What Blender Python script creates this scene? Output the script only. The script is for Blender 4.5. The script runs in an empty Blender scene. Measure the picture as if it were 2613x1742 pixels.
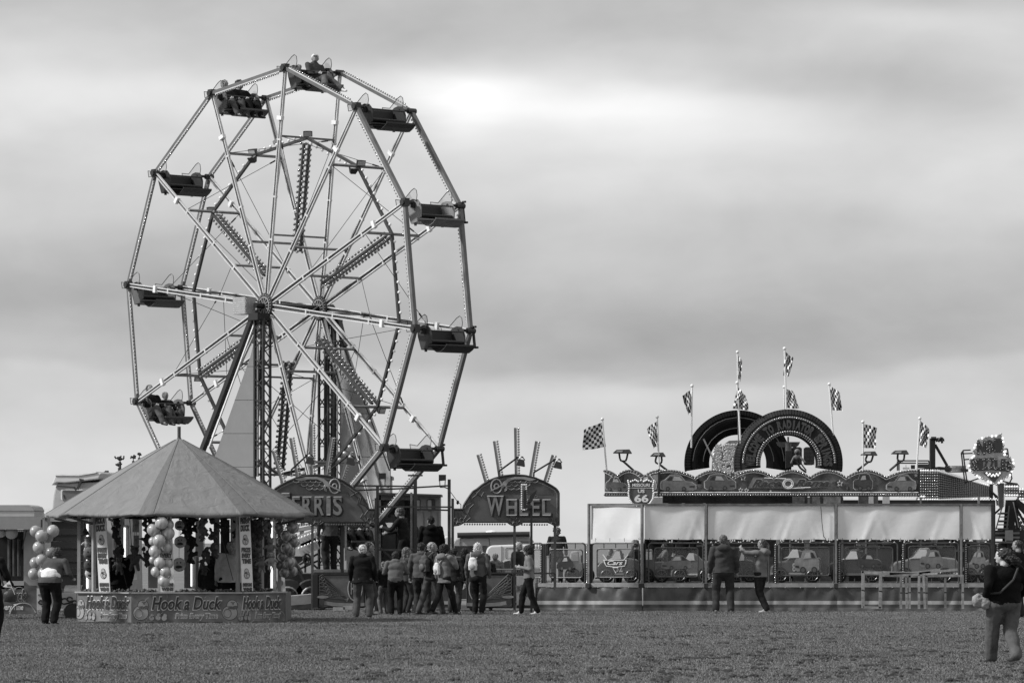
import bpy, bmesh, math, random
import numpy as np
from mathutils import Vector, Matrix, Euler
from math import sin, cos, pi, radians, sqrt, atan2
random.seed(7)
RND = random.Random(11)
SC = bpy.context.scene
# ---------------------------------------------------------------- camera, sky, sun
F, H, CX, HY = 10800.0, 1.7, 1306.5, 1384.0      # telephoto: focal length in photo pixels, eye height, centre column, horizon row
cam = bpy.data.objects.new('camera', bpy.data.cameras.new('camera'))
SC.collection.objects.link(cam)
cam.location = (0, 0, H); cam.rotation_euler = (pi/2, 0, 0)
cam.data.sensor_width = 36; cam.data.lens = F*36/2613
cam.data.shift_y = (HY-871)/2613
cam.data.clip_start = 1; cam.data.clip_end = 20000
SC.camera = cam
SC.view_settings.view_transform = 'Standard'
try: SC.view_settings.look = 'None'
except Exception: pass
SC.view_settings.gamma = 1; SC.view_settings.use_curve_mapping = False
SC.view_settings.exposure = 0.0

SUN_EL, SUN_AZ = radians(38), radians(-77)       # sun to the left, barely in front of the facades
sdir = Vector((sin(SUN_AZ)*cos(SUN_EL), -cos(SUN_AZ)*cos(SUN_EL), sin(SUN_EL)))
sl = bpy.data.lights.new('sun', 'SUN'); sl.energy = 4.4; sl.angle = radians(6); sl.color = (1, 1, 1)
sun = bpy.data.objects.new('sun', sl); SC.collection.objects.link(sun)
sun.rotation_euler = sdir.to_track_quat('Z', 'Y').to_euler()

w = bpy.data.worlds.new('World'); SC.world = w; w.use_nodes = True
nt = w.node_tree; nt.nodes.clear()
def N(t, **k):
    n = nt.nodes.new(t)
    for a, b in k.items():
        if a[0] == 'i': n.inputs[int(a[1:])].default_value = b
        else: setattr(n, a, b)
    return n
def L(a, b): nt.links.new(a, b)
def mth(op, a, b=None, c=None, clamp=False):
    n = nt.nodes.new('ShaderNodeMath'); n.operation = op; n.use_clamp = clamp
    for i, x in enumerate((a, b, c)):
        if x is None: continue
        if isinstance(x, (int, float)): n.inputs[i].default_value = x
        else: nt.links.new(x, n.inputs[i])
    return n.outputs[0]
tc = N('ShaderNodeTexCoord'); sep = N('ShaderNodeSeparateXYZ'); L(tc.outputs['Generated'], sep.inputs[0])
# flat coordinates of the cloud layer as seen to the north: u, v in degrees-like units
hyp = mth('SQRT', mth('ADD', mth('MULTIPLY', sep.outputs[0], sep.outputs[0]), mth('MULTIPLY', sep.outputs[1], sep.outputs[1])))
uu = mth('ARCTAN2', sep.outputs[0], sep.outputs[1])
vv = mth('ARCTAN2', sep.outputs[2], hyp)
def pu(px): return (px-CX)/F
def pv(py): return (HY-py)/F
def cvec(su, sv, off=0.0):
    c = N('ShaderNodeCombineXYZ'); L(mth('MULTIPLY', uu, su), c.inputs[0]); L(mth('MULTIPLY', vv, sv), c.inputs[1]); c.inputs[2].default_value = off
    return c.outputs[0]
def noise(vec, scale, det=5, rough=.5, dist=0.0):
    n = N('ShaderNodeTexNoise'); L(vec, n.inputs['Vector']); n.inputs['Scale'].default_value = scale
    n.inputs['Detail'].default_value = det; n.inputs['Roughness'].default_value = rough; n.inputs['Distortion'].default_value = dist
    return n.outputs['Fac']
n1 = noise(cvec(9, 26), 1.0, 4, .5, .35)
n2 = noise(cvec(30, 70, 3.1), 1.0, 4, .5, .4)
n3 = noise(cvec(14, 30, 7.7), 1.0, 3, .5, .2)
# elevation profile, bent by noise
vb = mth('ADD', vv, mth('MULTIPLY', mth('SUBTRACT', n1, .5), .028))
vb = mth('ADD', vb, mth('MULTIPLY', mth('SUBTRACT', n3, .5), .012))
ramp = N('ShaderNodeValToRGB'); L(mth('MULTIPLY', vb, 1/.16), ramp.inputs[0])
cr = ramp.color_ramp; cr.interpolation = 'EASE'
def lin(s):
    s /= 255; return ((s+.055)/1.055)**2.4 if s > .04 else s/12.92
prof = [(-.2, 205), (0.0, 206), (.11, 205), (.19, 198), (.235, 197), (.262, 184), (.34, 177), (.42, 185), (.50, 200), (.60, 205), (.66, 214), (.72, 202), (.80, 186), (1.0, 178)]
while len(cr.elements) < len(prof): cr.elements.new(.5)
for e, (p, s) in zip(cr.elements, prof):
    e.position = max(0, p); e.color = (lin(s),)*3+(1,)
base = N('ShaderNodeRGBToBW'); L(ramp.outputs[0], base.inputs[0]); val = base.outputs[0]
def blob(px, py, rx, ry, amt, pw=1.0, warp=.012):
    global val
    du = mth('DIVIDE', mth('SUBTRACT', mth('ADD', uu, mth('MULTIPLY', mth('SUBTRACT', n2, .5), warp)), pu(px)), rx/F)
    dv = mth('DIVIDE', mth('SUBTRACT', mth('ADD', vv, mth('MULTIPLY', mth('SUBTRACT', n1, .5), warp*1.2)), pv(py)), ry/F)
    r2 = mth('ADD', mth('MULTIPLY', du, du), mth('MULTIPLY', dv, dv))
    g = mth('EXPONENT', mth('MULTIPLY', r2, -pw))
    val = mth('MULTIPLY_ADD', g, amt, val)
blob(1215, 225, 150, 55, .14)
blob(1430, 285, 230, 38, .13)
blob(1560, 330, 420, 110, .10)
blob(1180, 300, 110, 110, .06, warp=.03)
blob(1700, 240, 200, 60, .07, warp=.03)
blob(1330, 210, 330, 70, .05)
blob(1150, 300, 120, 60, .08)
blob(1900, 340, 420, 80, .07)
blob(2330, 240, 330, 80, -.20)
blob(2050, 200, 200, 40, -.06)
blob(950, 130, 420, 70, -.12)
blob(1560, 900, 330, 60, -.05)
blob(150, 150, 420, 90, .03)
blob(130, 800, 330, 90, -.06)
blob(2200, 640, 420, 50, .05)
blob(1650, 480, 700, 50, .04)
blob(1750, 90, 330, 45, -.05)
blob(2350, 60, 380, 40, .10)
blob(350, 230, 420, 60, .05)
blob(1900, 860, 900, 90, -.05)
blob(420, 1090, 600, 70, .03)
blob(1400, 1010, 500, 35, .06)
val = mth('ADD', val, mth('MULTIPLY', mth('SUBTRACT', n2, .5), .10))
val = mth('ADD', val, mth('MULTIPLY', mth('SUBTRACT', noise(cvec(22, 38, 9), 1.0, 5, .52, .25), .5), .20))
val = mth('ADD', val, mth('MULTIPLY', mth('SUBTRACT', noise(cvec(60, 130, 5), 1.0, 6, .6, .3), .5), .035))
sky = N('ShaderNodeTexSky', sky_type='NISHITA', sun_disc=False)
sky.sun_elevation = SUN_EL; sky.sun_rotation = pi+SUN_AZ if False else atan2(sdir.x, sdir.y)
sbw = N('ShaderNodeRGBToBW'); L(sky.outputs[0], sbw.inputs[0])
cl = mth('MAXIMUM', mth('MULTIPLY', val, 11.2), .5)
cl = mth('MULTIPLY', cl, mth('MULTIPLY_ADD', mth('MULTIPLY', mth('SUBTRACT', vv, .14, None, True), 1.0, None, True), .75, 1.0))  # an overcast sky brightens towards the zenith
mixv = mth('ADD', mth('MULTIPLY', cl, .96), mth('MINIMUM', mth('MULTIPLY', sbw.outputs[0], .04), .6))
bg = N('ShaderNodeBackground', i1=0.1); L(mixv, bg.inputs[0])
wo = N('ShaderNodeOutputWorld'); L(bg.outputs[0], wo.inputs[0])

# ---------------------------------------------------------------- helpers
def P(px, py, d): return Vector(((px-CX)*d/F, d, H+(HY-py)*d/F))
def GD(py): return F*H/(py-HY)
WORLD = {}
MATS = {}
def M(v, rough=.6, metal=0.0, var=.12, scale=6.0, bump=0.0, bscale=40.0, emit=0.0, spec=.5, coat=0.0, alpha=1.0, stretch=None):
    key = (v, rough, metal, var, scale, bump, bscale, emit, spec, coat, alpha, stretch)
    if key in MATS: return MATS[key]
    m = bpy.data.materials.new('grey_%03d' % int(v*1000)); m.use_nodes = True
    t = m.node_tree; b = t.nodes['Principled BSDF']
    b.inputs['Roughness'].default_value = rough; b.inputs['Metallic'].default_value = metal
    b.inputs['Specular IOR Level'].default_value = spec; b.inputs['Coat Weight'].default_value = coat
    b.inputs['Base Color'].default_value = (v, v, v, 1); b.inputs['Alpha'].default_value = alpha
    if emit:
        b.inputs['Emission Color'].default_value = (1, 1, 1, 1); b.inputs['Emission Strength'].default_value = emit
    if var or bump:
        tcn = t.nodes.new('ShaderNodeTexCoord'); src = tcn.outputs['Object']
        if stretch:
            mp = t.nodes.new('ShaderNodeMapping'); mp.inputs['Scale'].default_value = stretch
            t.links.new(src, mp.inputs[0]); src = mp.outputs[0]
    if var:
        n = t.nodes.new('ShaderNodeTexNoise'); n.inputs['Scale'].default_value = scale; n.inputs['Detail'].default_value = 6; n.inputs['Roughness'].default_value = .65
        t.links.new(src, n.inputs['Vector'])
        mr = t.nodes.new('ShaderNodeMapRange'); mr.inputs[1].default_value = .3; mr.inputs[2].default_value = .7
        mr.inputs[3].default_value = v*(1-var*1.6); mr.inputs[4].default_value = min(.95, v*(1+var))
        t.links.new(n.outputs['Fac'], mr.inputs[0]); t.links.new(mr.outputs[0], b.inputs['Base Color'])
    if bump:
        n = t.nodes.new('ShaderNodeTexNoise'); n.inputs['Scale'].default_value = bscale; n.inputs['Detail'].default_value = 5
        t.links.new(src, n.inputs['Vector'])
        bp = t.nodes.new('ShaderNodeBump'); bp.inputs['Strength'].default_value = 1.0; bp.inputs['Distance'].default_value = bump
        t.links.new(n.outputs['Fac'], bp.inputs['Height']); t.links.new(bp.outputs[0], b.inputs['Normal'])
    MATS[key] = m
    return m
def MGLASS(v=.5, a=.3, rough=.15):
    key = ('g', v, a, rough)
    if key in MATS: return MATS[key]
    m = bpy.data.materials.new('clear_sheet'); m.use_nodes = True; b = m.node_tree.nodes['Principled BSDF']
    b.inputs['Base Color'].default_value = (v, v, v, 1); b.inputs['Roughness'].default_value = rough; b.inputs['Alpha'].default_value = a
    MATS[key] = m; return m

_ico = {}
def ico(sub):
    if sub not in _ico:
        bm = bmesh.new(); bmesh.ops.create_icosphere(bm, subdivisions=sub, radius=1)
        bm.verts.ensure_lookup_table(); _ico[sub] = ([v.co.copy() for v in bm.verts], [[v.index for v in f.verts] for f in bm.faces]); bm.free()
    return _ico[sub]
class MB:
    def __init__(s): s.v = []; s.f = []; s.m = []
    def add(s, vs, fs, mi=0):
        o = len(s.v); s.v.extend([tuple(x) for x in vs]); s.f.extend([[i+o for i in f] for f in fs]); s.m.extend([mi]*len(fs)); return s
    def box(s, c, size, rot=None, mi=0):
        c = Vector(c); R = rot if rot is not None else Matrix.Identity(3); a, b, d = [x/2 for x in size]
        vs = [c+R@Vector((x, y, z)) for x in (-a, a) for y in (-b, b) for z in (-d, d)]
        return s.add(vs, [[0, 1, 3, 2], [4, 6, 7, 5], [0, 4, 5, 1], [2, 3, 7, 6], [0, 2, 6, 4], [1, 5, 7, 3]], mi)
    def frame(s, d, up=(0, 0, 1)):
        d = Vector(d).normalized(); u = Vector(up)
        if abs(d.dot(u)) > .98: u = Vector((1, 0, 0)) if abs(d.x) < .9 else Vector((0, 1, 0))
        x = d.cross(u).normalized(); y = x.cross(d).normalized(); return d, x, y
    def beam(s, a, b, w_, h_=None, up=(0, 0, 1), mi=0):
        a = Vector(a); b = Vector(b); h_ = h_ or w_; d, x, y = s.frame(b-a, up)
        vs = [p+x*(i*w_/2)+y*(j*h_/2) for p in (a, b) for i, j in ((-1, -1), (1, -1), (1, 1), (-1, 1))]
        return s.add(vs, [[3, 2, 1, 0], [4, 5, 6, 7], [0, 1, 5, 4], [1, 2, 6, 5], [2, 3, 7, 6], [3, 0, 4, 7]], mi)
    def tube(s, a, b, r, n=8, r2=None, mi=0):
        a = Vector(a); b = Vector(b); r2 = r if r2 is None else r2; d, x, y = s.frame(b-a)
        vs = [p+(x*cos(2*pi*i/n)+y*sin(2*pi*i/n))*q for p, q in ((a, r), (b, r2)) for i in range(n)]
        return s.add(vs, [[i, (i+1) % n, (i+1) % n+n, i+n] for i in range(n)]+[list(range(n))[::-1], list(range(n, 2*n))], mi)
    def path(s, pts, r, n=6, closed=False, mi=0):
        pts = [Vector(p) for p in pts]; k = len(pts)
        for i in range(k if closed else k-1): s.tube(pts[i], pts[(i+1) % k], r, n, mi=mi)
        return s
    def ball(s, c, r, sub=1, mi=0, rot=None):
        V, Fc = ico(sub); r = r if isinstance(r, (tuple, list)) else (r, r, r); c = Vector(c)
        vs = [Vector((v.x*r[0], v.y*r[1], v.z*r[2])) for v in V]
        if rot is not None: vs = [rot@v for v in vs]
        return s.add([c+v for v in vs], Fc, mi)
    def cap(s, a, b, ra, rb=None, n=10):
        rb = ra if rb is None else rb
        a = Vector(a); b = Vector(b)
        if (b-a).length > 1e-4: s.tube(a, b, ra, n, rb)
        s.ball(a, ra, 2 if ra > .03 else 1); s.ball(b, rb, 2 if rb > .03 else 1); return s
    def prism(s, pts, off, mi=0):
        n = len(pts); off = Vector(off); vs = [Vector(p) for p in pts]+[Vector(p)+off for p in pts]
        return s.add(vs, [list(range(n))[::-1], list(range(n, 2*n))]+[[i, (i+1) % n, (i+1) % n+n, i+n] for i in range(n)], mi)
    def sheet(s, rows, mi=0, closed=False):
        k = len(rows[0]); vs = [p for r in rows for p in r]; fs = []
        for i in range(len(rows)-1):
            for j in range(k if closed else k-1):
                fs.append([i*k+j, i*k+(j+1) % k, (i+1)*k+(j+1) % k, (i+1)*k+j])
        return s.add(vs, fs, mi)
    def lathe(s, c, prof, n=12, axis=(0, 0, 1), mi=0):
        d, x, y = s.frame(axis); c = Vector(c)
        return s.sheet([[c+d*h_+(x*cos(2*pi*i/n)+y*sin(2*pi*i/n))*r for i in range(n)] for r, h_ in prof], mi, closed=True)
    def mesh(s, name, base=None, smooth=False):
        me = bpy.data.meshes.new(name); b = base or Vector((0, 0, 0))
        me.from_pydata([(x-b.x, y-b.y, z-b.z) for x, y, z in s.v], [], s.f)
        if any(s.m): me.polygons.foreach_set('material_index', s.m)
        if smooth: me.polygons.foreach_set('use_smooth', [True]*len(me.polygons))
        me.update(); return me
    def base(s):
        a = np.array(s.v); lo = a.min(0); hi = a.max(0); return Vector(((lo[0]+hi[0])/2, (lo[1]+hi[1])/2, lo[2]))
def tag(o, label=None, cat=None, group=None, kind=None):
    if label: o['label'] = label
    if cat: o['category'] = cat
    if group: o['group'] = group
    if kind: o['kind'] = kind
    return o
def thing(name, loc, label, cat, group=None):
    o = bpy.data.objects.new(name, None); SC.collection.objects.link(o); o.location = loc; o.empty_display_size = .2
    WORLD[o.name] = Vector(loc); return tag(o, label, cat, group)
def link(me, name, mats, parent, base):
    for m in (mats if isinstance(mats, (list, tuple)) else [mats]): me.materials.append(m)
    o = bpy.data.objects.new(name, me); SC.collection.objects.link(o); WORLD[o.name] = Vector(base)
    if parent is not None: o.parent = parent; o.location = Vector(base)-WORLD[parent.name]
    else: o.location = base
    return o
def ob(name, mb, mats, parent=None, label=None, cat=None, group=None, kind=None, smooth=False, bevel=0):
    b = mb.base(); o = link(mb.mesh(name, b, smooth), name, mats, parent, b)
    if bevel:
        bv = o.modifiers.new('bevel', 'BEVEL'); bv.width = bevel; bv.segments = 2; bv.limit_method = 'ANGLE'
    return tag(o, label, cat, group, kind)
def copy_tree(o, parent=None):
    c = o.copy(); SC.collection.objects.link(c); c.parent = parent
    for ch in list(o.children): copy_tree(ch, c)
    return c
def skin(name, mb, vox, mat, parent, it=3, disp=0.0, dsc=.12, fac=.6):
    """one continuous surface grown over overlapping volumes"""
    b = mb.base(); me = mb.mesh(name, b); t = bpy.data.objects.new('tmp', me); SC.collection.objects.link(t)
    r = t.modifiers.new('r', 'REMESH'); r.mode = 'VOXEL'; r.voxel_size = vox
    if it: sm = t.modifiers.new('s', 'SMOOTH'); sm.iterations = it; sm.factor = fac
    dg = bpy.context.evaluated_depsgraph_get(); ev = t.evaluated_get(dg); nm = bpy.data.meshes.new_from_object(ev)
    bpy.data.objects.remove(t); bpy.data.meshes.remove(me)
    if disp:
        from mathutils import noise as mn
        n = len(nm.vertices); co = np.empty(n*3); nm.vertices.foreach_get('co', co); no = np.empty(n*3)
        nm.vertex_normals.foreach_get('vector', no); co = co.reshape(-1, 3); no = no.reshape(-1, 3)
        sd = RND.uniform(0, 50)
        h_ = np.array([mn.noise(Vector((c[0]/dsc+sd, c[1]/dsc, c[2]/dsc*1.6))) for c in co]); co += no*(h_*disp)[:, None]
        nm.vertices.foreach_set('co', co.ravel())
    nm.polygons.foreach_set('use_smooth', [True]*len(nm.polygons)); nm.name = name
    nm.materials.clear()
    return link(nm, name, mat, parent, b)
class PL:
    """an upright plane at its real place; pt() finds the point of it seen at a photo pixel"""
    def __init__(s, px, d, yaw=0.0):
        y = radians(yaw); s.o = P(px, HY, d); s.r = Vector((cos(y), sin(y), 0)); s.n = Vector((sin(y), -cos(y), 0)); s.c = Vector((0, 0, H))
    def pt(s, px, py, off=0.0):
        dr = Vector(((px-CX)/F, 1, (HY-py)/F)); t = s.n.dot(s.o-s.c)/s.n.dot(dr); return s.c+dr*t+s.n*off
    def poly(s, mb, pts, o0, o1, mi=0):
        a = [s.pt(x, y, o0) for x, y in pts]; return mb.prism(a, s.n*(o1-o0), mi)
    def rect(s, mb, x0, y0, x1, y1, o0, o1, mi=0): return s.poly(mb, [(x0, y1), (x1, y1), (x1, y0), (x0, y0)], o0, o1, mi)
    def line(s, mb, a, b, r, off=0.0, n=6, mi=0): return mb.tube(s.pt(*a, off), s.pt(*b, off), r, n, mi=mi)
    def bar(s, mb, a, b, w_, h_, off=0.0): return mb.beam(s.pt(*a, off), s.pt(*b, off), w_, h_, up=s.n)
_fc = {}
def textgeo(txt, bold=0.0, shear=0.0, depth=0.0, spacing=1.0, bevel=0.0):
    c = bpy.data.curves.new('t', 'FONT'); c.body = txt; c.size = 1; c.offset = bold; c.shear = shear; c.extrude = depth; c.space_character = spacing
    c.bevel_depth = bevel; c.resolution_u = 3
    o = bpy.data.objects.new('t', c); SC.collection.objects.link(o)
    dg = bpy.context.evaluated_depsgraph_get(); me = bpy.data.meshes.new_from_object(o.evaluated_get(dg))
    v = np.array([x.co[:] for x in me.vertices]); f = [list(p.vertices) for p in me.polygons]
    bpy.data.objects.remove(o); bpy.data.curves.remove(c); bpy.data.meshes.remove(me)
    lo = v.min(0); hi = v.max(0); return (v-lo)/np.maximum(hi-lo, 1e-9)*np.array([1, 1, 1]), f, (hi-lo)
def ptext(pl, mb, txt, box, off, th=.01, bold=0.0, shear=0.0, mi=0, skew=0.0):
    x0, y0, x1, y1 = box; v, f, sz = textgeo(txt, bold, shear, .02)
    mb.add([pl.pt(x0+(x1-x0)*a, y1+(y0-y1)*b+skew*(a-.5), off+th*c) for a, b, c in v], f, mi); return mb
def ring(cx, cy, rx, ry, n=24, a0=0, a1=2*pi):
    full = abs(a1-a0-2*pi) < 1e-6; k = n if full else n+1
    return [(cx+rx*cos(a0+(a1-a0)*i/n), cy-ry*sin(a0+(a1-a0)*i/n)) for i in range(k)]
def along(mb, a, b, step, r, sub=1, off=(0, 0, 0), trim=.0):
    a = Vector(a); b = Vector(b); n = max(1, int((b-a).length*(1-2*trim)/step)); off = Vector(off)
    for i in range(n+1): mb.ball(a+(b-a)*(trim+(1-2*trim)*i/n)+off, r, sub)
    return mb
BULB = M(.22, .15, .0, var=0, spec=.9, coat=.6); BULBW = M(.75, .2, var=0, coat=.5, emit=.08); BULBD = M(.06, .15, var=0, spec=.8, coat=.5)
DARK = M(.025, .45, var=.2); BLACK = M(.008, .6, var=0); STEEL = M(.35, .35, .3, var=.15); WHITE = M(.75, .45, var=.06)
# ---------------------------------------------------------------- field
def grass_mat():
    m = bpy.data.materials.new('grass_blade'); m.use_nodes = True; t = m.node_tree; b = t.nodes['Principled BSDF']; b.inputs['Roughness'].default_value = .9; b.inputs['Specular IOR Level'].default_value = .1
    g = t.nodes.new('ShaderNodeNewGeometry'); acc = None
    for sc, st, w_ in ((.5, (.35, .55, 1), .38), (2.2, (.6, .5, 1), .40), (40, (1, 1, 1), .10)):
        mp = t.nodes.new('ShaderNodeMapping'); mp.inputs['Scale'].default_value = st; t.links.new(g.outputs['Position'], mp.inputs[0]); n = t.nodes.new('ShaderNodeTexNoise'); n.inputs['Scale'].default_value = sc; n.inputs['Detail'].default_value = 3
        t.links.new(mp.outputs[0], n.inputs['Vector']); a = t.nodes.new('ShaderNodeMath'); a.operation = 'MULTIPLY_ADD'; a.inputs[1].default_value = w_; t.links.new(n.outputs['Fac'], a.inputs[0])
        if acc: t.links.new(acc, a.inputs[2])
        else: a.inputs[2].default_value = 0
        acc = a.outputs[0]
    r = t.nodes.new('ShaderNodeMapRange'); r.inputs[1].default_value = .30; r.inputs[2].default_value = .60; r.inputs[3].default_value = .11; r.inputs[4].default_value = .20
    t.links.new(acc, r.inputs[0]); t.links.new(r.outputs[0], b.inputs['Base Color']); return m
def build_field():
    m = bpy.data.materials.new('turf'); m.use_nodes = True; t = m.node_tree; b = t.nodes['Principled BSDF']; b.inputs['Roughness'].default_value = .95
    b.inputs['Specular IOR Level'].default_value = .1
    tcn = t.nodes.new('ShaderNodeTexCoord')
    def nz(sc, st=(1, 1, 1), det=6, rough=.6):
        mp = t.nodes.new('ShaderNodeMapping'); mp.inputs['Scale'].default_value = st; t.links.new(tcn.outputs['Object'], mp.inputs[0])
        n = t.nodes.new('ShaderNodeTexNoise'); n.inputs['Scale'].default_value = sc; n.inputs['Detail'].default_value = det; n.inputs['Roughness'].default_value = rough
        t.links.new(mp.outputs[0], n.inputs['Vector']); return n.outputs['Fac']
    def mm(op, a, b_):
        n = t.nodes.new('ShaderNodeMath'); n.operation = op
        for i, x in enumerate((a, b_)):
            if isinstance(x, (int, float)): n.inputs[i].default_value = x
            else: t.links.new(x, n.inputs[i])
        return n.outputs[0]
    s = mm('ADD', mm('MULTIPLY', nz(.35, (1, .35, 1), 3), .45), mm('ADD', mm('MULTIPLY', nz(2.2, (1, .5, 1)), .3), mm('MULTIPLY', nz(25, (1, .6, 1)), .25)))
    r = t.nodes.new('ShaderNodeMapRange'); r.inputs[1].default_value = .3; r.inputs[2].default_value = .7; r.inputs[3].default_value = .11; r.inputs[4].default_value = .19
    t.links.new(s, r.inputs[0]); t.links.new(r.outputs[0], b.inputs['Base Color'])
    mb = MB(); xs = [-6000, -600, -60, -30, -18]+[i*.75 for i in range(-20, 21)]+[18, 30, 60, 600, 6000]
    ys = [-200, 20, 40]+[44+i*.75 for i in range(95)]+[120, 160, 400, 2000, 12000]
    from mathutils import noise as mn
    rows = [[Vector((x, y, 0 if abs(x) > 16 or y < 43 or y > 88 else .012*mn.noise(Vector((x*.25, y*.1, 0)))-.012)) for x in xs] for y in ys]
    mb.sheet(rows); g = link(mb.mesh('ground', None, True), 'ground', m, None, (0, 0, 0)); tag(g, kind='structure')
    # grass: clumps of blades spread over the part of the field in view
    rr = random.Random(3); cl = MB()
    for i in range(20):
        a = rr.uniform(0, 2*pi); d = rr.uniform(0, .2); x, y = d*cos(a), d*sin(a); h_ = rr.uniform(.004, .013); wd = rr.uniform(.003, .008)
        ba = rr.uniform(0, pi); tx, ty = rr.uniform(-.03, .03), rr.uniform(-.03, .03)
        cl.add([(x-wd*cos(ba), y-wd*sin(ba), -.01), (x+wd*cos(ba), y+wd*sin(ba), -.01), (x+tx, y+ty, h_)], [[0, 1, 2]])
    gm = []
    src = bpy.data.objects.new('grass_clump', cl.mesh('grass_clump')); src.data.materials.append(grass_mat())
    q = MB(); d0, d1 = 49.0, 106.0
    rows = [[Vector((x*d, d, 0.0)) for x in (-.128, .128)] for d in (d0, 60, 75, 90, d1)]; q.sheet(rows)
    o = link(q.mesh('grass'), 'grass', M(.08), None, (0, 0, 0)); tag(o, 'short mown grass of the show field', 'grass', kind='stuff')
    ng = bpy.data.node_groups.new('scatter_grass', 'GeometryNodeTree')
    ng.interface.new_socket('Geometry', in_out='INPUT', socket_type='NodeSocketGeometry'); ng.interface.new_socket('Geometry', in_out='OUTPUT', socket_type='NodeSocketGeometry')
    A = ng.nodes.new; gi = A('NodeGroupInput'); go = A('NodeGroupOutput'); dp = A('GeometryNodeDistributePointsOnFaces'); dp.inputs['Density'].default_value = 115
    oi = A('GeometryNodeObjectInfo'); oi.inputs['Object'].default_value = src; oi.inputs['As Instance'].default_value = True
    ip = A('GeometryNodeInstanceOnPoints'); rv = A('FunctionNodeRandomValue'); rv.data_type = 'FLOAT_VECTOR'; rv.inputs[0].default_value = (-.15, -.15, 0); rv.inputs[1].default_value = (.15, .15, 6.28)
    rs = A('FunctionNodeRandomValue'); rs.inputs[2].default_value = .6; rs.inputs[3].default_value = 1.35
    ng.links.new(gi.outputs[0], dp.inputs[0]); ng.links.new(dp.outputs[0], ip.inputs['Points']); ng.links.new(oi.outputs['Geometry'], ip.inputs['Instance'])
    ng.links.new(rv.outputs[0], ip.inputs['Rotation']); ng.links.new(rs.outputs[1], ip.inputs['Scale']); ng.links.new(ip.outputs[0], go.inputs[0])
    md = o.modifiers.new('grass', 'NODES'); md.node_group = ng
    # dark clods and cut-grass clumps lying about
    mb = MB()
    for i in range(290):
        py = 1590+150*rr.random()**.8; px = rr.gauss(1900, 600) if rr.random() < .75 else rr.uniform(0, 2613)
        d = GD(py); c = P(px, py, d)
        for k in range(rr.randint(1, 6)):
            mb.ball(c+Vector((rr.gauss(0, .09), rr.gauss(0, .12), rr.uniform(0, .012))), (rr.uniform(.02, .075), rr.uniform(.02, .075), rr.uniform(.016, .042)), 1)
    ob('clods', mb, M(.03, .95, var=.3), label='dark clods and clumps of cut grass scattered over the field', cat='clods', kind='stuff')
build_field()
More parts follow.
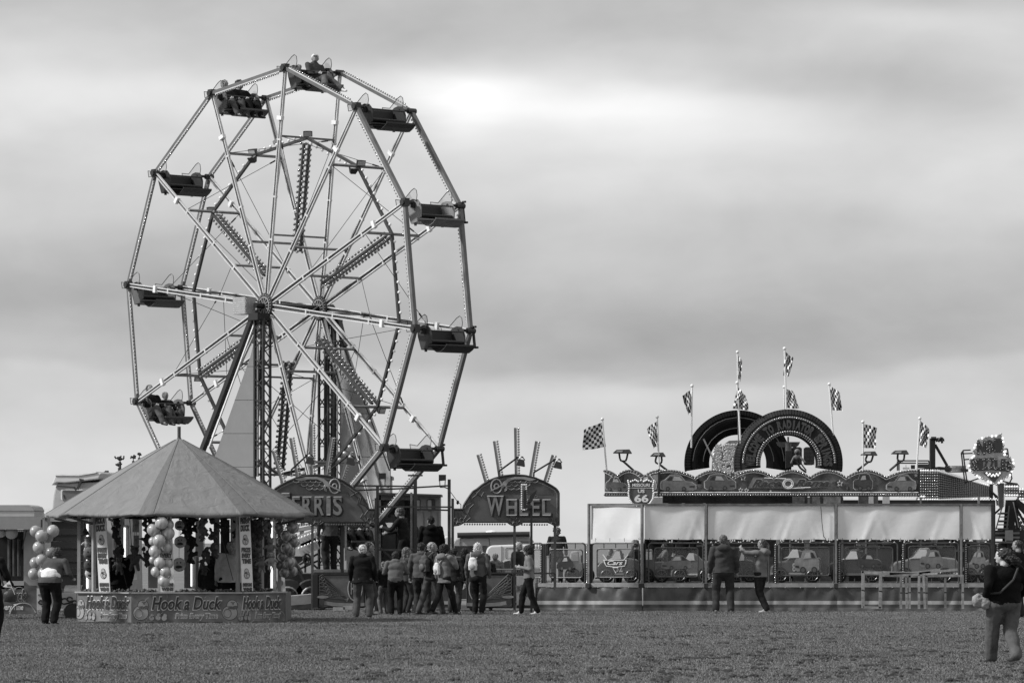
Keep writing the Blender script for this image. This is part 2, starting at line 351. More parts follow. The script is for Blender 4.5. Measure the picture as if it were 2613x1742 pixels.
# ---------------------------------------------------------------- big wheel
WA = radians(49.2); WU = Vector((cos(WA), -sin(WA), 0)); WN = Vector((sin(WA), cos(WA), 0)); WR = 6.166
HUB = Vector((-6.395, 110.0, H+6.152)); WW = 1.80; PH = radians(7.67)
def wp(th, r, n=0.0): return HUB+WU*(r*cos(th))+Vector((0, 0, 1))*(r*sin(th))+WN*n
TH = [pi/2+k*pi/6-PH for k in range(12)]
PIN = [wp(t, WR) for t in TH]
PALE = M(.62, .4, .1, var=.12, scale=3); PALE2 = M(.56, .45, .1, var=.15, scale=2); GREYP = M(.13, .45, .1, var=.2, scale=2); TUBED = M(.05, .4, .2, var=.2)
wheel = thing('ferris_wheel', HUB, 'big twelve-spoked ferris wheel of pale tubes edged with light bulbs', 'ferris wheel')
for k, t in enumerate(TH):
    ct = Vector((-sin(t)*WU.x, -sin(t)*WU.y, cos(t)))     # tangent
    rad = (wp(t, 1)-HUB).normalized()
    for side, n in ((0, 0.0), (1, WW)):
        mb = MB()
        core = MB()
        for s in (-1, 1):
            mb.beam(wp(t, .28, n)+ct*s*.055, wp(t, WR-.05, n)+ct*s*.038, .028, .06, up=WN)
        core.beam(wp(t, .28, n)+WN*.02, wp(t, WR-.05, n)+WN*.02, .085, .03, up=WN)
        for q in (.28, .46, .7): mb.beam(wp(t, WR*q, n)-ct*.075, wp(t, WR*q, n)+ct*.075, .05, .065, up=WN)
        sp = ob('spoke', mb, PALE if side else PALE2, wheel); ob('spoke_web', core, M(.045, .5, var=.2), sp)
        mb = MB(); mb.box(wp(t, WR*.79, n)-WN*.03, (.19, .1, .10), Matrix((ct, WN, rad)).transposed())
        ob('clamp', mb, WHITE, sp)
        # rim beam to the next pin, with its bulbs on the inner side
        t2 = TH[(k+1) % 12]; a, b = wp(t, WR, n), wp(t2, WR, n); tm = (t+t2)/2; inw = -(wp(tm, 1)-HUB).normalized()
        mb = MB(); d = (b-a).normalized(); mb.beam(a+d*.08, b-d*.08, .085, .10, up=WN)
        rb = ob('rim_beam', mb, GREYP, wheel)
        mb = MB(); mb.beam(a+d*.2+inw*.06-WN*.03, b-d*.2+inw*.06-WN*.03, .03, .05, up=WN); ob('bulb_rail', mb, M(.5, .5, var=.1), rb)
        mb = MB(); along(mb, a+d*.28+inw*.10-WN*.04, b-d*.22+inw*.10-WN*.04, .094, .028); ob('bulb_string', mb, BULB, rb, kind='stuff', smooth=True)
        mb = MB(); mb.box(a, (.16, .16, .2) if side == 0 else (.09, .09, .12), Matrix((WU, WN, Vector((0, 0, 1)))).transposed()); mb.tube(a-WN*.12, a+WN*.12, .075, 10)
        ob('pin_bracket', mb, DARK, wheel)
        # small cable hoist hanging beside the far pins
    # cross bars between the two sides, lattice gates and stay cables
    for q, rr_ in ((.30, .035), (.715, .04)):
        mb = MB(); mb.beam(wp(t, WR*q), wp(t, WR*q, WW), rr_*1.35, rr_*1.35, up=rad); ob('crossbar', mb, M(.17, .45, .1, var=.2), wheel)
    mid = wp(t, WR*.715, WW/2); t2 = TH[(k+1) % 12]; mid2 = wp(t2, WR*.715, WW/2); d = (mid2-mid).normalized(); out = (wp((t+t2)/2, 1)-HUB).normalized()
    mb = MB(); mb.beam(mid, mid2, .07, .07, up=WN); lb = ob('inner_tube', mb, TUBED, wheel)
    mb = MB(); along(mb, mid+d*.25+out*.09, mid2-d*.2+out*.09, .26, .045); ob('bulb_string', mb, BULBW, lb, kind='stuff', smooth=True)
    mb = MB()
    mb.tube(wp(t, WR*.715, 0), wp(t2, WR*.30, WW), .008, 5); mb.tube(wp(t, WR*.715, WW), wp(t2, WR*.715, 0), .008, 5); mb.tube(wp(t, WR*.30, 0), wp(t2, WR*.715, WW), .008, 5)
    for a, b in ((wp(t, WR*.715, 0), wp(t2, WR*.30, WW)), (wp(t, WR*.715, WW), wp(t2, WR*.715, 0))):
        c = a+(b-a)*.06; e = a+(b-a)*.12; mb.tube(c, e, .022, 6)
    ob('stay_cable', mb, DARK, wheel)
    if k % 2 == 0:
        for s in (-1, 1):
            mb = MB(); a = wp(t, WR*.69, WW/2)+WN*s*.09; b = wp(t, WR*.235, WW/2)+WN*s*.09; mb.beam(a, b, .055, .075, up=WN)
            br = ob('light_bar', mb, TUBED, wheel)
            mb = MB()
            for o_ in (-.09, .09): along(mb, a+ct*o_*1.1-WN*.02, b+ct*o_*1.1-WN*.02, .135, .042)
            ob('bulb_string', mb, BULB, br, kind='stuff', smooth=True)
        mb = MB()
    if k in (0, 1, 9, 8, 2, 4, 11):
        for s in ((1, -1) if k in (1, 11) else (1,)):
            c = mid+rad*.13*s+WN*.05*s-WU*.05; R = Matrix.Rotation(.5*s, 3, 'X')
            mb = MB(); f = [Vector((-.12, -.08, -.075)), Vector((.12, -.08, -.075)), Vector((.12, -.08, .075)), Vector((-.12, -.08, .075)), Vector((-.07, .08, -.045)), Vector((.07, .08, -.045)), Vector((.07, .08, .045)), Vector((-.07, .08, .045))]
            R = Matrix.Rotation(radians([0, -35, 0, 0, 20, 0, 0, 0, 50, 10, 0, 25][k]), 3, 'Z')@Matrix.Rotation(radians(-60 if s < 0 else 20), 3, 'X')
            mb.add([c+R@p for p in f], [[0, 1, 2, 3][::-1], [4, 5, 6, 7], [0, 1, 5, 4], [1, 2, 6, 5], [2, 3, 7, 6], [3, 0, 4, 7]])
            mb.tube(c, mid, .02, 6); fl = ob('flood_lamp', mb, DARK, wheel)
            mb = MB(); mb.add([c+R@Vector((x*.10, -.088, z*.058)) for x, z in ((-1, -1), (1, -1), (1, 1), (-1, 1))], [[0, 1, 2, 3]]); ob('lamp_glass', mb, M(.4, .1, var=0, spec=.8), fl)
# hubs and axle
for n in (0.0, WW):
    mb = MB(); mb.lathe(wp(0, 0, n)-WN*.06, [(.0, 0), (.31, 0), (.33, .02), (.33, .1), (.31, .13), (.0, .13)], 28, WN); hb = ob('hub', mb, M(.04, .4, .3, var=.3), wheel, smooth=False)
    mb = MB()
    for i in range(24): mb.ball(wp(2*pi*i/24, .275, n)-WN*.065, (.02, .02, .02), 1)
    for i in range(12): mb.beam(wp(2*pi*i/12, .07, n)-WN*.075, wp(2*pi*i/12, .2, n)-WN*.075, .02, .03, up=WN)
    mb.lathe(wp(0, 0, n)-WN*.08, [(.205, 0), (.235, 0), (.235, .02), (.205, .02)], 24, WN); ob('hub_rivets', mb, STEEL, hb)
mb = MB(); mb.tube(wp(0, 0, -.35), wp(0, 0, WW+.45), .075, 14); mb.tube(wp(0, 0, WW+.1), wp(0, 0, WW+.4), .12, 14); ob('axle', mb, M(.02, .35, .3, var=.2), wheel)
# towers: lattice mast, slanting leg, grey sheeting
def tower(n, label, masts, sheet_px, legs, topy, boty):
    pl = PL(745, (HUB+WN*n).y, -49.2); pl.o = HUB+WN*n
    base = pl.pt(sum(masts[0])/2, 1551); base.z = 0
    t = thing('wheel_tower', base, label, 'tower')
    for x0, x1 in masts:
        for x in (x0, x1):
            mb = MB(); a = pl.pt(x, topy); b = pl.pt(x, topy); b.z = 0; mb.beam(a, b, .055, .055, up=WN); mb.beam(a+WN*.22, b+WN*.22, .055, .055, up=WN); ob('mast_post', mb, DARK, t)
        mb = MB(); a0 = pl.pt(x0, topy); a1 = pl.pt(x1, topy); wdt = (a1-a0).length; z = a0.z; i = 0
        while z > .3:
            z2 = z-.26
            for o_ in (0, .22):
                p = [Vector((q.x, q.y, zz))+WN*o_ for zz in (z, z2) for q in (a0, a1)]
                if i % 2 == 0: mb.beam(p[0], p[3], .026, .026, up=WN); mb.beam(p[1], p[2], .026, .026, up=WN)
                else: mb.beam(p[0], p[1], .026, .026, up=WN) if i % 4 == 1 else None
            mb.beam(Vector((a1.x, a1.y, z)), Vector((a1.x, a1.y, z2))+WN*.22, .022, .022, up=WU)
            z = z2; i += 1
        ob('lattice', mb, DARK, t)
    mb = MB(); pl.poly(mb, sheet_px, -.16, -.13); sh = ob('side_sheet', mb, M(.17 if n < 0 else .33, .55, var=.06, scale=1.5), t)
    mb = MB(); ys = [p[1] for p in sheet_px]; y0, y1 = min(ys)+60, max(ys)-25
    for yy in np.linspace(y0, y1, 4):
        xs = []
        for (ax, ay), (bx, by) in zip(sheet_px, sheet_px[1:]+sheet_px[:1]):
            if (ay-yy)*(by-yy) < 0: xs.append(ax+(bx-ax)*(yy-ay)/(by-ay))
        if len(xs) >= 2: pl.line(mb, (min(xs), yy), (max(xs), yy), .006, -.125)
    ob('sheet_seam', mb, M(.09, .6, var=0), sh)
    for a, b, r, m in legs:
        mb = MB(); pl.bar(mb, a, b, r, r, -.05); ob('leg', mb, m, t)
    mb = MB(); mb.box((pl.pt(sum(masts[0])/2, topy-4)), (.4, .4, .18), Matrix((WU, WN, Vector((0, 0, 1)))).transposed()); ob('bearing_block', mb, BLACK, t)
    return t
tower(-.30, 'near tower of the big wheel, one black lattice mast and dark sheeted leg', [(650, 672)], [(630, 905), (636, 878), (648, 874), (648, 1215), (520, 1215)],
      [((640, 812), (512, 1150), .13, M(.02, .45, var=.2)), ((646, 824), (530, 1140), .04, WHITE), ((648, 812), (648, 1215), .05, DARK)], 812, 1551)
tower(WW+.30, 'far tower of the big wheel, double black lattice mast with sheeting to its right', [(814, 830), (838, 854)], [(858, 884), (873, 884), (985, 1192), (985, 1300), (858, 1300)],
      [((856, 800), (876, 884), .13, DARK), ((874, 884), (990, 1200), .03, BLACK), ((857, 880), (857, 1300), .03, WHITE)], 812, 1551)
# chequer-plate junction box beside the near hub
pb = PL(640, 109.2, -35); mb = MB(); pb.rect(mb, 612, 755, 640, 797, -.02, .0); bx = wp(0, 0, -.36)+WU*(-.46)
mb = MB(); Rb = Matrix((WU, WN, Vector((0, 0, 1)))).transposed(); mb.box(bx, (.52, .34, .44), Rb); jb = ob('junction_box', mb, M(.4, .35, .3, var=.1), wheel)
mb = MB()
for i in range(9):
    for j in range(8):
        mb.ball(bx+WU*(-.22+i*.055)+Vector((0, 0, -.19+j*.054))-WN*.17, (.02, .02, .011), 1)
    for j in range(8):
        if i < 6: mb.ball(bx+WU*.26+WN*(-.14+i*.055)+Vector((0, 0, -.19+j*.054)), (.011, .02, .011), 1)
        if i < 6: mb.ball(bx-WU*.26+WN*(-.14+i*.055)+Vector((0, 0, -.19+j*.054)), (.012, .02, .012), 1)
ob('tread_studs', mb, M(.6, .3, .3, var=0), jb, kind='stuff')

# gondola: x = forward (WU), y = across (WN), origin at the near pin
def gondola(mcol, label):
    g = thing('gondola', (0, 0, 0), label, 'gondola', 'gondolas hanging on the big wheel')
    body = M(*mcol, var=.15, scale=3); inn = M(.012, .6, var=.2)
    Y0, Y1 = .30, WW-.42
    prof = [(-.30, .0), (-.26, -.2), (-.14, -.50), (.10, -.45), (.24, -.36), (.25, -.15), (.19, .0), (.10, .08), (-.06, .10), (-.2, .07)]
    for y in (Y0, Y1):
        mb = MB(); mb.prism([(x, y, z) for x, z in prof], (0, .035, 0)); ob('side_panel', mb, body, g)
    mb = MB(); mb.prism([(-.31, Y0, .0), (-.27, Y0, -.2), (-.15, Y0, -.50), (-.11, Y0, -.50), (-.23, Y0, -.2), (-.27, Y0, .0)], (0, Y1-Y0, 0)); ob('back_panel', mb, body, g)
    mb = MB(); mb.box((-.20, (Y0+Y1)/2, -.17), (.07, Y1-Y0-.10, .28), Matrix.Rotation(-.2, 3, 'Y')); ob('backrest', mb, inn, g, bevel=.02)
    mb = MB(); mb.box((.0, (Y0+Y1)/2, -.34), (.36, Y1-Y0-.06, .07), Matrix.Rotation(-.12, 3, 'Y')); mb.tube((.2, Y0+.05, -.31), (.2, Y1-.02, -.31), .04, 8); ob('seat', mb, inn, g, bevel=.02)
    mb = MB(); mb.prism([(-.14, Y0, -.50), (.12, Y0, -.45), (.12, Y0, -.47), (-.14, Y0, -.52)], (0, Y1-Y0+.03, 0)); mb.tube((.16, Y0, -.41), (.16, Y1, -.41), .03, 8); mb.box((-.08, Y0+.1, -.54), (.05, .05, .05)); mb.box((-.08, Y1-.1, -.54), (.05, .05, .05)); ob('floor_panel', mb, body, g)
    cur = [(.08, -.46), (.16, -.52), (.27, -.57), (.40, -.57), (.54, -.50), (.64, -.42)]
    F0, F1 = .46, WW-.40
    mb = MB(); mb.sheet([[(x, y, z) for y in (F0, F1)] for x, z in cur]); mb.sheet([[(x, y, z-.02) for y in (F0, F1)] for x, z in cur]); mb.box((.645, (F0+F1)/2, -.415), (.03, F1-F0, .045))
    for y in (F0, F1): mb.prism([(x, y, z) for x, z in cur]+[(x, y, z-.02) for x, z in cur[::-1]], (0, .01, 0))
    ob('footboard', mb, M(mcol[0]*.6, .5, var=.2), g)
    mb = MB(); mb.tube((.19, Y0, -.05), (.19, Y1, -.05), .02, 8); mb.ball((.19, Y0+.06, -.05), .03, 1); mb.ball((.19, Y1-.06, -.05), .03, 1); ob('lap_bar', mb, DARK, g)
    wing = [(-.72, .12), (-.42, .08), (-.10, .31), (.02, .36), (.10, .31), (.13, .18), (.10, .04), (-.02, .09), (-.2, .05), (-.45, -.04), (-.68, -.05)]
    for y in (Y0-.02, Y1+.04):
        mb = MB(); mb.prism([(x, y, z) for x, z in wing], (0, .008, 0)); ws = ob('wind_screen', mb, MGLASS(.35, .25), g)
        mb = MB(); mb.path([(x, y, z) for x, z in wing], .009, 5, closed=True); ob('screen_rim', mb, DARK, ws)
    mb = MB(); mb.tube((0, -.02, 0), (0, .32, 0), .035, 8); mb.box((.0, .25, -.06), (.10, .08, .14)); ob('hanger', mb, BLACK, g); mb = MB(); mb.tube((0, WW-.44, 0), (0, WW+.05, 0), .035, 8); ob('hanger', mb, BLACK, g)
    return g
GL = {0: 'gondola at the very top of the big wheel, with a man in a pale cap', 1: 'gondola left of the top one, carrying two dark-clad riders', 2: 'empty dark gondola on the upper left of the big wheel',
      3: 'empty gondola level with the hub on the left side of the wheel', 4: 'lower left gondola above the tent roof with two riders in it', 5: 'lowest left gondola, hidden behind the round tent roof',
      6: 'bottom gondola of the big wheel behind the FERRIS board', 7: 'gondola at boarding height beneath the FERRIS board with seated riders', 8: 'empty dark gondola low on the right, above the operator cabin',
      9: 'empty dark gondola on the right side just below hub height', 10: 'empty pale grey gondola on the right side above hub height', 11: 'empty black gondola right of the topmost one'}
cols = {0: (.07, .4), 1: (.12, .4), 2: (.03, .4), 3: (.10, .45), 4: (.12, .45), 5: (.1, .45), 6: (.1, .45), 7: (.1, .45), 8: (.03, .4), 9: (.035, .4), 10: (.22, .35), 11: (.03, .4)}
SW = {0: -.30, 1: -.13, 4: -.10}
for k in range(12):
    g = gondola(cols[k], GL[k]); g.location = PIN[k]; g.rotation_euler = (0, SW.get(k, 0)*0, atan2(WU.y, WU.x))
# electrical feeds near the far pins of three seats
for k in (8, 9, 10):
    mb = MB(); a = wp(TH[k], WR, WW+.07)+Vector((0, 0, .10)); b = a+Vector((.05, 0, -.52)); mb.beam(a, b, .04, .06, up=WN); mb.tube(a, a+WU*.12, .03, 6); mb.tube(b, b+WU*.12, .03, 6)
    ob('drive_hook', mb, BLACK, wheel)
# ---------------------------------------------------------------- people
def ik(a, t, l1, l2, pole):
    a, t, pole = Vector(a), Vector(t), Vector(pole); d = t-a; D = max(.05, min(d.length, (l1+l2)*.999)); u = d.normalized()
    x = (l1*l1-l2*l2+D*D)/(2*D); h_ = sqrt(max(0, l1*l1-x*x)); p = pole-u*pole.dot(u); p = p.normalized() if p.length > 1e-5 else Vector((0, 0, 1))
    return a+u*x+p*h_, a+u*D
WX = 1.13
def hand(mb, w_, d, side, s=1.0, curl=.5):
    """palm, four unequal bent fingers and a thumb at the palm's side"""
    d = Vector(d).normalized(); side = Vector(side); side = (side-d*side.dot(d)).normalized(); nrm = d.cross(side)
    w_ = Vector(w_); pc = w_+d*.045*s
    mb.cap(w_-d*.01, pc+d*.02*s, .026*s, .030*s, 8); mb.cap(pc-side*.018*s, pc+side*.02*s, .022*s, .022*s, 8)
    for i, ln in enumerate((.062, .072, .068, .052)):
        b0 = pc+d*.03*s+side*(.030-.020*i)*s; k1 = b0+(d*cos(curl*.6)+nrm*sin(curl*.6))*ln*.55*s; k2 = k1+(d*cos(curl*1.6)+nrm*sin(curl*1.6))*ln*.5*s
        mb.cap(b0, k1, .0105*s, .0098*s, 6); mb.cap(k1, k2, .0098*s, .0088*s, 6)
    t0 = w_+d*.02*s+side*.025*s; t1 = t0+(d*.6+side*.8).normalized()*.035*s; t2 = t1+(d*.9+side*.2+nrm*.3).normalized()*.03*s
    mb.cap(t0, t1, .013*s, .011*s, 6); mb.cap(t1, t2, .011*s, .0095*s, 6)
def person(label, loc, yaw, h=1.72, top=.1, legs=.06, hair=('short', .03), coat=.09, lean=0.0, side=0.0, hl=None, hr=None, fl=None, fr=None, hip=None, girth=1.0, wide=1.0, hood=False,
           head=(0, 0), shoe=.02, sleeve=1, collar=False, group=None, tb=.006, skinv=.22, pocket=False, slim=1.0, glasses=False, cap_=None, headd=(0, 0, 0), fine=1.0, skirt=0):
    """local frame: x right, y forward, z up; hand and foot targets are local, for a height of 1.75 m"""
    s = h/1.75; g = girth; WX = 1.13*wide
    hipc = Vector(hip) if hip else Vector((0, 0, .93))
    up = Matrix.Rotation(-lean, 3, 'X')@Matrix.Rotation(side, 3, 'Y')
    def T(x, y, z): return hipc+up@Vector((x, y, z))
    shL, shR = T(-.185*g**.5, 0, .50), T(.185*g**.5, 0, .50); nk = T(0, -.01, .57); hd = T(0, .03, .69)+Vector(headd)
    hy, hp = head; HR = Matrix.Rotation(hy, 3, 'Z')@Matrix.Rotation(-hp, 3, 'X')
    fl = Vector(fl or (-.10, .0, .08)); fr = Vector(fr or (.10, .0, .08))
    hl = Vector(hl) if hl else shL+Vector((-.07, .06, -.53)); hr = Vector(hr) if hr else shR+Vector((.07, .06, -.53))
    def arm(sh, tg, sx):
        return ik(sh, tg, .29, .26, (sx*.5, -.8, -.4))
    eL, wL = arm(shL, hl, -1); eR, wR = arm(shR, hr, 1)
    hjL, hjR = hipc+Vector((-.09*g, 0, -.02)), hipc+Vector((.09*g, 0, -.02))
    kL, aL = ik(hjL, fl, .43, .43, (-.08, 1, 0)); kR, aR = ik(hjR, fr, .43, .43, (.08, 1, 0))
    Rz = Matrix.Rotation(yaw, 3, 'Z'); loc = Vector(loc)
    class XM(MB):
        def fin(q): q.v = [tuple(loc+Rz@Vector((p[0]*s*WX, p[1]*s*WX, p[2]*s))) for p in q.v]; return q
    pr = thing('person', loc, label, 'person', group)
    sk = M(skinv, .55, var=.06, scale=20)
    # body
    b = XM(); hr3 = (.080, .098, .118)
    b.ball(hd+HR@Vector((0, 0, .012)), hr3, 3, rot=HR); b.ball(hd+HR@Vector((0, .035, -.06)), (.055, .055, .055), 2, rot=HR)
    b.cap(hd+HR@Vector((0, .088, .01)), hd+HR@Vector((0, .108, -.022)), .010, .014, 6)
    for x in (-1, 1): b.ball(hd+HR@Vector((x*.078, -.005, -.01)), (.012, .02, .03), 2, rot=HR)
    b.cap(hd+HR@Vector((-.02, .085, -.062)), hd+HR@Vector((.02, .085, -.062)), .009, .009, 6)
    b.cap(nk, hd+Vector((0, -.02, -.05)), .055, .052)
    b.cap(T(0, 0, .08), T(0, 0, .40), .08, .085); b.cap(shL, shR, .04, .04); b.ball(hipc, (.13, .09, .1), 2)
    for sh, e, w_, sx in ((shL, eL, wL, -1), (shR, eR, wR, 1)):
        b.cap(sh, e, .045, .038); b.cap(e, w_, .038, .025)
        if not pocket:
            fwd = (w_-e).normalized(); hand(b, w_, fwd, Vector((-sx, .3, 0)) if abs(fwd.z) > .6 else Vector((-sx*.2, 0, 1)), 1.0, .6)
    for hj, k_, a_ in ((hjL, kL, aL), (hjR, kR, aR)): b.cap(hj, k_, .07, .05); b.cap(k_, a_, .048, .035); b.cap(a_, a_+Vector((0, .1, -.04)), .03, .025)
    skin('body', b.fin(), .0125*s/fine, sk, pr, 2, fac=.5)
    # eyes and brows
    q = XM()
    for x in (-1, 1): q.ball(hd+HR@Vector((x*.032, .088, .014)), (.011, .006, .006), 1, rot=HR); q.cap(hd+HR@Vector((x*.018, .092, .034)), hd+HR@Vector((x*.046, .084, .034)), .005, .004, 5)
    ob('eyes', q.fin(), M(.03, .4, var=0), pr)
    if glasses:
        q = XM()
        for x in (-1, 1): q.path([hd+HR@Vector((x*.034+.026*cos(a), .102, .012+.018*sin(a))) for a in np.linspace(0, 5.5, 8)], .003, 4, closed=True); q.tube(hd+HR@Vector((x*.06, .1, .02)), hd+HR@Vector((x*.08, 0, .0)), .003, 4)
        ob('glasses', q.fin(), BLACK, pr)
    # top
    t = XM(); gw, gd = .165*g*slim, .112*g
    t.ball(T(0, 0, .38), (gw+.01, gd, .17), 3, rot=up); t.ball(T(0, .012, .20), (gw*1.04, gd*1.06, .26), 3, rot=up); t.ball(T(0, .005, .05), (gw*1.06, gd*1.08, .16), 3, rot=up); t.ball(T(0, .01, .12), (gw*1.04, gd*1.06, .16), 3, rot=up)
    t.cap(T(-.12*g**.5, 0, .49), T(.12*g**.5, 0, .49), .075, .075)
    if coat > 0:
        t.sheet([[T(0, 0, 0)*0+hipc+Vector((rx*cos(a), ry*sin(a), z)) for a in np.linspace(0, 2*pi, 20)[:-1]] for rx, ry, z in ((.02, .02, .1), (gw*.95, gd, .1), (gw*1.12, gd*1.15, -coat*.5), (gw*1.22, gd*1.25, -coat), (.02, .02, -coat+.01))], closed=True)
    for sh, e, w_ in ((shL, eL, wL), (shR, eR, wR)):
        t.cap(sh, e, .066*g**.4, .056); 
        if sleeve: t.cap(e, w_+(e-w_).normalized()*.01, .056, .043)
    if collar: t.cap(T(-.03, -.01, .55), T(.03, -.01, .55), .075, .075)
    if hood: t.ball(T(0, -.10, .52), (.13, .075, .09), 3); t.ball(T(0, -.05, .57), (.10, .085, .05), 3)
    skin('jacket' if coat or hood or collar else 'top', t.fin(), .017*s, M(top*.72, .9, var=.15, scale=5, bump=tb*1.4, bscale=16, spec=.15), pr, 2, disp=.016*s, dsc=.16)
    # trousers
    t = XM(); t.ball(hipc+Vector((0, -.005, -.03)), (.165*g, .115*g, .12), 3)
    for hj, k_, a_ in ((hjL, kL, aL), (hjR, kR, aR)):
        lw = g**.6*slim**.8; t.cap(hj, k_, .102*lw, .076*lw); t.cap(k_, a_+Vector((0, 0, .0)), .076*lw, .066*lw)
    skin('trousers', t.fin(), .017*s, M(legs*.8, .9, var=.25, scale=5, bump=.007, bscale=18, spec=.15), pr, 2, disp=.014*s, dsc=.16)
    if skirt:
        t = XM(); t.sheet([[hipc+Vector((rx*cos(a), ry*sin(a), z)) for a in np.linspace(0, 2*pi, 20)[:-1]] for rx, ry, z in ((.1, .1, .06), (.16, .12, .0), (.24, .2, -.3), (.2, .18, -.31))], closed=True); ob('skirt', t.fin(), M(legs*.6, .8), pr)
    for a_, k_ in ((aL, kL), (aR, kR)):
        t = XM(); tip = Vector((0, 1, 0)); sl_ = (k_-a_).normalized(); fd = Vector((0, .97, -.15)) if sl_.z > .6 else Vector((0, .8, -.6))
        t.cap(a_+Vector((0, -.03, -.045)), a_+Vector((0, -.03, -.045))+fd*.20, .036, .034); t.cap(a_+Vector((0, 0, -.0)), a_+Vector((0, .05, -.03)), .045, .04)
        skin('shoe', t.fin(), .016*s, M(shoe, .5, var=.1), pr, 1)
    # hair
    kind, hv = hair; hm = M(hv*.8, .7, var=.5, scale=28, bump=.012, bscale=45, spec=.3, stretch=(1, 1, .25))
    t = XM()
    if kind in ('short', 'thin', 'curly', 'crop'):
        th = {'short': .012, 'thin': .004, 'curly': .028, 'crop': .006}[kind]
        t.ball(hd+HR@Vector((0, -.020, .035)), (.077+th, .088+th, .092+th), 3, rot=HR); t.ball(hd+HR@Vector((0, -.045, -.015)), (.068+th, .055+th, .065+th), 2, rot=HR)
        if kind == 'curly':
            for i in range(26): a = RND.uniform(0, 2*pi); z = RND.uniform(-.06, .10); t.ball(hd+HR@Vector((.085*cos(a), -.03+.085*sin(a)*(.6 if sin(a) > 0 else 1), z)), .03, 1)
    elif kind in ('long', 'bob'):
        ln = .26 if kind == 'long' else .12
        t.ball(hd+HR@Vector((0, -.022, .032)), (.092, .104, .105), 3, rot=HR); t.cap(hd+HR@Vector((0, -.05, 0)), hd+HR@Vector((0, -.07, -ln)), .085, .06)
        for x in (-1, 1): t.cap(hd+HR@Vector((x*.06, -.02, .0)), hd+HR@Vector((x*.075, -.02, -ln*.9)), .045, .035)
    elif kind == 'tail':
        t.ball(hd+HR@Vector((0, -.022, .032)), (.086, .098, .10), 3, rot=HR); t.cap(hd+HR@Vector((0, -.11, .03)), hd+HR@Vector((0, -.16, -.16)), .035, .02)
    elif kind == 'blown':
        t.ball(hd+HR@Vector((0, -.035, .03)), (.098, .115, .105), 3, rot=HR); t.cap(hd+HR@Vector((0, -.08, 0)), hd+HR@Vector((.02, -.20, -.08)), .09, .05)
        for i in range(14): a = RND.uniform(-1, 1); t.cap(hd+HR@Vector((a*.07, -.08, RND.uniform(-.08, .06))), hd+HR@Vector((a*.11, RND.uniform(-.22, -.16), RND.uniform(-.16, .0))), .03, .012)
    elif kind == 'cap':
        t.ball(hd+HR@Vector((0, -.012, .045)), (.088, .10, .085), 3, rot=HR); t.ball(hd+HR@Vector((0, .10, .035)), (.06, .06, .012), 3, rot=HR)
    if kind != 'none': skin('cap' if kind == 'cap' else 'hair', t.fin(), .0125*s, hm, pr, 1, disp=.0 if kind == 'cap' else .028*s, dsc=.028)
    def W(p): return loc+Rz@Vector((p[0]*s*WX, p[1]*s*WX, p[2]*s))
    pr_info = dict(T=lambda x, y, z: W(T(x, y, z)), wL=W(wL), wR=W(wR), head=W(hd), s=s, Rz=Rz, shL=W(shL), shR=W(shR), obj=pr)
    return pr_info
def backpack(info, label, v=.35, size=(.27, .15, .40), off=(0, -.19, .30), v2=.1, small=False):
    c = info['T'](*off); s = info['s']; Rz = info['Rz']; a, b_, d = [x*s/2 for x in size]
    t = thing('backpack', c, label, 'backpack'); mb = MB()
    mb.ball(c, (a, b_, d*.95), 3, rot=Rz); mb.box(c-Vector((0, 0, d*.2)), (a*1.7, b_*1.5, d*1.3), Rz); mb.ball(c+Vector((0, 0, d*.55)), (a*.8, b_*.9, d*.45), 2, rot=Rz)
    skin('pack_body', mb, .016, M(v, .8, var=.12, scale=8, bump=.003), t, 3, disp=.012)
    mb = MB(); pc = c+Rz@Vector((0, -b_*.9, -d*.35)); mb.ball(pc, (a*.7, b_*.5, d*.42), 2, rot=Rz); skin('pocket', mb, .016, M(v2, .7), t, 2)
    mb = MB()
    for sh, x in ((info['shL'], -1), (info['shR'], 1)):
        tp = sh+Vector((0, 0, .085*s))+Rz@Vector((-x*.06*s, 0, 0)); mb.path([c+Rz@Vector((x*a*.6, b_*.5, d*.8)), tp-Rz@Vector((0, .07*s, 0)), tp+Rz@Vector((0, .06*s, -.02)), tp+Rz@Vector((0, .11*s, -.12*s))], .016*s, 6)
    ob('strap', mb, M(v2, .7), t)
    return t
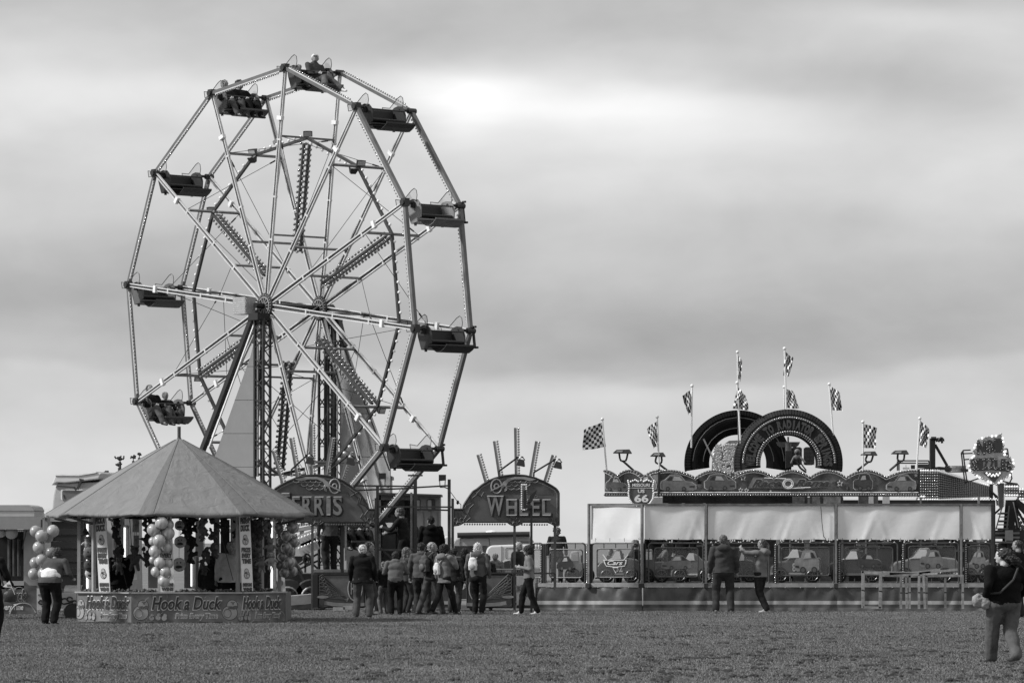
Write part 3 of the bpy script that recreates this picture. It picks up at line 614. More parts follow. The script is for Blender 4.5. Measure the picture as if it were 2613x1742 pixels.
# ---------------------------------------------------------------- frontage of the wheel: boards, posts, panels, cabin
FD = 104.4
PF = PL(1060, FD)
BOARD = M(.095, .45, var=.18, scale=1.6); EDGE = M(.02, .4, var=.1); LINE = M(.26, .5, var=.1); MIDG = M(.055, .5, var=.15)
def mirror(pts): return [(2121-x, y) for x, y in pts][::-1]
OUT = [(1158, 1340), (1158, 1299), (1181, 1299), (1184, 1287), (1190, 1277), (1200, 1262), (1206, 1254), (1216, 1248), (1228, 1238), (1245, 1227), (1262, 1220), (1285, 1214), (1312, 1211), (1340, 1213), (1365, 1219), (1390, 1229), (1408, 1239), (1420, 1247), (1426, 1256), (1426, 1340), (1416, 1340), (1408, 1335), (1398, 1331), (1335, 1331), (1325, 1337), (1314, 1340), (1303, 1337), (1295, 1331), (1185, 1331), (1172, 1338)]
def board(mir, txt, tbox, label):
    fx = (lambda x: 2121-x) if mir else (lambda x: x)
    mp = (lambda pts: mirror(pts)) if mir else (lambda p: p)
    t = thing('sign_board', PF.pt(fx(1300), 1340), label, 'sign board')
    mb = MB(); PF.poly(mb, mp(OUT), -.10, 0); ob('panel', mb, BOARD, t)
    mb = MB(); pts = mp(OUT); mb.path([PF.pt(x, y, .01) for x, y in pts], .028, 6, closed=True); ob('panel_edge', mb, EDGE, t)
    inn = [(1300+(x-1300)*.965, 1290+(y-1290)*.90) for x, y in OUT[4:20]]
    mb = MB(); mb.path([PF.pt(x, y, .008) for x, y in (mirror(inn) if mir else inn)], .008, 4); ob('painted_line', mb, LINE, t)
    # darker sky painted in the arch, behind the wing
    arch = [(1212, 1258)]+[(1300+(x-1300)*.93, 1300+(y-1300)*.93) for x, y in OUT[8:18]]+[(1412, 1262)]
    mb = MB(); PF.poly(mb, mp(arch), .002, .006); ob('arch_ground', mb, M(.06, .5, var=.3, scale=2.5), t)
    # feathered wing: stretched top feather, rows of scales, winged wheel
    mb = MB()
    for r_, (xa, xb, yy) in enumerate(((1300, 1372, 1224), (1290, 1352, 1233), (1298, 1338, 1242))):
        n = 5-r_
        for i in range(n):
            cx = xa+(xb-xa)*(i+.5)/n; PF.poly(mb, mp(ring(cx, yy, 9, 7.5, 12)), .010+.004*r_, .016+.004*r_)
    ob('wing_feathers', mb, MIDG, t)
    mb = MB()
    for r_, (xa, xb, yy) in enumerate(((1300, 1372, 1224), (1290, 1352, 1233), (1298, 1338, 1242))):
        n = 5-r_
        for i in range(n):
            cx = xa+(xb-xa)*(i+.5)/n; mb.path([PF.pt(fx(x), y, .03) for x, y in ring(cx, yy, 8.5, 7, 9, pi*1.05, pi*1.95)], .007, 4)
    top_ = [(1278, 1245), (1283, 1230), (1296, 1220), (1314, 1216), (1340, 1216), (1368, 1222), (1352, 1227), (1335, 1222), (1312, 1222), (1298, 1228), (1290, 1240)]
    PF.poly(mb, mp(top_), .03, .045)
    ob('wing_outline', mb, LINE, t)
    mb = MB()
    for rr_, wd in ((14.5, .02), (6, .02)): mb.path([PF.pt(fx(x), y, .03) for x, y in ring(1267, 1240, rr_*.93, rr_*1.25 if rr_ > 10 else rr_, 20)], wd, 5, closed=True)
    PF.bar(mb, (fx(1252), 1252), (fx(1284), 1236), .03, .06, .03)
    for q in (5, 8.5): mb.path([PF.pt(fx(x), y, .03) for x, y in ring(1287, 1244, q*.8, q, 12, -1.5, 3.4)], .014, 4)
    ob('winged_wheel', mb, LINE, t)
    # ribbon scroll at the outer shoulder
    rib = [(1230, 1252), (1222, 1262), (1212, 1256), (1202, 1268), (1206, 1284), (1194, 1292), (1188, 1304), (1196, 1316), (1186, 1328), (1174, 1322), (1172, 1308)]
    mb = MB(); rows = []
    for i, (x, y) in enumerate(rib):
        q = 4.5+2*sin(i*1.3); rows.append([PF.pt(fx(x-q), y-q*.5, .02), PF.pt(fx(x+q), y+q*.7, .02)])
    mb.sheet(rows); mb.sheet([[p+PF.n*-.012 for p in r] for r in rows]); ob('ribbon_scroll', mb, M(.075, .5, var=.3, scale=8), t)
    mb = MB()
    for j in (0, 1): mb.path([r[j]+PF.n*.004 for r in rows], .011, 4)
    PF.poly(mb, mp(ring(1174, 1314, 4, 6, 12)), .02, .03); ob('ribbon_edge', mb, M(.03, .5, var=0), t)
    # rosettes on the lower edge
    for cx in (1171, 1314, 1412):
        mb = MB()
        for s in (-1, 1): PF.poly(mb, mp(ring(cx+s*7.5, 1326, 6, 6.5, 14)), .015, .03)
        ro = ob('rosette', mb, M(.035, .5, var=.1), t); mb = MB()
        for s in (-1, 1): mb.path([PF.pt(fx(x), y, .035) for x, y in ring(cx+s*7.5, 1326, 5.2, 5.6, 12)], .006, 4, closed=True)
        mb.path([PF.pt(fx(x), y, .035) for x, y in ring(cx, 1336, 6, 5, 8, 0, pi)], .012, 4); ob('rosette_line', mb, M(.12, .5, var=0), ro)
    # painted stars and rings
    mb = MB(); r2 = random.Random(5)
    for i in range(16):
        x, y = r2.uniform(1215, 1415), r2.uniform(1262, 1322); q = r2.choice([.8, .8, 1.2, 2.6, 3.4])
        if tbox[0]-3 < fx(x) < tbox[2]+3 and tbox[1]-3 < y < tbox[3]+3: continue
        if q < 2: PF.poly(mb, ring(fx(x), y, q, q, 6), .002, .008)
        else: mb.path([PF.pt(a, b_, .006) for a, b_ in ring(fx(x), y, q, q, 12)], .006, 4, closed=True)
    ob('painted_stars', mb, M(.17, .5, var=.1), t)
    # block letters: dark side, grey body, pale bevelled faces
    x0, y0, x1, y1 = tbox; n = len(txt); gaps = {'I': .55, 'W': 1.45, 'F': .9, 'S': .95, 'E': .85, 'L': .85, 'H': 1.0, 'R': 1.0}
    tot = sum(gaps[c] for c in txt); cx = x0
    for i, c in enumerate(txt):
        wd = (x1-x0)*gaps[c]/tot; yt = y0-(9 if i == 0 else 0); a, b_ = cx+1, cx+wd-3
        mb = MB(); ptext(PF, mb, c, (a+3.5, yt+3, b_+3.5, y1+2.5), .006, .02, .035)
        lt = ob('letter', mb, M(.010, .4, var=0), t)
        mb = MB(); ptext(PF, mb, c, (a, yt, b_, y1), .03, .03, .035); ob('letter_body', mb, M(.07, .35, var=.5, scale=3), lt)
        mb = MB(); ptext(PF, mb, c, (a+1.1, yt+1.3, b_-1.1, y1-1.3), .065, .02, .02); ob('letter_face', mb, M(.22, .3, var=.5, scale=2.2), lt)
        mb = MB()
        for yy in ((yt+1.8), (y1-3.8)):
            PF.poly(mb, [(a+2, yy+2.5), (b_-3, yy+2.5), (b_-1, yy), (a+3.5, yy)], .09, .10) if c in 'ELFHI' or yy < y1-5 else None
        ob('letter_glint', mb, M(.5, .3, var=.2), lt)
        cx += wd
    # light bulbs under the lower edge
    mb = MB(); a_ = [(1186+i*6.4, 1337.0) for i in range(17)]+[(1332+i*6.4, 1338.0) for i in range(11)]
    for x, y in a_: mb.ball(PF.pt(fx(x), y, -.02), .026, 1)
    ob('bulb_string', mb, BULB, t, kind='stuff', smooth=True)
    return t
bF = board(True, 'FERRIS', (716, 1264, 877, 1315), 'arched fairground board lettered FERRIS with painted wing and ribbon')
bW = board(False, 'WHEEL', (1240, 1271, 1410, 1316), 'arched fairground board lettered WHEEL, right of the operator cabin')
def stick(a, b, nm):
    t = thing('light_stick', PF.pt(*b, -.05), nm, 'light stick', 'bulb sticks fanned above the wheel boards')
    A, B = PF.pt(*a, -.05), PF.pt(*b, -.05); mb = MB(); mb.beam(A, B, .05, .07, up=PF.n); mb.beam(B, B+(B-A)*.12, .07, .09, up=PF.n); ob('rail', mb, M(.16, .4, .2, var=.2), t)
    r_ = (B-A).normalized().cross(PF.n)*-.075
    if r_.x < 0: r_ = -r_
    mb = MB(); mb.beam(A+r_*.5, B+r_*.5, .03, .02, up=PF.n); ob('pale_strip', mb, WHITE, t)
    mb = MB(); along(mb, A+r_*1.15+(B-A)*.02, B+r_*1.15, .062, .032); ob('bulb_string', mb, BULB, t, kind='stuff', smooth=True)
for (a, b), nm in zip([((695, 1150), (718, 1228)), ((740, 1117), (757, 1214)), ((793, 1082), (794, 1207)), ((845, 1115), (830, 1210)), ((892, 1150), (868, 1222))], ['leftmost short', 'second tall leaning left', 'tallest upright middle', 'tall leaning right', 'rightmost short']):
    stick(a, b, nm+' bulb-studded stick above the FERRIS board')
for (a, b), nm in zip([((1218, 1160), (1239, 1232)), ((1260, 1125), (1274, 1218)), ((1314, 1091), (1316, 1213)), ((1368, 1125), (1352, 1216)), ((1410, 1160), (1388, 1230))], ['leftmost short', 'second tall leaning left', 'tallest upright middle', 'tall leaning right', 'rightmost short']):
    stick(a, b, nm+' bulb-studded stick above the WHEEL board')
def armlamp(px0, py0, px1, py1, nm, pl=PF, off=.1):
    t = thing('floodlight', pl.pt(px0, py0, off), nm, 'floodlight', 'floodlights on arms above the boards')
    mb = MB(); mb.path([pl.pt(px0, py0+14, off), pl.pt(px0, py0, off), pl.pt(px1, py1, off+.5)], .022, 6); pl_ = pl.pt(px1+4, py1, off+.5); mb.path([pl_+Vector((-.09, 0, .0)), pl_+Vector((.09, 0, 0))], .02, 5); ob('arm', mb, BLACK, t)
    c = pl.pt(px1+7, py1+14, off+.5); mb = MB(); mb.path([pl_+Vector((-.05, 0, 0)), c+Vector((-.09, 0, .04))], .012, 5); mb.path([pl_+Vector((.07, 0, 0)), c+Vector((.10, 0, .06))], .012, 5)
    v = [Vector((-.07, -.09, .08)), Vector((.07, -.09, .08)), Vector((.07, .09, .08)), Vector((-.07, .09, .08)), Vector((-.10, -.13, -.09)), Vector((.10, -.13, -.09)), Vector((.12, .1, -.07)), Vector((-.10, .1, -.07))]
    R = Matrix.Rotation(.2, 3, 'Y'); mb.add([c+R@x for x in v], [[0, 1, 2, 3], [4, 7, 6, 5], [0, 4, 5, 1], [1, 5, 6, 2], [2, 6, 7, 3], [3, 7, 4, 0]]); ob('lamp_head', mb, BLACK, t)
    mb = MB(); mb.ball(c+Vector((-.02, -.05, .12)), .035, 1); ob('bulb', mb, BULBW, t)
armlamp(744, 1198, 787, 1162, 'black floodlight on the arm over the left half of the FERRIS board')
armlamp(846, 1196, 890, 1164, 'black floodlight on the arm over the right half of the FERRIS board')
armlamp(1273, 1202, 1322, 1167, 'black floodlight on the arm over the middle of the WHEEL board')
armlamp(1362, 1205, 1416, 1173, 'black floodlight on the arm over the right end of the WHEEL board')
# posts and rails
fr = thing('entrance_frame', PF.pt(1057, 1559), 'dark steel posts and rails between the FERRIS and WHEEL boards', 'frame')
DPOST = M(.028, .45, .1, var=.3, scale=4)
for x, y0, y1, w_, off, mt in ((963, 1237, 1558, 7.5, -.06, DPOST), (959, 1270, 1558, 6, .05, DPOST), (1059, 1222, 1558, 9, -.3, DPOST), (1048, 1255, 1553, 5.5, -.6, M(.20, .5, .1, var=.3, scale=5)), (1146, 1222, 1558, 8, -.1, M(.035, .5, var=.4)), (1155, 1271, 1558, 7, .0, DPOST), (797, 1340, 1556, 6.5, .0, M(.07, .45, var=.3)), (872, 1340, 1470, 8, -.3, DPOST), (880, 1340, 1430, 5, -.5, M(.25, .5, var=.3)), (1313, 1340, 1556, 6.5, .0, M(.05, .5, var=.3)), (1416, 1340, 1500, 6.5, .0, M(.05, .5, var=.3))):
    mb = MB(); PF.rect(mb, x-w_/2, y0, x+w_/2, y1, off-.08, off); ob('post', mb, mt, fr)
for x0, y0, x1, y1, h_, off in ((900, 1238, 1059, 1240, 3.5, -.35), (905, 1250, 1060, 1244, 6, -.45), (1059, 1243, 1146, 1238, 4, -.2), (965, 1292, 1152, 1293, 4, -.02), (1064, 1299, 1142, 1301, 2, -.1), (962, 1402, 1156, 1403, 4, -.02), (800, 1463, 1156, 1463, 2.5, .02), (1040, 1212, 1078, 1212, 5, -.3), (1158, 1461, 1416, 1462, 2.5, .02)):
    mb = MB(); PF.bar(mb, (x0, y0), (x1, y1), .04, h_*.0097, off); ob('rail', mb, DPOST, fr)
mb = MB(); PF.bar(mb, (968, 1395), (1000, 1425), .04, .05, -.1); PF.bar(mb, (1055, 1560), (1055, 1466), .05, .05, -.2); ob('brace', mb, DPOST, fr)
mb = MB(); mb.path([PF.pt(1150, 1255, -.1), PF.pt(1168, 1280, -.1), PF.pt(1176, 1286, -.1), PF.pt(1176, 1299, -.05)], .008, 4); mb.ball(PF.pt(1168, 1281, -.1), (.04, .04, .06), 1); ob('cable', mb, BLACK, fr)
for x, y, nm in ((976, 1218, 'small black floodlight on the rail right of the FERRIS board'), (1129, 1222, 'small black floodlight at the top of the post beside the WHEEL board')):
    c = PF.pt(x, y, .0); t = thing('floodlight', c, nm, 'floodlight'); mb = MB(); v = [(-.09, -.1, -.07), (.09, -.1, -.05), (.09, -.1, .09), (-.09, -.1, .09), (-.06, .08, -.04), (.06, .08, -.04), (.06, .08, .04), (-.06, .08, .04)]
    mb.add([c+Vector(q)+Vector((0, .0, .02)) for q in v], [[3, 2, 1, 0], [4, 5, 6, 7], [0, 1, 5, 4], [1, 2, 6, 5], [2, 3, 7, 6], [3, 0, 4, 7]]); ob('lamp_head', mb, BLACK, t)
    mb = MB(); mb.path([c+Vector((-.07, 0, 0)), c+Vector((-.06, 0, -.2)), c+Vector((.06, 0, -.2)), c+Vector((.07, 0, 0))], .012, 5); mb.path([c+Vector((.06, 0, -.2)), c+Vector((.16, 0, -.24))], .015, 5); ob('bracket', mb, BLACK, t)
# painted round-fronted panels along the ground
def artpanel(x0, x1, mir, label, crest=None, seed=0):
    t = thing('painted_panel', PF.pt((x0+x1)/2, 1552), label, 'painted panel'); mb = MB(); PF.rect(mb, x0, 1465, x1, 1549, -.06, 0); ob('panel', mb, M(.10, .5, var=.25, scale=3), t)
    mb = MB(); mb.path([PF.pt(x, y, .01) for x, y in ((x0, 1549), (x1, 1549), (x1, 1465), (x0, 1465))], .018, 4, closed=True); ob('panel_edge', mb, BLACK, t)
    fx = (lambda u: x1-u*(x1-x0)) if mir else (lambda u: x0+u*(x1-x0))
    mb = MB(); ln = MB()
    for i in range(6):   # fan of feathered rays
        y = 1470+i*9; a = [(fx(.02), y), (fx(.10), y-5+i), (fx(.66), 1528-i*1.5), (fx(.62), 1534-i*1.0), (fx(.03), y+6)]
        PF.poly(mb, a if not mir else a[::-1], .006+.004*i, .010+.004*i); ln.path([PF.pt(x, yy, .032) for x, yy in a], .006, 4, closed=True)
        ln.path([PF.pt(x, yy, .032) for x, yy in ring(fx(.10+.03*i), 1476+i*8, 5, 5, 10)], .006, 4, closed=True)
    ob('painted_rays', mb, M(.022, .5, var=.2), t); ob('ray_line', ln, M(.08, .5, var=.1), t)
    mb = MB(); b_ = [(fx(.12), 1532), (fx(.4), 1537), (fx(.7), 1538), (fx(1.0), 1537), (fx(1.0), 1545), (fx(.6), 1547), (fx(.3), 1545), (fx(.12), 1541)]; PF.poly(mb, b_ if not mir else b_[::-1], .03, .036); PF.poly(mb, ring(fx(.1), 1522, 15, 4, 16), .03, .04); ob('painted_band', mb, M(.20, .45, var=.3, scale=3), t)
    mb = MB(); PF.poly(mb, ring(fx(.08), 1535, 7, 9, 16), .04, .05); ob('painted_urn', mb, M(.03, .5, var=.2), t)
    if crest:
        c = (fx(.80), 1501); mb = MB(); PF.poly(mb, ring(*c, 17, 30, 26), .04, .05); md = ob('medallion', mb, M(.03, .5, var=.2), t)
        mb = MB(); mb.path([PF.pt(x, y, .055) for x, y in ring(*c, 18, 31, 26)], .014, 5, closed=True); ob('medallion_rim', mb, M(.26, .4, var=.1), md)
        mb = MB(); ptext(PF, mb, crest, (c[0]-11, 1486, c[0]+12, 1516), .055, .01, .01); ob('initials', mb, M(.22, .4, var=.1), md)
artpanel(812, 930, False, 'dark painted panel with fan of rays and oval crest, left of the queue', 'Hb')
artpanel(1192, 1308, True, 'dark painted panel with fan of rays, right of the queue', 'Hb', 3)
t = thing('painted_panel', PF.pt(1060, 1552), 'middle painted panel with a snarling beast, glimpsed between the people', 'painted panel'); mb = MB(); PF.rect(mb, 966, 1465, 1150, 1549, -.06, 0); ob('panel', mb, M(.05, .5, var=.3, scale=3), t)
mb = MB()
for i in range(9): mb.path([PF.pt(x, y, .01) for x, y in ring(1058+RND.uniform(-6, 12), 1500+RND.uniform(-25, 25), RND.uniform(5, 14), RND.uniform(4, 12), 9, RND.uniform(0, 3), RND.uniform(4, 6))], .012, 4)
ob('painted_lines', mb, M(.18, .5, var=.3), t); mb = MB(); PF.rect(mb, 1030, 1533, 1150, 1541, .004, .012); ob('painted_band', mb, M(.3, .5), t)
mb = MB(); PF.rect(mb, 798, 1466, 811, 1549, -.05, .04); ob('panel_post', mb, BLACK, label='black upright between painted panel and wheel trailer', cat='post')
# plinth and steps under the attendant
st = thing('step_platform', PF.pt(850, 1470, -1), 'wooden step platform under the ride attendant', 'platform'); pq = PL(850, 106.2)
mb = MB(); pq.rect(mb, 800, 1452, 935, 1459, -.4, .4); ob('deck', mb, M(.16, .7, var=.25), st)
mb = MB(); pq.rect(mb, 803, 1459, 930, 1470, -.35, .3); pq.rect(mb, 803, 1470, 830, 1551, -.35, .25); ob('side_board', mb, M(.08, .7, var=.2), st)
pf = thing('ride_platform', pq.pt(1040, 1500, -1), 'low steel platform behind the rails of the big wheel', 'platform')
mb = MB(); pq.rect(mb, 960, 1457, 1160, 1470, -2.0, .2); ob('deck', mb, DARK, pf); mb = MB()
for x in (965, 1010, 1055, 1100, 1150): pq.rect(mb, x-3, 1470, x+3, 1556, -.2, .1)
pq.rect(mb, 960, 1520, 1160, 1528, -.2, .05); ob('support', mb, DARK, pf)
# trailer with wheels beneath the wheel
ch = thing('wheel_trailer', pq.pt(770, 1552, -2), 'dark wheeled trailer with bulb-lit ramps under the big wheel', 'trailer'); pc = PL(770, 107.4)
mb = MB(); pc.rect(mb, 716, 1462, 812, 1524, -1.6, 0); pc.poly(mb, [(716, 1400), (740, 1410), (770, 1462), (716, 1462)], -1, 0); ob('body', mb, M(.012, .4, var=.3), ch, bevel=.03)
for x in (735, 795):
    mb = MB(); c = pc.pt(x, 1522, .08); mb.lathe(c, [(0, -.05), (.22, -.05), (.25, 0), (.42, 0), (.46, .03), (.46, .22), (.42, .25), (0, .25)], 26, (0, 1, 0)); wh = ob('wheel', mb, M(.015, .7, var=.2), ch)
    mb = MB(); mb.lathe(c-Vector((0, .02, 0)), [(0, -.03), (.16, -.03), (.25, 0), (.27, .02)], 18, (0, 1, 0)); ob('rim', mb, M(.28, .4, .3, var=.2), wh)
    mb = MB()
    for i in range(9): mb.ball(c+Vector((.2*cos(i*.7), -.06, .2*sin(i*.7))), (.03, .01, .03), 1)
    ob('rim_hole', mb, BLACK, wh)
for a, b_ in (((765, 1380), (812, 1362)), ((765, 1405), (812, 1385))):
    mb = MB(); pc.bar(mb, a, b_, .3, .10, .3); rp = ob('ramp', mb, M(.42, .5, var=.1), ch); mb = MB(); along(mb, pc.pt(a[0], a[1]-7, .4), pc.pt(b_[0], b_[1]-7, .4), .08, .035); ob('bulb_string', mb, BULBW, rp, kind='stuff', smooth=True)
mb = MB()
for a, b_ in (((780, 1400), (780, 1460)), ((765, 1440), (812, 1412)), ((770, 1412), (812, 1450)), ((740, 1462), (812, 1430)), ((722, 1380), (775, 1480))): pc.bar(mb, a, b_, .05, .06, .2)
ob('strut', mb, DARK, ch); mb = MB(); mb.path([pc.pt(x, y, .35) for x, y in ring(785, 1425, 9, 12, 14)], .03, 5, closed=True); mb.path([pc.pt(x, y, .35) for x, y in ring(783, 1428, 6, 8, 12)], .03, 5, closed=True); ob('cable_coil', mb, BLACK, ch)
mb = MB(); pc.rect(mb, 727, 1541, 818, 1553, -.1, .5); ob('ground_beam', mb, M(.04, .6, var=.3), ch); mb = MB()
mb.beam(pc.pt(725, 1532, .6), pc.pt(815, 1524, .6), .25, .03, up=(0, 1, .3)); ob('ramp', mb, M(.5, .5), ch)
for x0, x1, y0 in ((850, 880, 1553), (876, 900, 1550), (945, 960, 1551)): mb = MB(); PF.rect(mb, x0, y0-5, x1, y0+4, -.3, .05); ob('packing_block', mb, M(.3, .7, var=.2), label='pale %s packing block under the painted panel' % ('left' if x0 == 850 else 'middle' if x0 == 876 else 'right'), cat='block')
# signboard edge with STOP, seen behind the right end of the round stall
ps = PL(700, 99, 0); t = thing('stop_board', ps.pt(700, 1540), 'pale board lettered STOP behind the right end of the round stall', 'sign'); mb = MB(); ps.poly(mb, [(664, 1560), (733, 1560), (726, 1470), (664, 1476)], -.03, 0); ob('panel', mb, M(.40, .6, var=.1), t)
mb = MB(); ptext(ps, mb, 'STOP', (668, 1478, 722, 1506), .005, .01, .03); ob('lettering', mb, M(.06, .5, var=0), t)
# operator cabin and trailer box
pc = PL(1040, 109.5, 0); cb = thing('operator_cabin', pc.pt(1040, 1552, -1), 'grey panelled operator cabin with rounded windows behind the rails', 'cabin'); CG = M(.20, .6, var=.08, scale=2)
mb = MB(); pc.rect(mb, 1060, 1262, 1123, 1470, -1.6, 0); ob('wall', mb, CG, cb)
mb = MB(); pc.rect(mb, 965, 1262, 1060, 1275, -1.6, -.02); pc.rect(mb, 965, 1262, 972, 1470, -1.6, -.02); pc.rect(mb, 965, 1262, 1060, 1470, -1.7, -1.6); ob('wall', mb, M(.15, .6, var=.1), cb)
mb = MB(); pc.poly(mb, [(962, 1262), (1127, 1266), (1127, 1261), (962, 1256)], -1.8, .15); ob('roof', mb, M(.05, .5, var=.2), cb)
def rrect(x0, y0, x1, y1, r, n=4): return [(cx+r*cos(a), cy-r*sin(a)) for cx, cy, a0 in ((x1-r, y1-r, -pi/2), (x1-r, y0+r, 0), (x0+r, y0+r, pi/2), (x0+r, y1-r, pi)) for a in [a0+i*pi/2/n for i in range(n+1)]]
for x0, x1 in ((1062, 1073), (1089, 1111)):
    mb = MB(); pc.poly(mb, rrect(x0, 1272, x1, 1302, 5), .0, .02); wn = ob('window', mb, M(.03, .4), cb)
    mb = MB(); pc.poly(mb, rrect(x0+2, 1275, x1-(10 if x1 > 1100 else 2), 1300, 3), .02, .03); ob('pane', mb, M(.3, .3, var=.05), wn)
mb = MB()
for x0, x1 in ((968, 986), (1004, 1028)):
    pc.poly(mb, rrect(x0, 1273, x1, 1330, 5), -1.59, -1.57)
ob('rear_window', mb, M(.42, .4, var=.05), cb)
mb = MB()
for x in (1080, 1100, 1116): pc.rect(mb, x-.4, 1304, x+.4, 1470, 0, .012)
ob('panel_joint', mb, M(.1, .6, var=0), cb)
mb = MB(); pc.rect(mb, 976, 1320, 1010, 1400, -.6, .2); pc.rect(mb, 997, 1312, 1009, 1321, -.3, .1); ob('control_desk', mb, DARK, cb); mb = MB(); mb.add([pc.pt(985, 1333, .5), pc.pt(1003, 1333, .5), pc.pt(1012, 1349, .7), pc.pt(994, 1349, .7)], [[0, 1, 2, 3], [3, 2, 1, 0]]); ob('desk_panel', mb, M(.55, .5), cb)
mb = MB(); mb.ball(pc.pt(1064, 1358, .2), (.06, .03, .16), 2); ob('vent', mb, BLACK, cb)
pt_ = PL(930, 112.5, 0); tb = thing('wheel_truck_box', pt_.pt(930, 1552, -1), 'light grey box trailer behind the right shoulder of the FERRIS board', 'trailer'); mb = MB(); pt_.rect(mb, 884, 1222, 995, 1545, -2.4, 0); ob('body', mb, M(.24, .6, var=.08), tb)
mb = MB(); pt_.rect(mb, 884, 1214, 1000, 1222, -2, .1); pt_.rect(mb, 883, 1209, 905, 1216, -1, .1); ob('roof_rail', mb, M(.05, .5), tb); mb = MB(); pt_.poly(mb, [(884, 1222), (960, 1222), (975, 1240), (984, 1300), (884, 1300)], .0, .03); ob('front_sheet', mb, M(.19, .6, var=.06), tb)
mb = MB(); c = pt_.pt(944, 1238, .3); mb.lathe(c-Vector((0, 0, .06)), [(0, 0), (.06, 0), (.06, .14), (.03, .18), (0, .18)], 10); ob('beacon', mb, M(.08, .3), tb)
# the black pole with a studded L lamp in front of WHEEL
pp = PL(1355, 101.5); t = thing('lamp_pole', pp.pt(1355, 1562), 'black pole with a bulb-studded letter stand and tilted floodlight before the WHEEL board', 'lamp post')
mb = MB(); pp.rect(mb, 1353, 1290, 1359, 1562, -.03, .03); ob('pole', mb, BLACK, t)
mb = MB(); pp.poly(mb, [(1336, 1250), (1344, 1250), (1344, 1288), (1358, 1288), (1358, 1296), (1336, 1296)], 0, .08); pp.poly(mb, [(1350, 1278), (1352, 1265), (1366, 1252), (1371, 1249), (1364, 1266), (1356, 1282)], .05, .07); ob('bracket', mb, BLACK, t)
mb = MB(); pp.rect(mb, 1329, 1234, 1345, 1302, -.04, .0); ob('bulb_board', mb, M(.18, .4), t)
mb = MB()
for i in range(12):
    for x in (1331, 1343): mb.ball(pp.pt(x, 1236+i*5.6, .02), .02, 1)
for x in (1335, 1339): mb.ball(pp.pt(x, 1236, .02), .02, 1); mb.ball(pp.pt(x, 1300, .02), .02, 1)
ob('bulb_string', mb, BULBW, t, kind='stuff', smooth=True)
# ---- vehicles parked beyond
def vehicle(name, label, px, d, prof, depth, mat, cat, yaw=0):
    pl = PL(px, d, yaw); b_ = pl.pt(px, HY); b_.z = 0; t = thing(name, b_, label, cat); mb = MB(); pl.poly(mb, prof, -depth, 0); ob('body', mb, mat, t, bevel=.05); return t, pl
VW = M(.62, .35, var=.04, scale=1, coat=.3)
t, pl = vehicle('motorhome', 'long white high-roofed motorhome with black awning roll beyond the WHEEL board posts', 1260, 128, [(1150, 1535), (1150, 1395), (1160, 1376), (1175, 1368), (1352, 1366), (1362, 1380), (1368, 1440), (1368, 1535)], 2.2, M(.36, .4, var=.05, scale=1), 'motorhome')
mb = MB(); mb.tube(pl.pt(1167, 1365, .1), pl.pt(1352, 1362, .1), .085, 10); ob('awning_roll', mb, DARK, t); mb = MB(); mb.ball(pl.pt(1253, 1357, -.8), (.18, .3, .06), 2); ob('roof_dome', mb, WHITE, t)
mb = MB(); pl.rect(mb, 1160, 1392, 1245, 1418, 0, .02); ob('window', mb, DARK, t); mb = MB(); mb.path([pl.pt(x, y, .01) for x, y in ((1173, 1390), (1175, 1372), (1248, 1372), (1250, 1392))], .008, 4); pl.rect(mb, 1178, 1371, 1208, 1373, 0, .02); ob('hatch_line', mb, DARK, t)
mb = MB(); ptext(pl, mb, 'AUTOCREST', (1322, 1380, 1352, 1384), .01, .01, .0); ob('lettering', mb, M(.1), t)
for x in (1200, 1340): mb = MB(); mb.lathe(pl.pt(x, 1520, .06), [(0, 0), (.3, 0), (.36, .04), (.36, .25), (0, .25)], 20, (0, 1, 0)); ob('wheel', mb, DARK, t)
t, pl = vehicle('white_van', 'white panel van parked in front of the motorhome', 1290, 122, [(1236, 1540), (1236, 1425), (1243, 1398), (1252, 1391), (1300, 1389), (1345, 1388), (1392, 1390), (1392, 1540)], 1.9, VW, 'van')
mb = MB(); mb.path([pl.pt(x, y, .01) for x, y in rrect(1290, 1397, 1334, 1424, 3)], .008, 4, closed=True); pl.rect(mb, 1279, 1392, 1279.8, 1500, 0, .02); ob('door_line', mb, M(.2), t)
mb = MB(); pl.poly(mb, [(1220, 1420), (1233, 1395), (1244, 1392), (1238, 1425)], -.5, -.2); ob('windscreen', mb, M(.05, .2), t)
for x in (1262, 1372): mb = MB(); mb.lathe(pl.pt(x, 1526, .06), [(0, 0), (.28, 0), (.33, .04), (.33, .22), (0, .22)], 20, (0, 1, 0)); ob('wheel', mb, DARK, t)
t, pl = vehicle('parked_car', 'silver hatchback parked behind the barrier, left of the white-haired man', 1300, 119, [(1255, 1535), (1255, 1470), (1262, 1450), (1284, 1430), (1300, 1426), (1335, 1425), (1350, 1440), (1378, 1446), (1382, 1470), (1382, 1535)], 1.6, M(.30, .25, .2, var=.05, coat=.5), 'car')
mb = MB(); pl.poly(mb, [(1273, 1449), (1288, 1432), (1300, 1429), (1302, 1449)], 0, .015); pl.poly(mb, [(1305, 1449), (1305, 1429), (1332, 1428), (1346, 1447)], 0, .015); ob('window', mb, M(.04, .15, spec=.8), t)
for x in (1275, 1362): mb = MB(); mb.lathe(pl.pt(x, 1521, .05), [(0, 0), (.24, 0), (.31, .04), (.31, .2), (0, .2)], 20, (0, 1, 0)); ob('wheel', mb, DARK, t)
t, pl = vehicle('white_van', 'pale van nose just right of the operator cabin', 1135, 124, [(1118, 1540), (1118, 1378), (1140, 1366), (1150, 1368), (1158, 1400), (1160, 1540)], 1.8, VW, 'van')
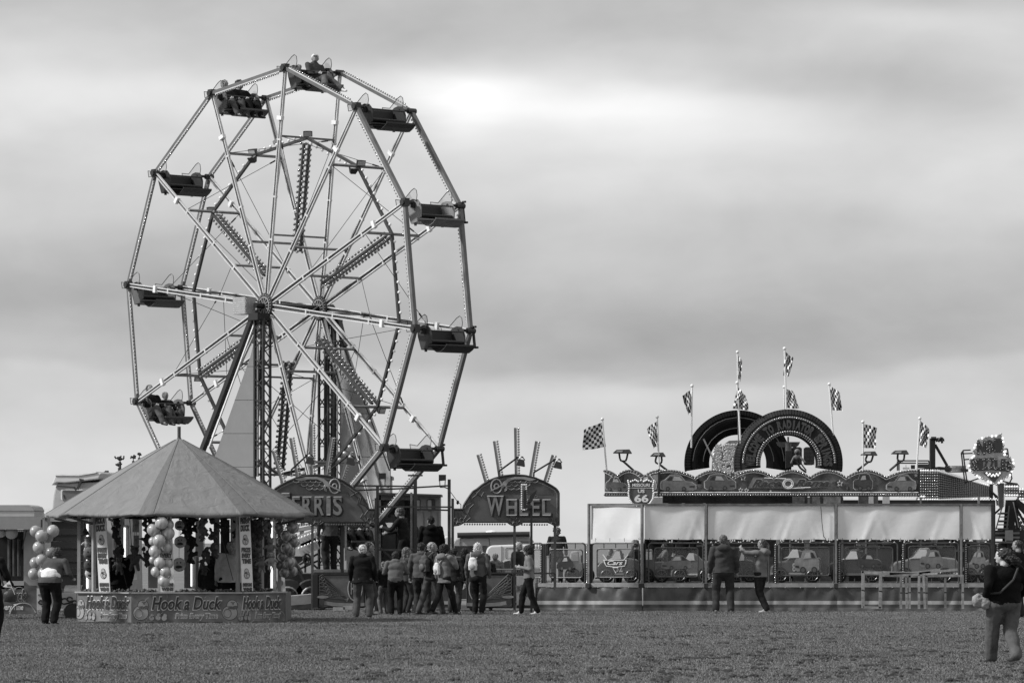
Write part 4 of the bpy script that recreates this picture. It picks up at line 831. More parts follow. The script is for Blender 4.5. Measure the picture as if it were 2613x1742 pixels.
mb = MB(); pl.poly(mb, [(1120, 1400), (1138, 1396), (1148, 1415), (1120, 1418)], 0, .02); ob('window', mb, M(.05, .2), t); mb = MB(); mb.lathe(pl.pt(1136, 1524, .06), [(0, 0), (.28, 0), (.33, .04), (.33, .22), (0, .22)], 20, (0, 1, 0)); ob('wheel', mb, DARK, t)
# crowd barrier and strictly-small sign
pb = PL(1330, 110.5); t = thing('crowd_barrier', pb.pt(1320, 1550), 'steel crowd barrier with thin uprights right of the painted panel', 'barrier'); mb = MB()
for y in (1452, 1535): mb.tube(pb.pt(1262, y), pb.pt(1352, y), .022, 6)
ob('rail', mb, STEEL, t)
for i in range(20): mb = MB(); mb.tube(pb.pt(1264+i*4.5, 1452), pb.pt(1264+i*4.5, 1535), .009, 5); ob('bar', mb, STEEL, t)
for x in (1266, 1348): mb = MB(); mb.tube(pb.pt(x, 1535), pb.pt(x, 1550), .022, 6); ob('foot', mb, STEEL, t)
ps = PL(1340, 106.5); t = thing('notice_board', ps.pt(1340, 1550), 'pale notice board lettered STRICTLY SMALL behind the woman in profile', 'sign'); mb = MB(); ps.rect(mb, 1318, 1468, 1366, 1545, -.03, 0); ob('panel', mb, M(.33, .6, var=.1), t)
mb = MB(); ptext(ps, mb, 'STRICTLY', (1292+24, 1492, 1338, 1506), .005, .005, .01, .2, skew=-6); ptext(ps, mb, 'SMALL', (1331, 1509, 1364, 1521), .005, .005, .02); ob('lettering', mb, M(.08), t)
mb = MB(); ps.rect(mb, 1318, 1543, 1372, 1551, -.1, .02); ob('foot_rail', mb, BLACK, t)
# ---------------------------------------------------------------- round Hook a Duck stall
SCN = Vector(P(457, HY, 92.0)); SCN.z = 0; SR = 2.27
def sv(deg, r=SR, z=0.0): a = radians(deg); return SCN+Vector((r*sin(a), -r*cos(a), z))
VA = [-6+45*i for i in range(8)]
def zz(py, d=90.0): return H+(HY-py)*d/F
stall = thing('game_stall', SCN, 'eight-sided Hook a Duck stall with a cone tent roof', 'stall')
BPX = [(197, 90.9), (335, 89.55), (618, 89.75), (727, 91.1)]
BPT = [Vector((P(x, HY, d).x, d, 0)) for x, d in BPX]
BL = [(q-p).length for p, q in zip(BPT, BPT[1:])]
def wrapped(s, z, off):
    """s = length along the three printed front boards, 0 at the left front corner"""
    k, s0 = (0, -BL[0]) if s < 0 else (1, 0) if s < BL[1] else (2, BL[1])
    a, b = BPT[k], BPT[k+1]; u = (b-a)/BL[k]; n = Vector((u.y, -u.x, 0)); return a+u*max(0, min(BL[k], s-s0))+n*off+Vector((0, 0, z))
SIDE = 2*SR*sin(pi/8); ZB, ZT = zz(1586), zz(1513)
m = bpy.data.materials.new('bubble_print'); m.use_nodes = True; t_ = m.node_tree; b_ = t_.nodes['Principled BSDF']; b_.inputs['Roughness'].default_value = .45
tcn = t_.nodes.new('ShaderNodeTexCoord'); n = t_.nodes.new('ShaderNodeTexNoise'); n.inputs['Scale'].default_value = 2.2; n.inputs['Detail'].default_value = 3; t_.links.new(tcn.outputs['Object'], n.inputs['Vector'])
r_ = t_.nodes.new('ShaderNodeMapRange'); r_.inputs[1].default_value = .32; r_.inputs[2].default_value = .7; r_.inputs[3].default_value = .06; r_.inputs[4].default_value = .22
t_.links.new(n.outputs['Fac'], r_.inputs[0]); t_.links.new(r_.outputs[0], b_.inputs['Base Color'])

SS = [-BL[0]+sum(BL)*i/60 for i in range(61)]+[0.0, BL[1]]; SS.sort()
mb = MB(); rows = [[], []]
for s_ in SS: rows[0].append(wrapped(s_, ZB+.01*sin(s_*5), .004*sin(s_*7))); rows[1].append(wrapped(s_, ZT, .0))
mb.sheet(rows); mb.sheet([[p-(p-SCN).normalized()*.02 for p in r] for r in rows]); banner = ob('banner', mb, m, stall)
bk = [BPT[3], Vector((BPT[3].x, 93.4, 0)), Vector((BPT[3].x-1.1, 94.4, 0)), Vector((BPT[0].x+1.1, 94.4, 0)), Vector((BPT[0].x, 93.4, 0)), BPT[0]]
mb = MB()
for p, q in zip(bk, bk[1:]): mb.prism([p+Vector((0, 0, ZB)), q+Vector((0, 0, ZB)), q+Vector((0, 0, ZT)), p+Vector((0, 0, ZT))], (0, .0, 0)) if False else mb.beam((p+q)/2+Vector((0, 0, ZB)), (p+q)/2+Vector((0, 0, ZT)), (q-p).length, .03, up=(q-p).cross(Vector((0, 0, 1))))
ob('rear_board', mb, M(.12, .5, var=.3), stall)
mb = MB()
for p, q in zip(BPT, BPT[1:]): mb.beam(p+Vector((0, 0, ZT+.015)), q+Vector((0, 0, ZT+.015)), .14, .03)
ob('counter_edge', mb, M(.30, .5, var=.15), stall)
mb = MB(); dn = [p+(Vector((SCN.x, SCN.y, 0))-p).normalized()*.6 for p in BPT]; mb.add([p+Vector((0, 0, ZT-.05)) for p in BPT+dn], [[0, 1, 5, 4], [1, 2, 6, 5], [2, 3, 7, 6]]); ob('counter', mb, M(.12, .6), stall)
def wtext(mb, txt, s0, s1, z0, z1, off, bold, shear=.25, rise=0.0):
    v, f, sz = textgeo(txt, bold, shear, .02)
    mb.add([wrapped(s0+(s1-s0)*a, z0+(z1-z0)*b+rise*(a-.5), off+.008*c) for a, b, c in v], f)
DK = M(.025, .5, var=0); PALEL = M(.65, .5, var=0); MID = M(.16, .5, var=0)
UN = 1.74
for i, c0 in enumerate((-.80, 1.17, 3.05)):
    mb = MB(); wd = (.74, .755, .72)[i]
    wtext(mb, 'Hook a Duck', c0-wd, c0+wd, ZB+.245, ZB+.555, .006, .055); ob('lettering_outline', mb, PALEL, banner)
    mb = MB(); wtext(mb, 'Hook a Duck', c0-wd+.015, c0+wd-.015, ZB+.265, ZB+.535, .016, .03); ob('lettering', mb, DK, banner)
    mb = MB(); wtext(mb, 'Prize Every Time', c0-.25, c0+.66, ZB+.04, ZB+.20, .006, .045); ob('small_lettering_outline', mb, PALEL, banner)
    mb = MB(); wtext(mb, 'Prize Every Time', c0-.24, c0+.65, ZB+.055, ZB+.19, .016, .0); ob('small_lettering', mb, MID, banner)
    # a plump cartoon duck and three ducklings, printed flat
    for j, (dx, dz, q) in enumerate(((-.95, .26, 1.0), (-.74, .11, .36), (-.60, .12, .36), (-.47, .11, .36))):
        def el(cx, cz, rx, rz, off, n=18): return [wrapped(c0+dx+q*(cx+rx*cos(a)), ZB+dz+q*(cz+rz*sin(a)), off) for a in np.linspace(0, 2*pi, n+1)[:-1]]
        nrm = (el(0, 0, .1, .1, .02)[0]-el(0, 0, .1, .1, .01)[0])
        mb = MB()
        for e_ in ((-.02, -.06, .17, .16), (.03, .10, .12, .12)): mb.prism(el(*e_, .006+.003*j), nrm*.2)
        dk = ob('duck_outline', mb, DK, banner)
        mb = MB()
        for e_ in ((-.02, -.06, .158, .148), (.03, .10, .108, .108)): mb.prism(el(*e_, .011+.003*j), nrm*.2)
        ob('duck_body', mb, M(.30, .5, var=.15), banner)
        mb = MB(); mb.path(el(-.07, -.07, .08, .09, .017), .006*q**.5, 4, closed=True); mb.prism(el(.10, .06, .055, .032, .018), nrm*.2); mb.prism(el(.05, .13, .014, .02, .02, 8), nrm*.2)
        mb.path([wrapped(c0+dx+q*x, ZB+dz+q*z, .02) for x, z in ((.0, .17), (.05, .155), (.09, .17))], .006*q**.5, 4)
        ob('duck_lines', mb, M(.08, .5), banner)
rr = random.Random(21)
bub = MB(); hi = MB()
for i in range(44):
    s = rr.uniform(-1.65, 3.85); z = rr.uniform(ZB+.05, ZT-.05); q = rr.choice([.02, .03, .04, .06, .12, .17])
    pts = [wrapped(s+q*cos(a), max(ZB, min(ZT, z+q*sin(a))), .003) for a in np.linspace(0, 2*pi, 19)[:-1]]; bub.path(pts, .004 if q < .1 else .007, 3, closed=True)
    pts = [wrapped(s+q*.8*cos(a), max(ZB+.005, min(ZT-.005, z+q*.8*sin(a))), .003) for a in np.linspace(.6*pi, 1.1*pi, 6)]; hi.path(pts, q*.09, 3)
ob('bubble_outline', bub, M(.26, .4, var=.2), banner, kind='stuff'); ob('bubble_glint', hi, M(.40, .4, var=.1), banner, kind='stuff')
# posts and printed pillar boards
ZE = zz(1306, 90)
for k in range(8):
    mb = MB(); mb.beam(sv(VA[k], SR-.06, 0), sv(VA[k], SR-.06, ZE+.1), .07, .07, up=(sv(VA[k])-SCN)); ob('post', mb, M(.30, .5, var=.15), stall)
for a_, px in ((-51, 263), (-6, 424), (39, 627)):
    yaw = {-51: -28, -6: 0, 39: 22}[a_]; d = sv(a_).y-.03; pl = PL(px, d, yaw); wd = {-51: 14, -6: 18, 39: 14}[a_]
    top, bot = 1312, {-51: 1518, -6: 1512, 39: 1507}[a_]; sl_ = {-51: 6, -6: 4, 39: 4}[a_]
    mb = MB(); pl.poly(mb, [(px-wd+sl_, bot), (px+wd+sl_, bot), (px+wd-sl_, top), (px-wd-sl_, top)], 0, .025); br = ob('pillar_board', mb, M(.66, .5, var=.04), stall)
    def off_(y): return sl_*(y-1412)/100
    for lines, y0, y1 in ((('PICK A', 'DUCK'), 1318, 1356), (('PRIZE', 'EVERY', 'TIME'), 1395, 1438), (('EVERYONE', 'WINS'), 1485, 1508)):
        n = len(lines)
        for i, ln in enumerate(lines):
            ya = y0+(y1-y0)*i/n+1; yb = y0+(y1-y0)*(i+1)/n-1; o_ = off_((ya+yb)/2)
            mb = MB(); ptext(pl, mb, ln, (px-wd+2.5+o_, ya, px+wd-2.5+o_, yb), .028, .01, .07, skew=-2 if y0 < 1330 else 0); ob('print', mb, M(.05, .5, var=0), br)
    for y in (1376, 1462):
        o_ = off_(y); mb = MB(); pl.poly(mb, ring(px+o_, y+4, wd*.55, 10, 16), .028, .032); pl.poly(mb, ring(px+o_-1, y-5, wd*.4, 8, 14), .028, .032); ob('duck_outline', mb, DK, br)
        mb = MB(); pl.poly(mb, ring(px+o_, y+4, wd*.47, 8.6, 16), .033, .036); pl.poly(mb, ring(px+o_-1, y-5, wd*.33, 6.8, 14), .033, .036); ob('duck_body', mb, M(.40, .5, var=.1), br)
        mb = MB(); pl.poly(mb, ring(px+o_-wd*.2, y-1, wd*.16, 3, 10), .037, .04); mb.path([pl.pt(x, yy, .038) for x, yy in ring(px+o_+2, y+6, wd*.25, 5, 10, 0, 5)], .005, 3); ob('duck_lines', mb, DK, br)
# roof: sixteen-fold cloth cone with wrinkles and a peg
m = M(.165, .75, var=.07, scale=2.5).copy(); m.name = 'tent_cloth'; t_ = m.node_tree; b_ = t_.nodes['Principled BSDF']
tcn = t_.nodes.new('ShaderNodeTexCoord'); acc = None
for st, sc, ds in (((1, 1, .35), 3.0, .05), ((1, 1, 1), 12, .005), ((1, 1, 1), 24, .001)):
    mp = t_.nodes.new('ShaderNodeMapping'); mp.inputs['Scale'].default_value = st; t_.links.new(tcn.outputs['Object'], mp.inputs[0])
    n = t_.nodes.new('ShaderNodeTexNoise'); n.inputs['Scale'].default_value = sc; n.inputs['Detail'].default_value = 4; n.inputs['Distortion'].default_value = 1.2; t_.links.new(mp.outputs[0], n.inputs['Vector'])
    bp = t_.nodes.new('ShaderNodeBump'); bp.inputs['Distance'].default_value = ds; bp.inputs['Strength'].default_value = .8; t_.links.new(n.outputs['Fac'], bp.inputs['Height'])
    if acc: t_.links.new(acc, bp.inputs['Normal'])
    acc = bp.outputs[0]
t_.links.new(acc, b_.inputs['Normal'])
from mathutils import noise as mnoise
RE = 2.96; ZR = zz(1308, 89.2); ZA = zz(1116, 92)
def roofpt(deg, t):
    k = (deg+6)/45; fr_ = k-math.floor(k); a0 = radians(-6+45*math.floor(k)); a1 = a0+pi/4
    r = RE*t; x = sin(a0)*(1-fr_)+sin(a1)*fr_; y = -cos(a0)*(1-fr_)-cos(a1)*fr_
    sagr = 1+.035*sin(pi*fr_)*0; cr_ = ZA+(ZR-ZA)*t+.10*t*(1-t)-.03*sin(pi*fr_)*t**2
    w_ = .016*t*mnoise.noise(Vector((deg*.22, t*2.2, 0)))+.020*t*t*mnoise.noise(Vector((deg*.55, t*1.2, 4)))
    return SCN+Vector((r*x, r*y, cr_+w_))
mb = MB(); degs = [-6+45*i/24 for i in range(192)]
rows = [[roofpt(d_, t) for d_ in degs] for t in [.02+.98*i/34 for i in range(35)]]
drop = [[p+Vector((0, 0, -.05-.03*mnoise.noise(Vector((i*.11, 2, 0))))) for i, p in enumerate(rows[-1])]]
tuck = [[SCN+(Vector((p.x, p.y, 0))-Vector((SCN.x, SCN.y, 0)))*.93+Vector((0, 0, p.z-.02)) for p in drop[0]]]
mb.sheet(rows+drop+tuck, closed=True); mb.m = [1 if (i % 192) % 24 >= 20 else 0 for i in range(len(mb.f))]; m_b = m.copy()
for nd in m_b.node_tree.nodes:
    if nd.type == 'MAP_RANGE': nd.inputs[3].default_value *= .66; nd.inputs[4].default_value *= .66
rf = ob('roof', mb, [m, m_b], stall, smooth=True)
mb = MB()
for k in range(8): mb.path([roofpt(VA[k]+.01, t)+Vector((0, 0, .004)) for t in [.03+.97*i/20 for i in range(21)]], .007, 4)
ob('roof_seam', mb, M(.14, .8, var=0), rf)
mb = MB(); mb.tube(SCN+Vector((0, 0, ZA-.08)), SCN+Vector((0, 0, zz(1088, 92))), .038, 10); mb.ball(SCN+Vector((0, 0, ZA-.03)), (.05, .05, .05), 2); ob('roof_peg', mb, M(.06, .6, var=.3), stall)
mb = MB(); ins = [[SCN+(Vector((p.x, p.y, 0))-Vector((SCN.x, SCN.y, 0)))*.97+Vector((0, 0, p.z-.07)) for p in rows[i]] for i in range(0, 35, 4)]
mb.sheet([[Vector((p.x, p.y, p.z)) for p in r] for r in ins], closed=True); ob('roof_lining', mb, M(.02, .9, var=.2), stall)
mb = MB()
for k in range(8):
    a = sv(VA[k], SR-.06, ZE-.25); b = sv(VA[k], RE*.93, ZR-.1); mb.beam(a, b, .03, .05); mb.beam(sv(VA[k], SR-.06, ZE), sv(VA[k]+45, SR-.06, ZE), .05, .08)
ob('roof_bracket', mb, M(.10, .6, var=.2), stall)
# fluorescent tubes
TL = M(.8, .3, var=0, emit=1.5)
for x, y0, y1, d in ((223, 1336, 1500, 91.2), (318, 1345, 1496, 93), (488, 1420, 1495, 93.8), (693, 1330, 1500, 91.6)):
    mb = MB(); mb.tube(P(x, y0, d), P(x, y1, d), .02, 8); lt = ob('light_tube', mb, TL, stall); mb = MB(); mb.box((P(x, (y0+y1)/2, d)+Vector((0.03, .06, 0))), (.13, .05, (y1-y0)*d/F+.1)); ob('tube_holder', mb, M(.35, .5), lt)
for x0, x1, y0, y1, d in ((300, 400, 1306, 1306, 93.6), (400, 460, 1304, 1304, 93.9), (495, 600, 1303, 1301, 93.9), (636, 681, 1303, 1303, 93.2)):
    mb = MB(); mb.tube(P(x0, y0, d), P(x1, y1, d), .028, 8); ob('light_tube', mb, TL, stall)
# centre column with white display boards
for x0, x1, y0, y1, d, v in ((378, 402, 1330, 1500, 93.2, .35), (470, 486, 1325, 1500, 93.5, .25), (500, 520, 1340, 1420, 93.4, .55), (545, 560, 1320, 1500, 93.6, .3), (588, 606, 1320, 1500, 93.3, .4), (290, 310, 1330, 1500, 93.5, .35), (325, 350, 1430, 1478, 93.4, .45)):
    mb = MB(); pl = PL((x0+x1)/2, d); pl.rect(mb, x0, y0, x1, y1, -.03, 0); ob('inner_board', mb, M(v, .5, var=.1), stall)
mb = MB(); pl = PL(457, 93.9); pl.rect(mb, 563, 1325, 586, 1450, -.03, 0); pl.rect(mb, 240, 1330, 262, 1500, -.03, 0); pl.rect(mb, 630, 1325, 700, 1500, -.03, 0); ob('inner_screen', mb, M(.02, .7, var=.3), stall)
# prizes: soft toys hung from the roof and on the posts
def toy(x, y, sz, v, kind, label, d=91.4):
    c = P(x, y, d); s = sz*d/F/2; t = thing('soft_toy', c, label, 'soft toy', 'soft toys and prizes hung in the round stall'); mb = MB(); r = random.Random(int(x*7+y))
    if kind == 'bear':
        mb.ball(c, (s*.8, s*.6, s), 2); mb.ball(c+Vector((0, -s*.2, s*1.35)), s*.68, 2)
        for q in (-1, 1): mb.ball(c+Vector((q*s*.5, 0, s*1.9)), s*.25, 1); mb.cap(c+Vector((q*s*.7, -s*.2, s*.5)), c+Vector((q*s*1.35, -s*.4, -s*.1)), s*.26, s*.24, 7); mb.cap(c+Vector((q*s*.4, -.1*s, -s*.8)), c+Vector((q*s*.6, -s*.5, -s*1.6)), s*.3, s*.28, 7)
        mb.ball(c+Vector((0, -s*.8, s*1.2)), s*.26, 1)
    elif kind == 'round':
        mb.ball(c, (s, s*.5, s), 3)
    elif kind == 'swirl':
        for z, q in ((-.6, 1), (-.1, .75), (.35, .5), (.8, .22)): mb.ball(c+Vector((0, 0, z*s)), (q*s, q*s*.7, s*.36), 2)
    elif kind == 'string':
        n = int(sz/7)
        for i in range(n*3):
            p = c+Vector((r.uniform(-.5, .5)*.17, r.uniform(-.05, .05), (i/n/3-.5)*sz*d/F)); mb.ball(p, (r.uniform(.03, .07), .04, r.uniform(.03, .06)), 1, rot=Matrix.Rotation(r.uniform(0, 3), 3, 'Y'))
            if i % 2: mb.cap(p, p+Vector((r.uniform(-.1, .1), 0, r.uniform(-.1, .02))), .025, .015, 5)
    elif kind == 'bag':
        mb.box(c, (s*1.0, s*.2, s*2)); mb.ball(c, (s*.4, s*.25, s*.9), 2)
    bd = skin('toy_body', mb, max(.014, s*.08) if kind != 'string' else .016, M(v, .85, var=.35, scale=9 if kind != 'string' else 14), t, 2, disp=.008)
    mb = MB()
    if kind in ('bear', 'round', 'swirl'):
        h0 = Vector((0, 0, s*1.4)) if kind == 'bear' else Vector((0, 0, s*.2))
        for q in (-1, 1): mb.ball(c+h0+Vector((q*s*.25, -s*(.75 if kind != 'round' else .47), s*.1)), (s*.1, s*.06, s*.14), 1)
        if kind == 'round': mb.ball(c+Vector((0, -s*.45, -s*.3)), (s*.5, s*.08, s*.22), 2)
        ob('toy_face', mb, BLACK, t)
    mb = MB(); mb.tube(c+Vector((0, 0, s)), Vector((c.x, c.y, ZE-.02)), .005, 4); ob('hanging_cord', mb, BLACK, t)
toy(218, 1355, 22, .02, 'swirl', 'dark swirl-shaped cushion with eyes at the top left of the stall', 90.8)
toy(229, 1412, 34, .10, 'round', 'grey round cushion toy, upper of the pair beside the left pillar', 90.8)
toy(229, 1442, 32, .05, 'round', 'dark round cushion toy beneath the grey one by the left pillar', 90.9)
toy(232, 1462, 32, .40, 'round', 'pale round cushion toy lowest beside the left pillar', 91.0)
toy(222, 1388, 20, .45, 'bear', 'small white bear above the round cushions', 91.2)
toy(240, 1372, 26, .35, 'bag', 'clear bag with a toy hanging left of the left pillar', 90.7)
toy(296, 1350, 75, .02, 'string', 'string of dark little toys right of the left pillar, upper', 90.9)
toy(300, 1420, 60, .04, 'string', 'string of grey little toys right of the left pillar, lower', 91.0)
toy(304, 1445, 24, .07, 'bear', 'brown bear hanging low right of the left pillar', 90.8)
toy(347, 1340, 34, .30, 'bag', 'large clear toy bag hanging high between left and middle pillars', 91.5)
toy(348, 1380, 30, .22, 'bag', 'second clear toy bag under the large one', 91.5)
toy(344, 1425, 34, .09, 'bear', 'big grey bear hanging beneath the clear toy bags', 91.8)
toy(375, 1375, 130, .05, 'string', 'long string of grey monkeys left of the ball bunch', 91.7)
toy(458, 1340, 26, .32, 'round', 'round winking cushion right of the middle pillar, upper', 91.2)
toy(460, 1382, 32, .38, 'round', 'round laughing cushion right of the middle pillar', 91.2)
toy(457, 1440, 36, .42, 'round', 'big pale round cushion below the laughing one', 91.3)
toy(490, 1370, 130, .012, 'string', 'long dark string of small toys, left one behind the middle panel', 91.5)
toy(476, 1345, 80, .04, 'string', 'short dark cluster of toys beside the laughing cushion', 91.6)
toy(518, 1345, 60, .14, 'string', 'small string of pale toys above the white board', 91.4)
toy(522, 1430, 70, .06, 'string', 'string of toys under the white board', 91.6)
toy(545, 1370, 100, .10, 'string', 'hanging cluster of two-tone fish toys', 91.7)
toy(572, 1335, 45, .03, 'string', 'dark toys hanging above the woman in the cream jumper', 91.6)
toy(606, 1345, 50, .02, 'string', 'black jagged toys left of the right pillar', 91.3)
toy(660, 1345, 60, .06, 'string', 'toys hanging high right of the right pillar', 91.2)
toy(655, 1400, 90, .08, 'string', 'grey toys hanging in the right bay of the stall', 91.2)
toy(682, 1350, 50, .12, 'string', 'pale toys hanging beside the far right tube', 90.9)
toy(690, 1398, 26, .10, 'bear', 'small grey bear near the right end tube', 90.6)
toy(668, 1440, 24, .16, 'bear', 'small pale bear in the right bay', 90.8)
toy(692, 1432, 24, .20, 'bear', 'fair-haired doll-like toy near the right end', 90.6)
toy(651, 1465, 70, .04, 'string', 'toys hanging low right of the right pillar', 91.0)
# clutter on the counter: prizes and hooks
mb = MB(); r = random.Random(8)
for i in range(260):
    a = r.uniform(-80, 80); p = sv(a, r.uniform(SR-.55, SR-.12), ZT+r.uniform(0, .07)); mb.ball(p, (r.uniform(.02, .06), r.uniform(.02, .06), r.uniform(.02, .05)), 1)
ob('counter_prizes', mb, M(.10, .6, var=.9, scale=16), label='jumble of small prizes and plastic ducks along the stall counter', cat='prizes', kind='stuff')
for i, (x0, y0, x1, y1) in enumerate(((283, 1330, 326, 1505), (330, 1310, 338, 1430), (595, 1480, 560, 1350), (680, 1500, 700, 1420), (700, 1410, 640, 1430))):
    mb = MB(); mb.tube(P(x0, y0, 90.6), P(x1, y1, 90.6), .008, 5); ob('hook_pole', mb, BLACK, label=['thin dark pole slanting behind the left pillar board', 'thin dark cord hung before the clear bags', 'thin dark pole by the cream jumper', 'thin pole at the right end of the stall', 'cord slung across the right bay'][i], cat='hook pole')
# bunches of balls
def bunch(balls, d, v, label, cord):
    c0 = P(balls[0][0], balls[0][1], d); t = thing('ball_bunch', c0, label, 'bunch of balls', 'netted bunches of balls hung at the stalls')
    for i, (x, y, r_, dd) in enumerate(balls):
        mb = MB(); mb.ball(P(x, y, d+dd), r_*d/F, 4, rot=Matrix.Rotation(i*1.3, 3, 'X')@Matrix.Rotation(i*.9, 3, 'Z')); ob('ball', mb, v[i % len(v)], t, smooth=True)
    mb = MB(); mb.path([P(x, y, d+.05) for x, y in cord], .012, 5); ob('cord', mb, M(.2, .6), t)
def ballmat(v, kind, seed):
    m = M(v, .28, var=0, coat=.4, spec=.5).copy(); m.name = 'ball_vinyl_%d' % seed; t_ = m.node_tree; b_ = t_.nodes['Principled BSDF']; tcn = t_.nodes.new('ShaderNodeTexCoord')
    if kind == 'swirl': n = t_.nodes.new('ShaderNodeTexWave'); n.inputs['Scale'].default_value = 3.2; n.inputs['Distortion'].default_value = 5; n.inputs['Detail'].default_value = 1
    elif kind == 'blotch': n = t_.nodes.new('ShaderNodeTexNoise'); n.inputs['Scale'].default_value = 5.5; n.inputs['Distortion'].default_value = 1.5
    else: n = t_.nodes.new('ShaderNodeTexVoronoi'); n.inputs['Scale'].default_value = 4.5
    t_.links.new(tcn.outputs['Object'], n.inputs['Vector']); r = t_.nodes.new('ShaderNodeMapRange')
    if kind == 'spot': r.inputs[1].default_value = .10; r.inputs[2].default_value = .13; r.inputs[3].default_value = v*.15; r.inputs[4].default_value = v
    elif kind == 'swirl': r.inputs[3].default_value = v*.8; r.inputs[4].default_value = v*1.1
    else: r.inputs[1].default_value = .42; r.inputs[2].default_value = .6; r.inputs[3].default_value = v*.45; r.inputs[4].default_value = v*1.15
    t_.links.new(n.outputs['Fac' if kind != 'spot' else 'Distance'], r.inputs[0]); t_.links.new(r.outputs[0], b_.inputs['Base Color']); return m
bm1 = [ballmat(.30, 'spot', 1), ballmat(.26, 'spot', 2), ballmat(.33, 'spot', 3), ballmat(.16, 'spot', 4)]
bm2 = [ballmat(.42, 'swirl', 5), ballmat(.36, 'swirl', 6)]; bm3 = [ballmat(.30, 'blotch', 7), ballmat(.24, 'blotch', 8)]
bunch([(106, 1367, 16, 0), (91, 1355, 15, .18), (135, 1354, 16, .1), (122, 1371, 14, .3), (99, 1396, 15.5, .05), (131, 1409, 15, .0), (90, 1435, 14.5, .2), (106, 1428, 15, -.05), (134, 1439, 15, .1), (87, 1464, 15.5, .1), (113, 1463, 17, -.08)], 89.4, [bm1[0], bm1[1], bm1[2], bm1[0], bm1[2], bm1[3], bm1[1], bm1[0], bm1[2], bm1[1], bm1[0]], 'bunch of glossy grey balls hanging before the kiosk at the far left', [(113, 1310), (113, 1355), (110, 1400), (103, 1450)])
bunch([(412, 1333, 16.5, -.1), (392, 1351, 17, .0), (430, 1338, 14, .15), (429, 1360, 17, .05), (391, 1380, 12, .25), (406, 1379, 16.5, -.12), (424, 1388, 14, .2), (425, 1396, 14, .1), (395, 1406, 15.5, .0), (391, 1428, 11, .2), (407, 1435, 14.5, -.1), (429, 1438, 13, .1), (398, 1458, 13.5, .0), (422, 1458, 14, -.1), (418, 1482, 15, -.05)], 89.3, bm2, 'tall bunch of pale swirled balls in front of the middle pillar', [(412, 1316), (412, 1350), (411, 1420), (415, 1470)])
bunch([(747, 1345, 16, 0), (709, 1347, 15, .1), (730, 1366, 14.5, -.1), (716, 1380, 13, .1), (751, 1383, 13.5, .05), (731, 1397, 15, -.1), (742, 1407, 12, .15), (720, 1420, 13, .0), (739, 1435, 15.5, -.1), (716, 1442, 12, .15), (747, 1457, 13, .1), (726, 1460, 13, -.05)], 91.6, bm3, 'bunch of blotchy marbled balls at the right end of the round stall', [(738, 1300), (735, 1350), (735, 1400), (732, 1450)])
# ---------------------------------------------------------------- kiosk, lorry and truck on the left
pk = PL(60, 94.5, 0); t = thing('kiosk', pk.pt(45, 1568, -1), 'pale catering kiosk with raised hatch at the far left', 'kiosk'); KW = M(.33, .5, var=.06, scale=2)
mb = MB(); pk.poly(mb, [(-90, 1302), (-90, 1287), (72, 1287), (83, 1291), (88, 1300), (88, 1304), (-90, 1304)], -2, 0); ob('roof', mb, M(.30, .5, var=.06), t, bevel=.03)
mb = MB(); pk.rect(mb, -90, 1304, 87, 1317, -2, -.02); ob('fascia', mb, M(.38, .5, var=.05), t)
mb = MB(); pk.rect(mb, -90, 1318, 128, 1350, -.02, .5); ob('hatch', mb, M(.24, .5, var=.06), t); mb = MB(); pk.rect(mb, 116, 1321, 127, 1324, .5, .56); pk.bar(mb, (113, 1325), (113, 1345), .03, .03, .55); ob('latch', mb, DARK, t)
mb = MB(); pk.poly(mb, [(60, 1350), (88, 1350), (95, 1500), (60, 1500)], -2, -.02); pk.rect(mb, -90, 1482, 62, 1502, -.4, .05); ob('wall', mb, M(.30, .5, var=.08), t)
mb = MB(); pk.rect(mb, -90, 1350, 60, 1500, -1.6, -1.5); ob('interior', mb, M(.010, .8, var=.5), t); mb = MB(); pk.bar(mb, (69, 1352), (58, 1400), .02, .03, .1); ob('hatch_stay', mb, DARK, t)
mb = MB(); [mb.ball(pk.pt(x, 1354, -.1), .018, 1) for x in range(-20, 78, 5)]; ob('bulb_string', mb, BULBW, t, kind='stuff', smooth=True)
mb = MB(); [mb.tube(pk.pt(x, 1375, -1.2), pk.pt(x, 1470, -1.2), .05, 8) for x in (8, 20, 32)]; ob('cup_stack', mb, M(.05, .4, var=.4), t)
mb = MB(); pk.rect(mb, -90, 1493, 94, 1566, .02, .05); bn = ob('banner', mb, M(.10, .5, var=.5, scale=2), t)
for txt, bx, bo, mt in (('Duck', (20, 1502, 68, 1534), .05, PALEL), ('Duck', (21, 1503, 67, 1533), .02, DK), ('Every Time', (2, 1540, 60, 1560), .02, PALEL)):
    mb = MB(); ptext(pk, mb, txt, bx, .055 if bo > .03 or mt is PALEL else .065, .006, bo, .25); ob('lettering', mb, mt, bn)
mb = MB(); mb.path([pk.pt(x, y, .056) for x, y in ring(60, 1572, 34, 34, 16, .3, pi-.2)], .02, 4); mb.path([pk.pt(x, y, .056) for x, y in ring(50, 1515, 18, 18, 14)], .008, 4, closed=True); ob('bubble_outline', mb, M(.22), bn)
for x in (-20, 10, 40, 90): mb = MB(); mb.tube(pk.pt(x, 1566), pk.pt(x, 1580), .012, 5); ob('leg', mb, STEEL, t)
for x, q in ((5, 13), (32, 17)): c = pk.pt(x, 1358, .2); tt = thing('ball_bunch', c, ('left' if x < 10 else 'right')+' pale ball hanging under the kiosk hatch', 'ball', None); mb = MB(); mb.ball(c, q*94/F, 3); ob('ball', mb, bm1[2], tt, smooth=True)
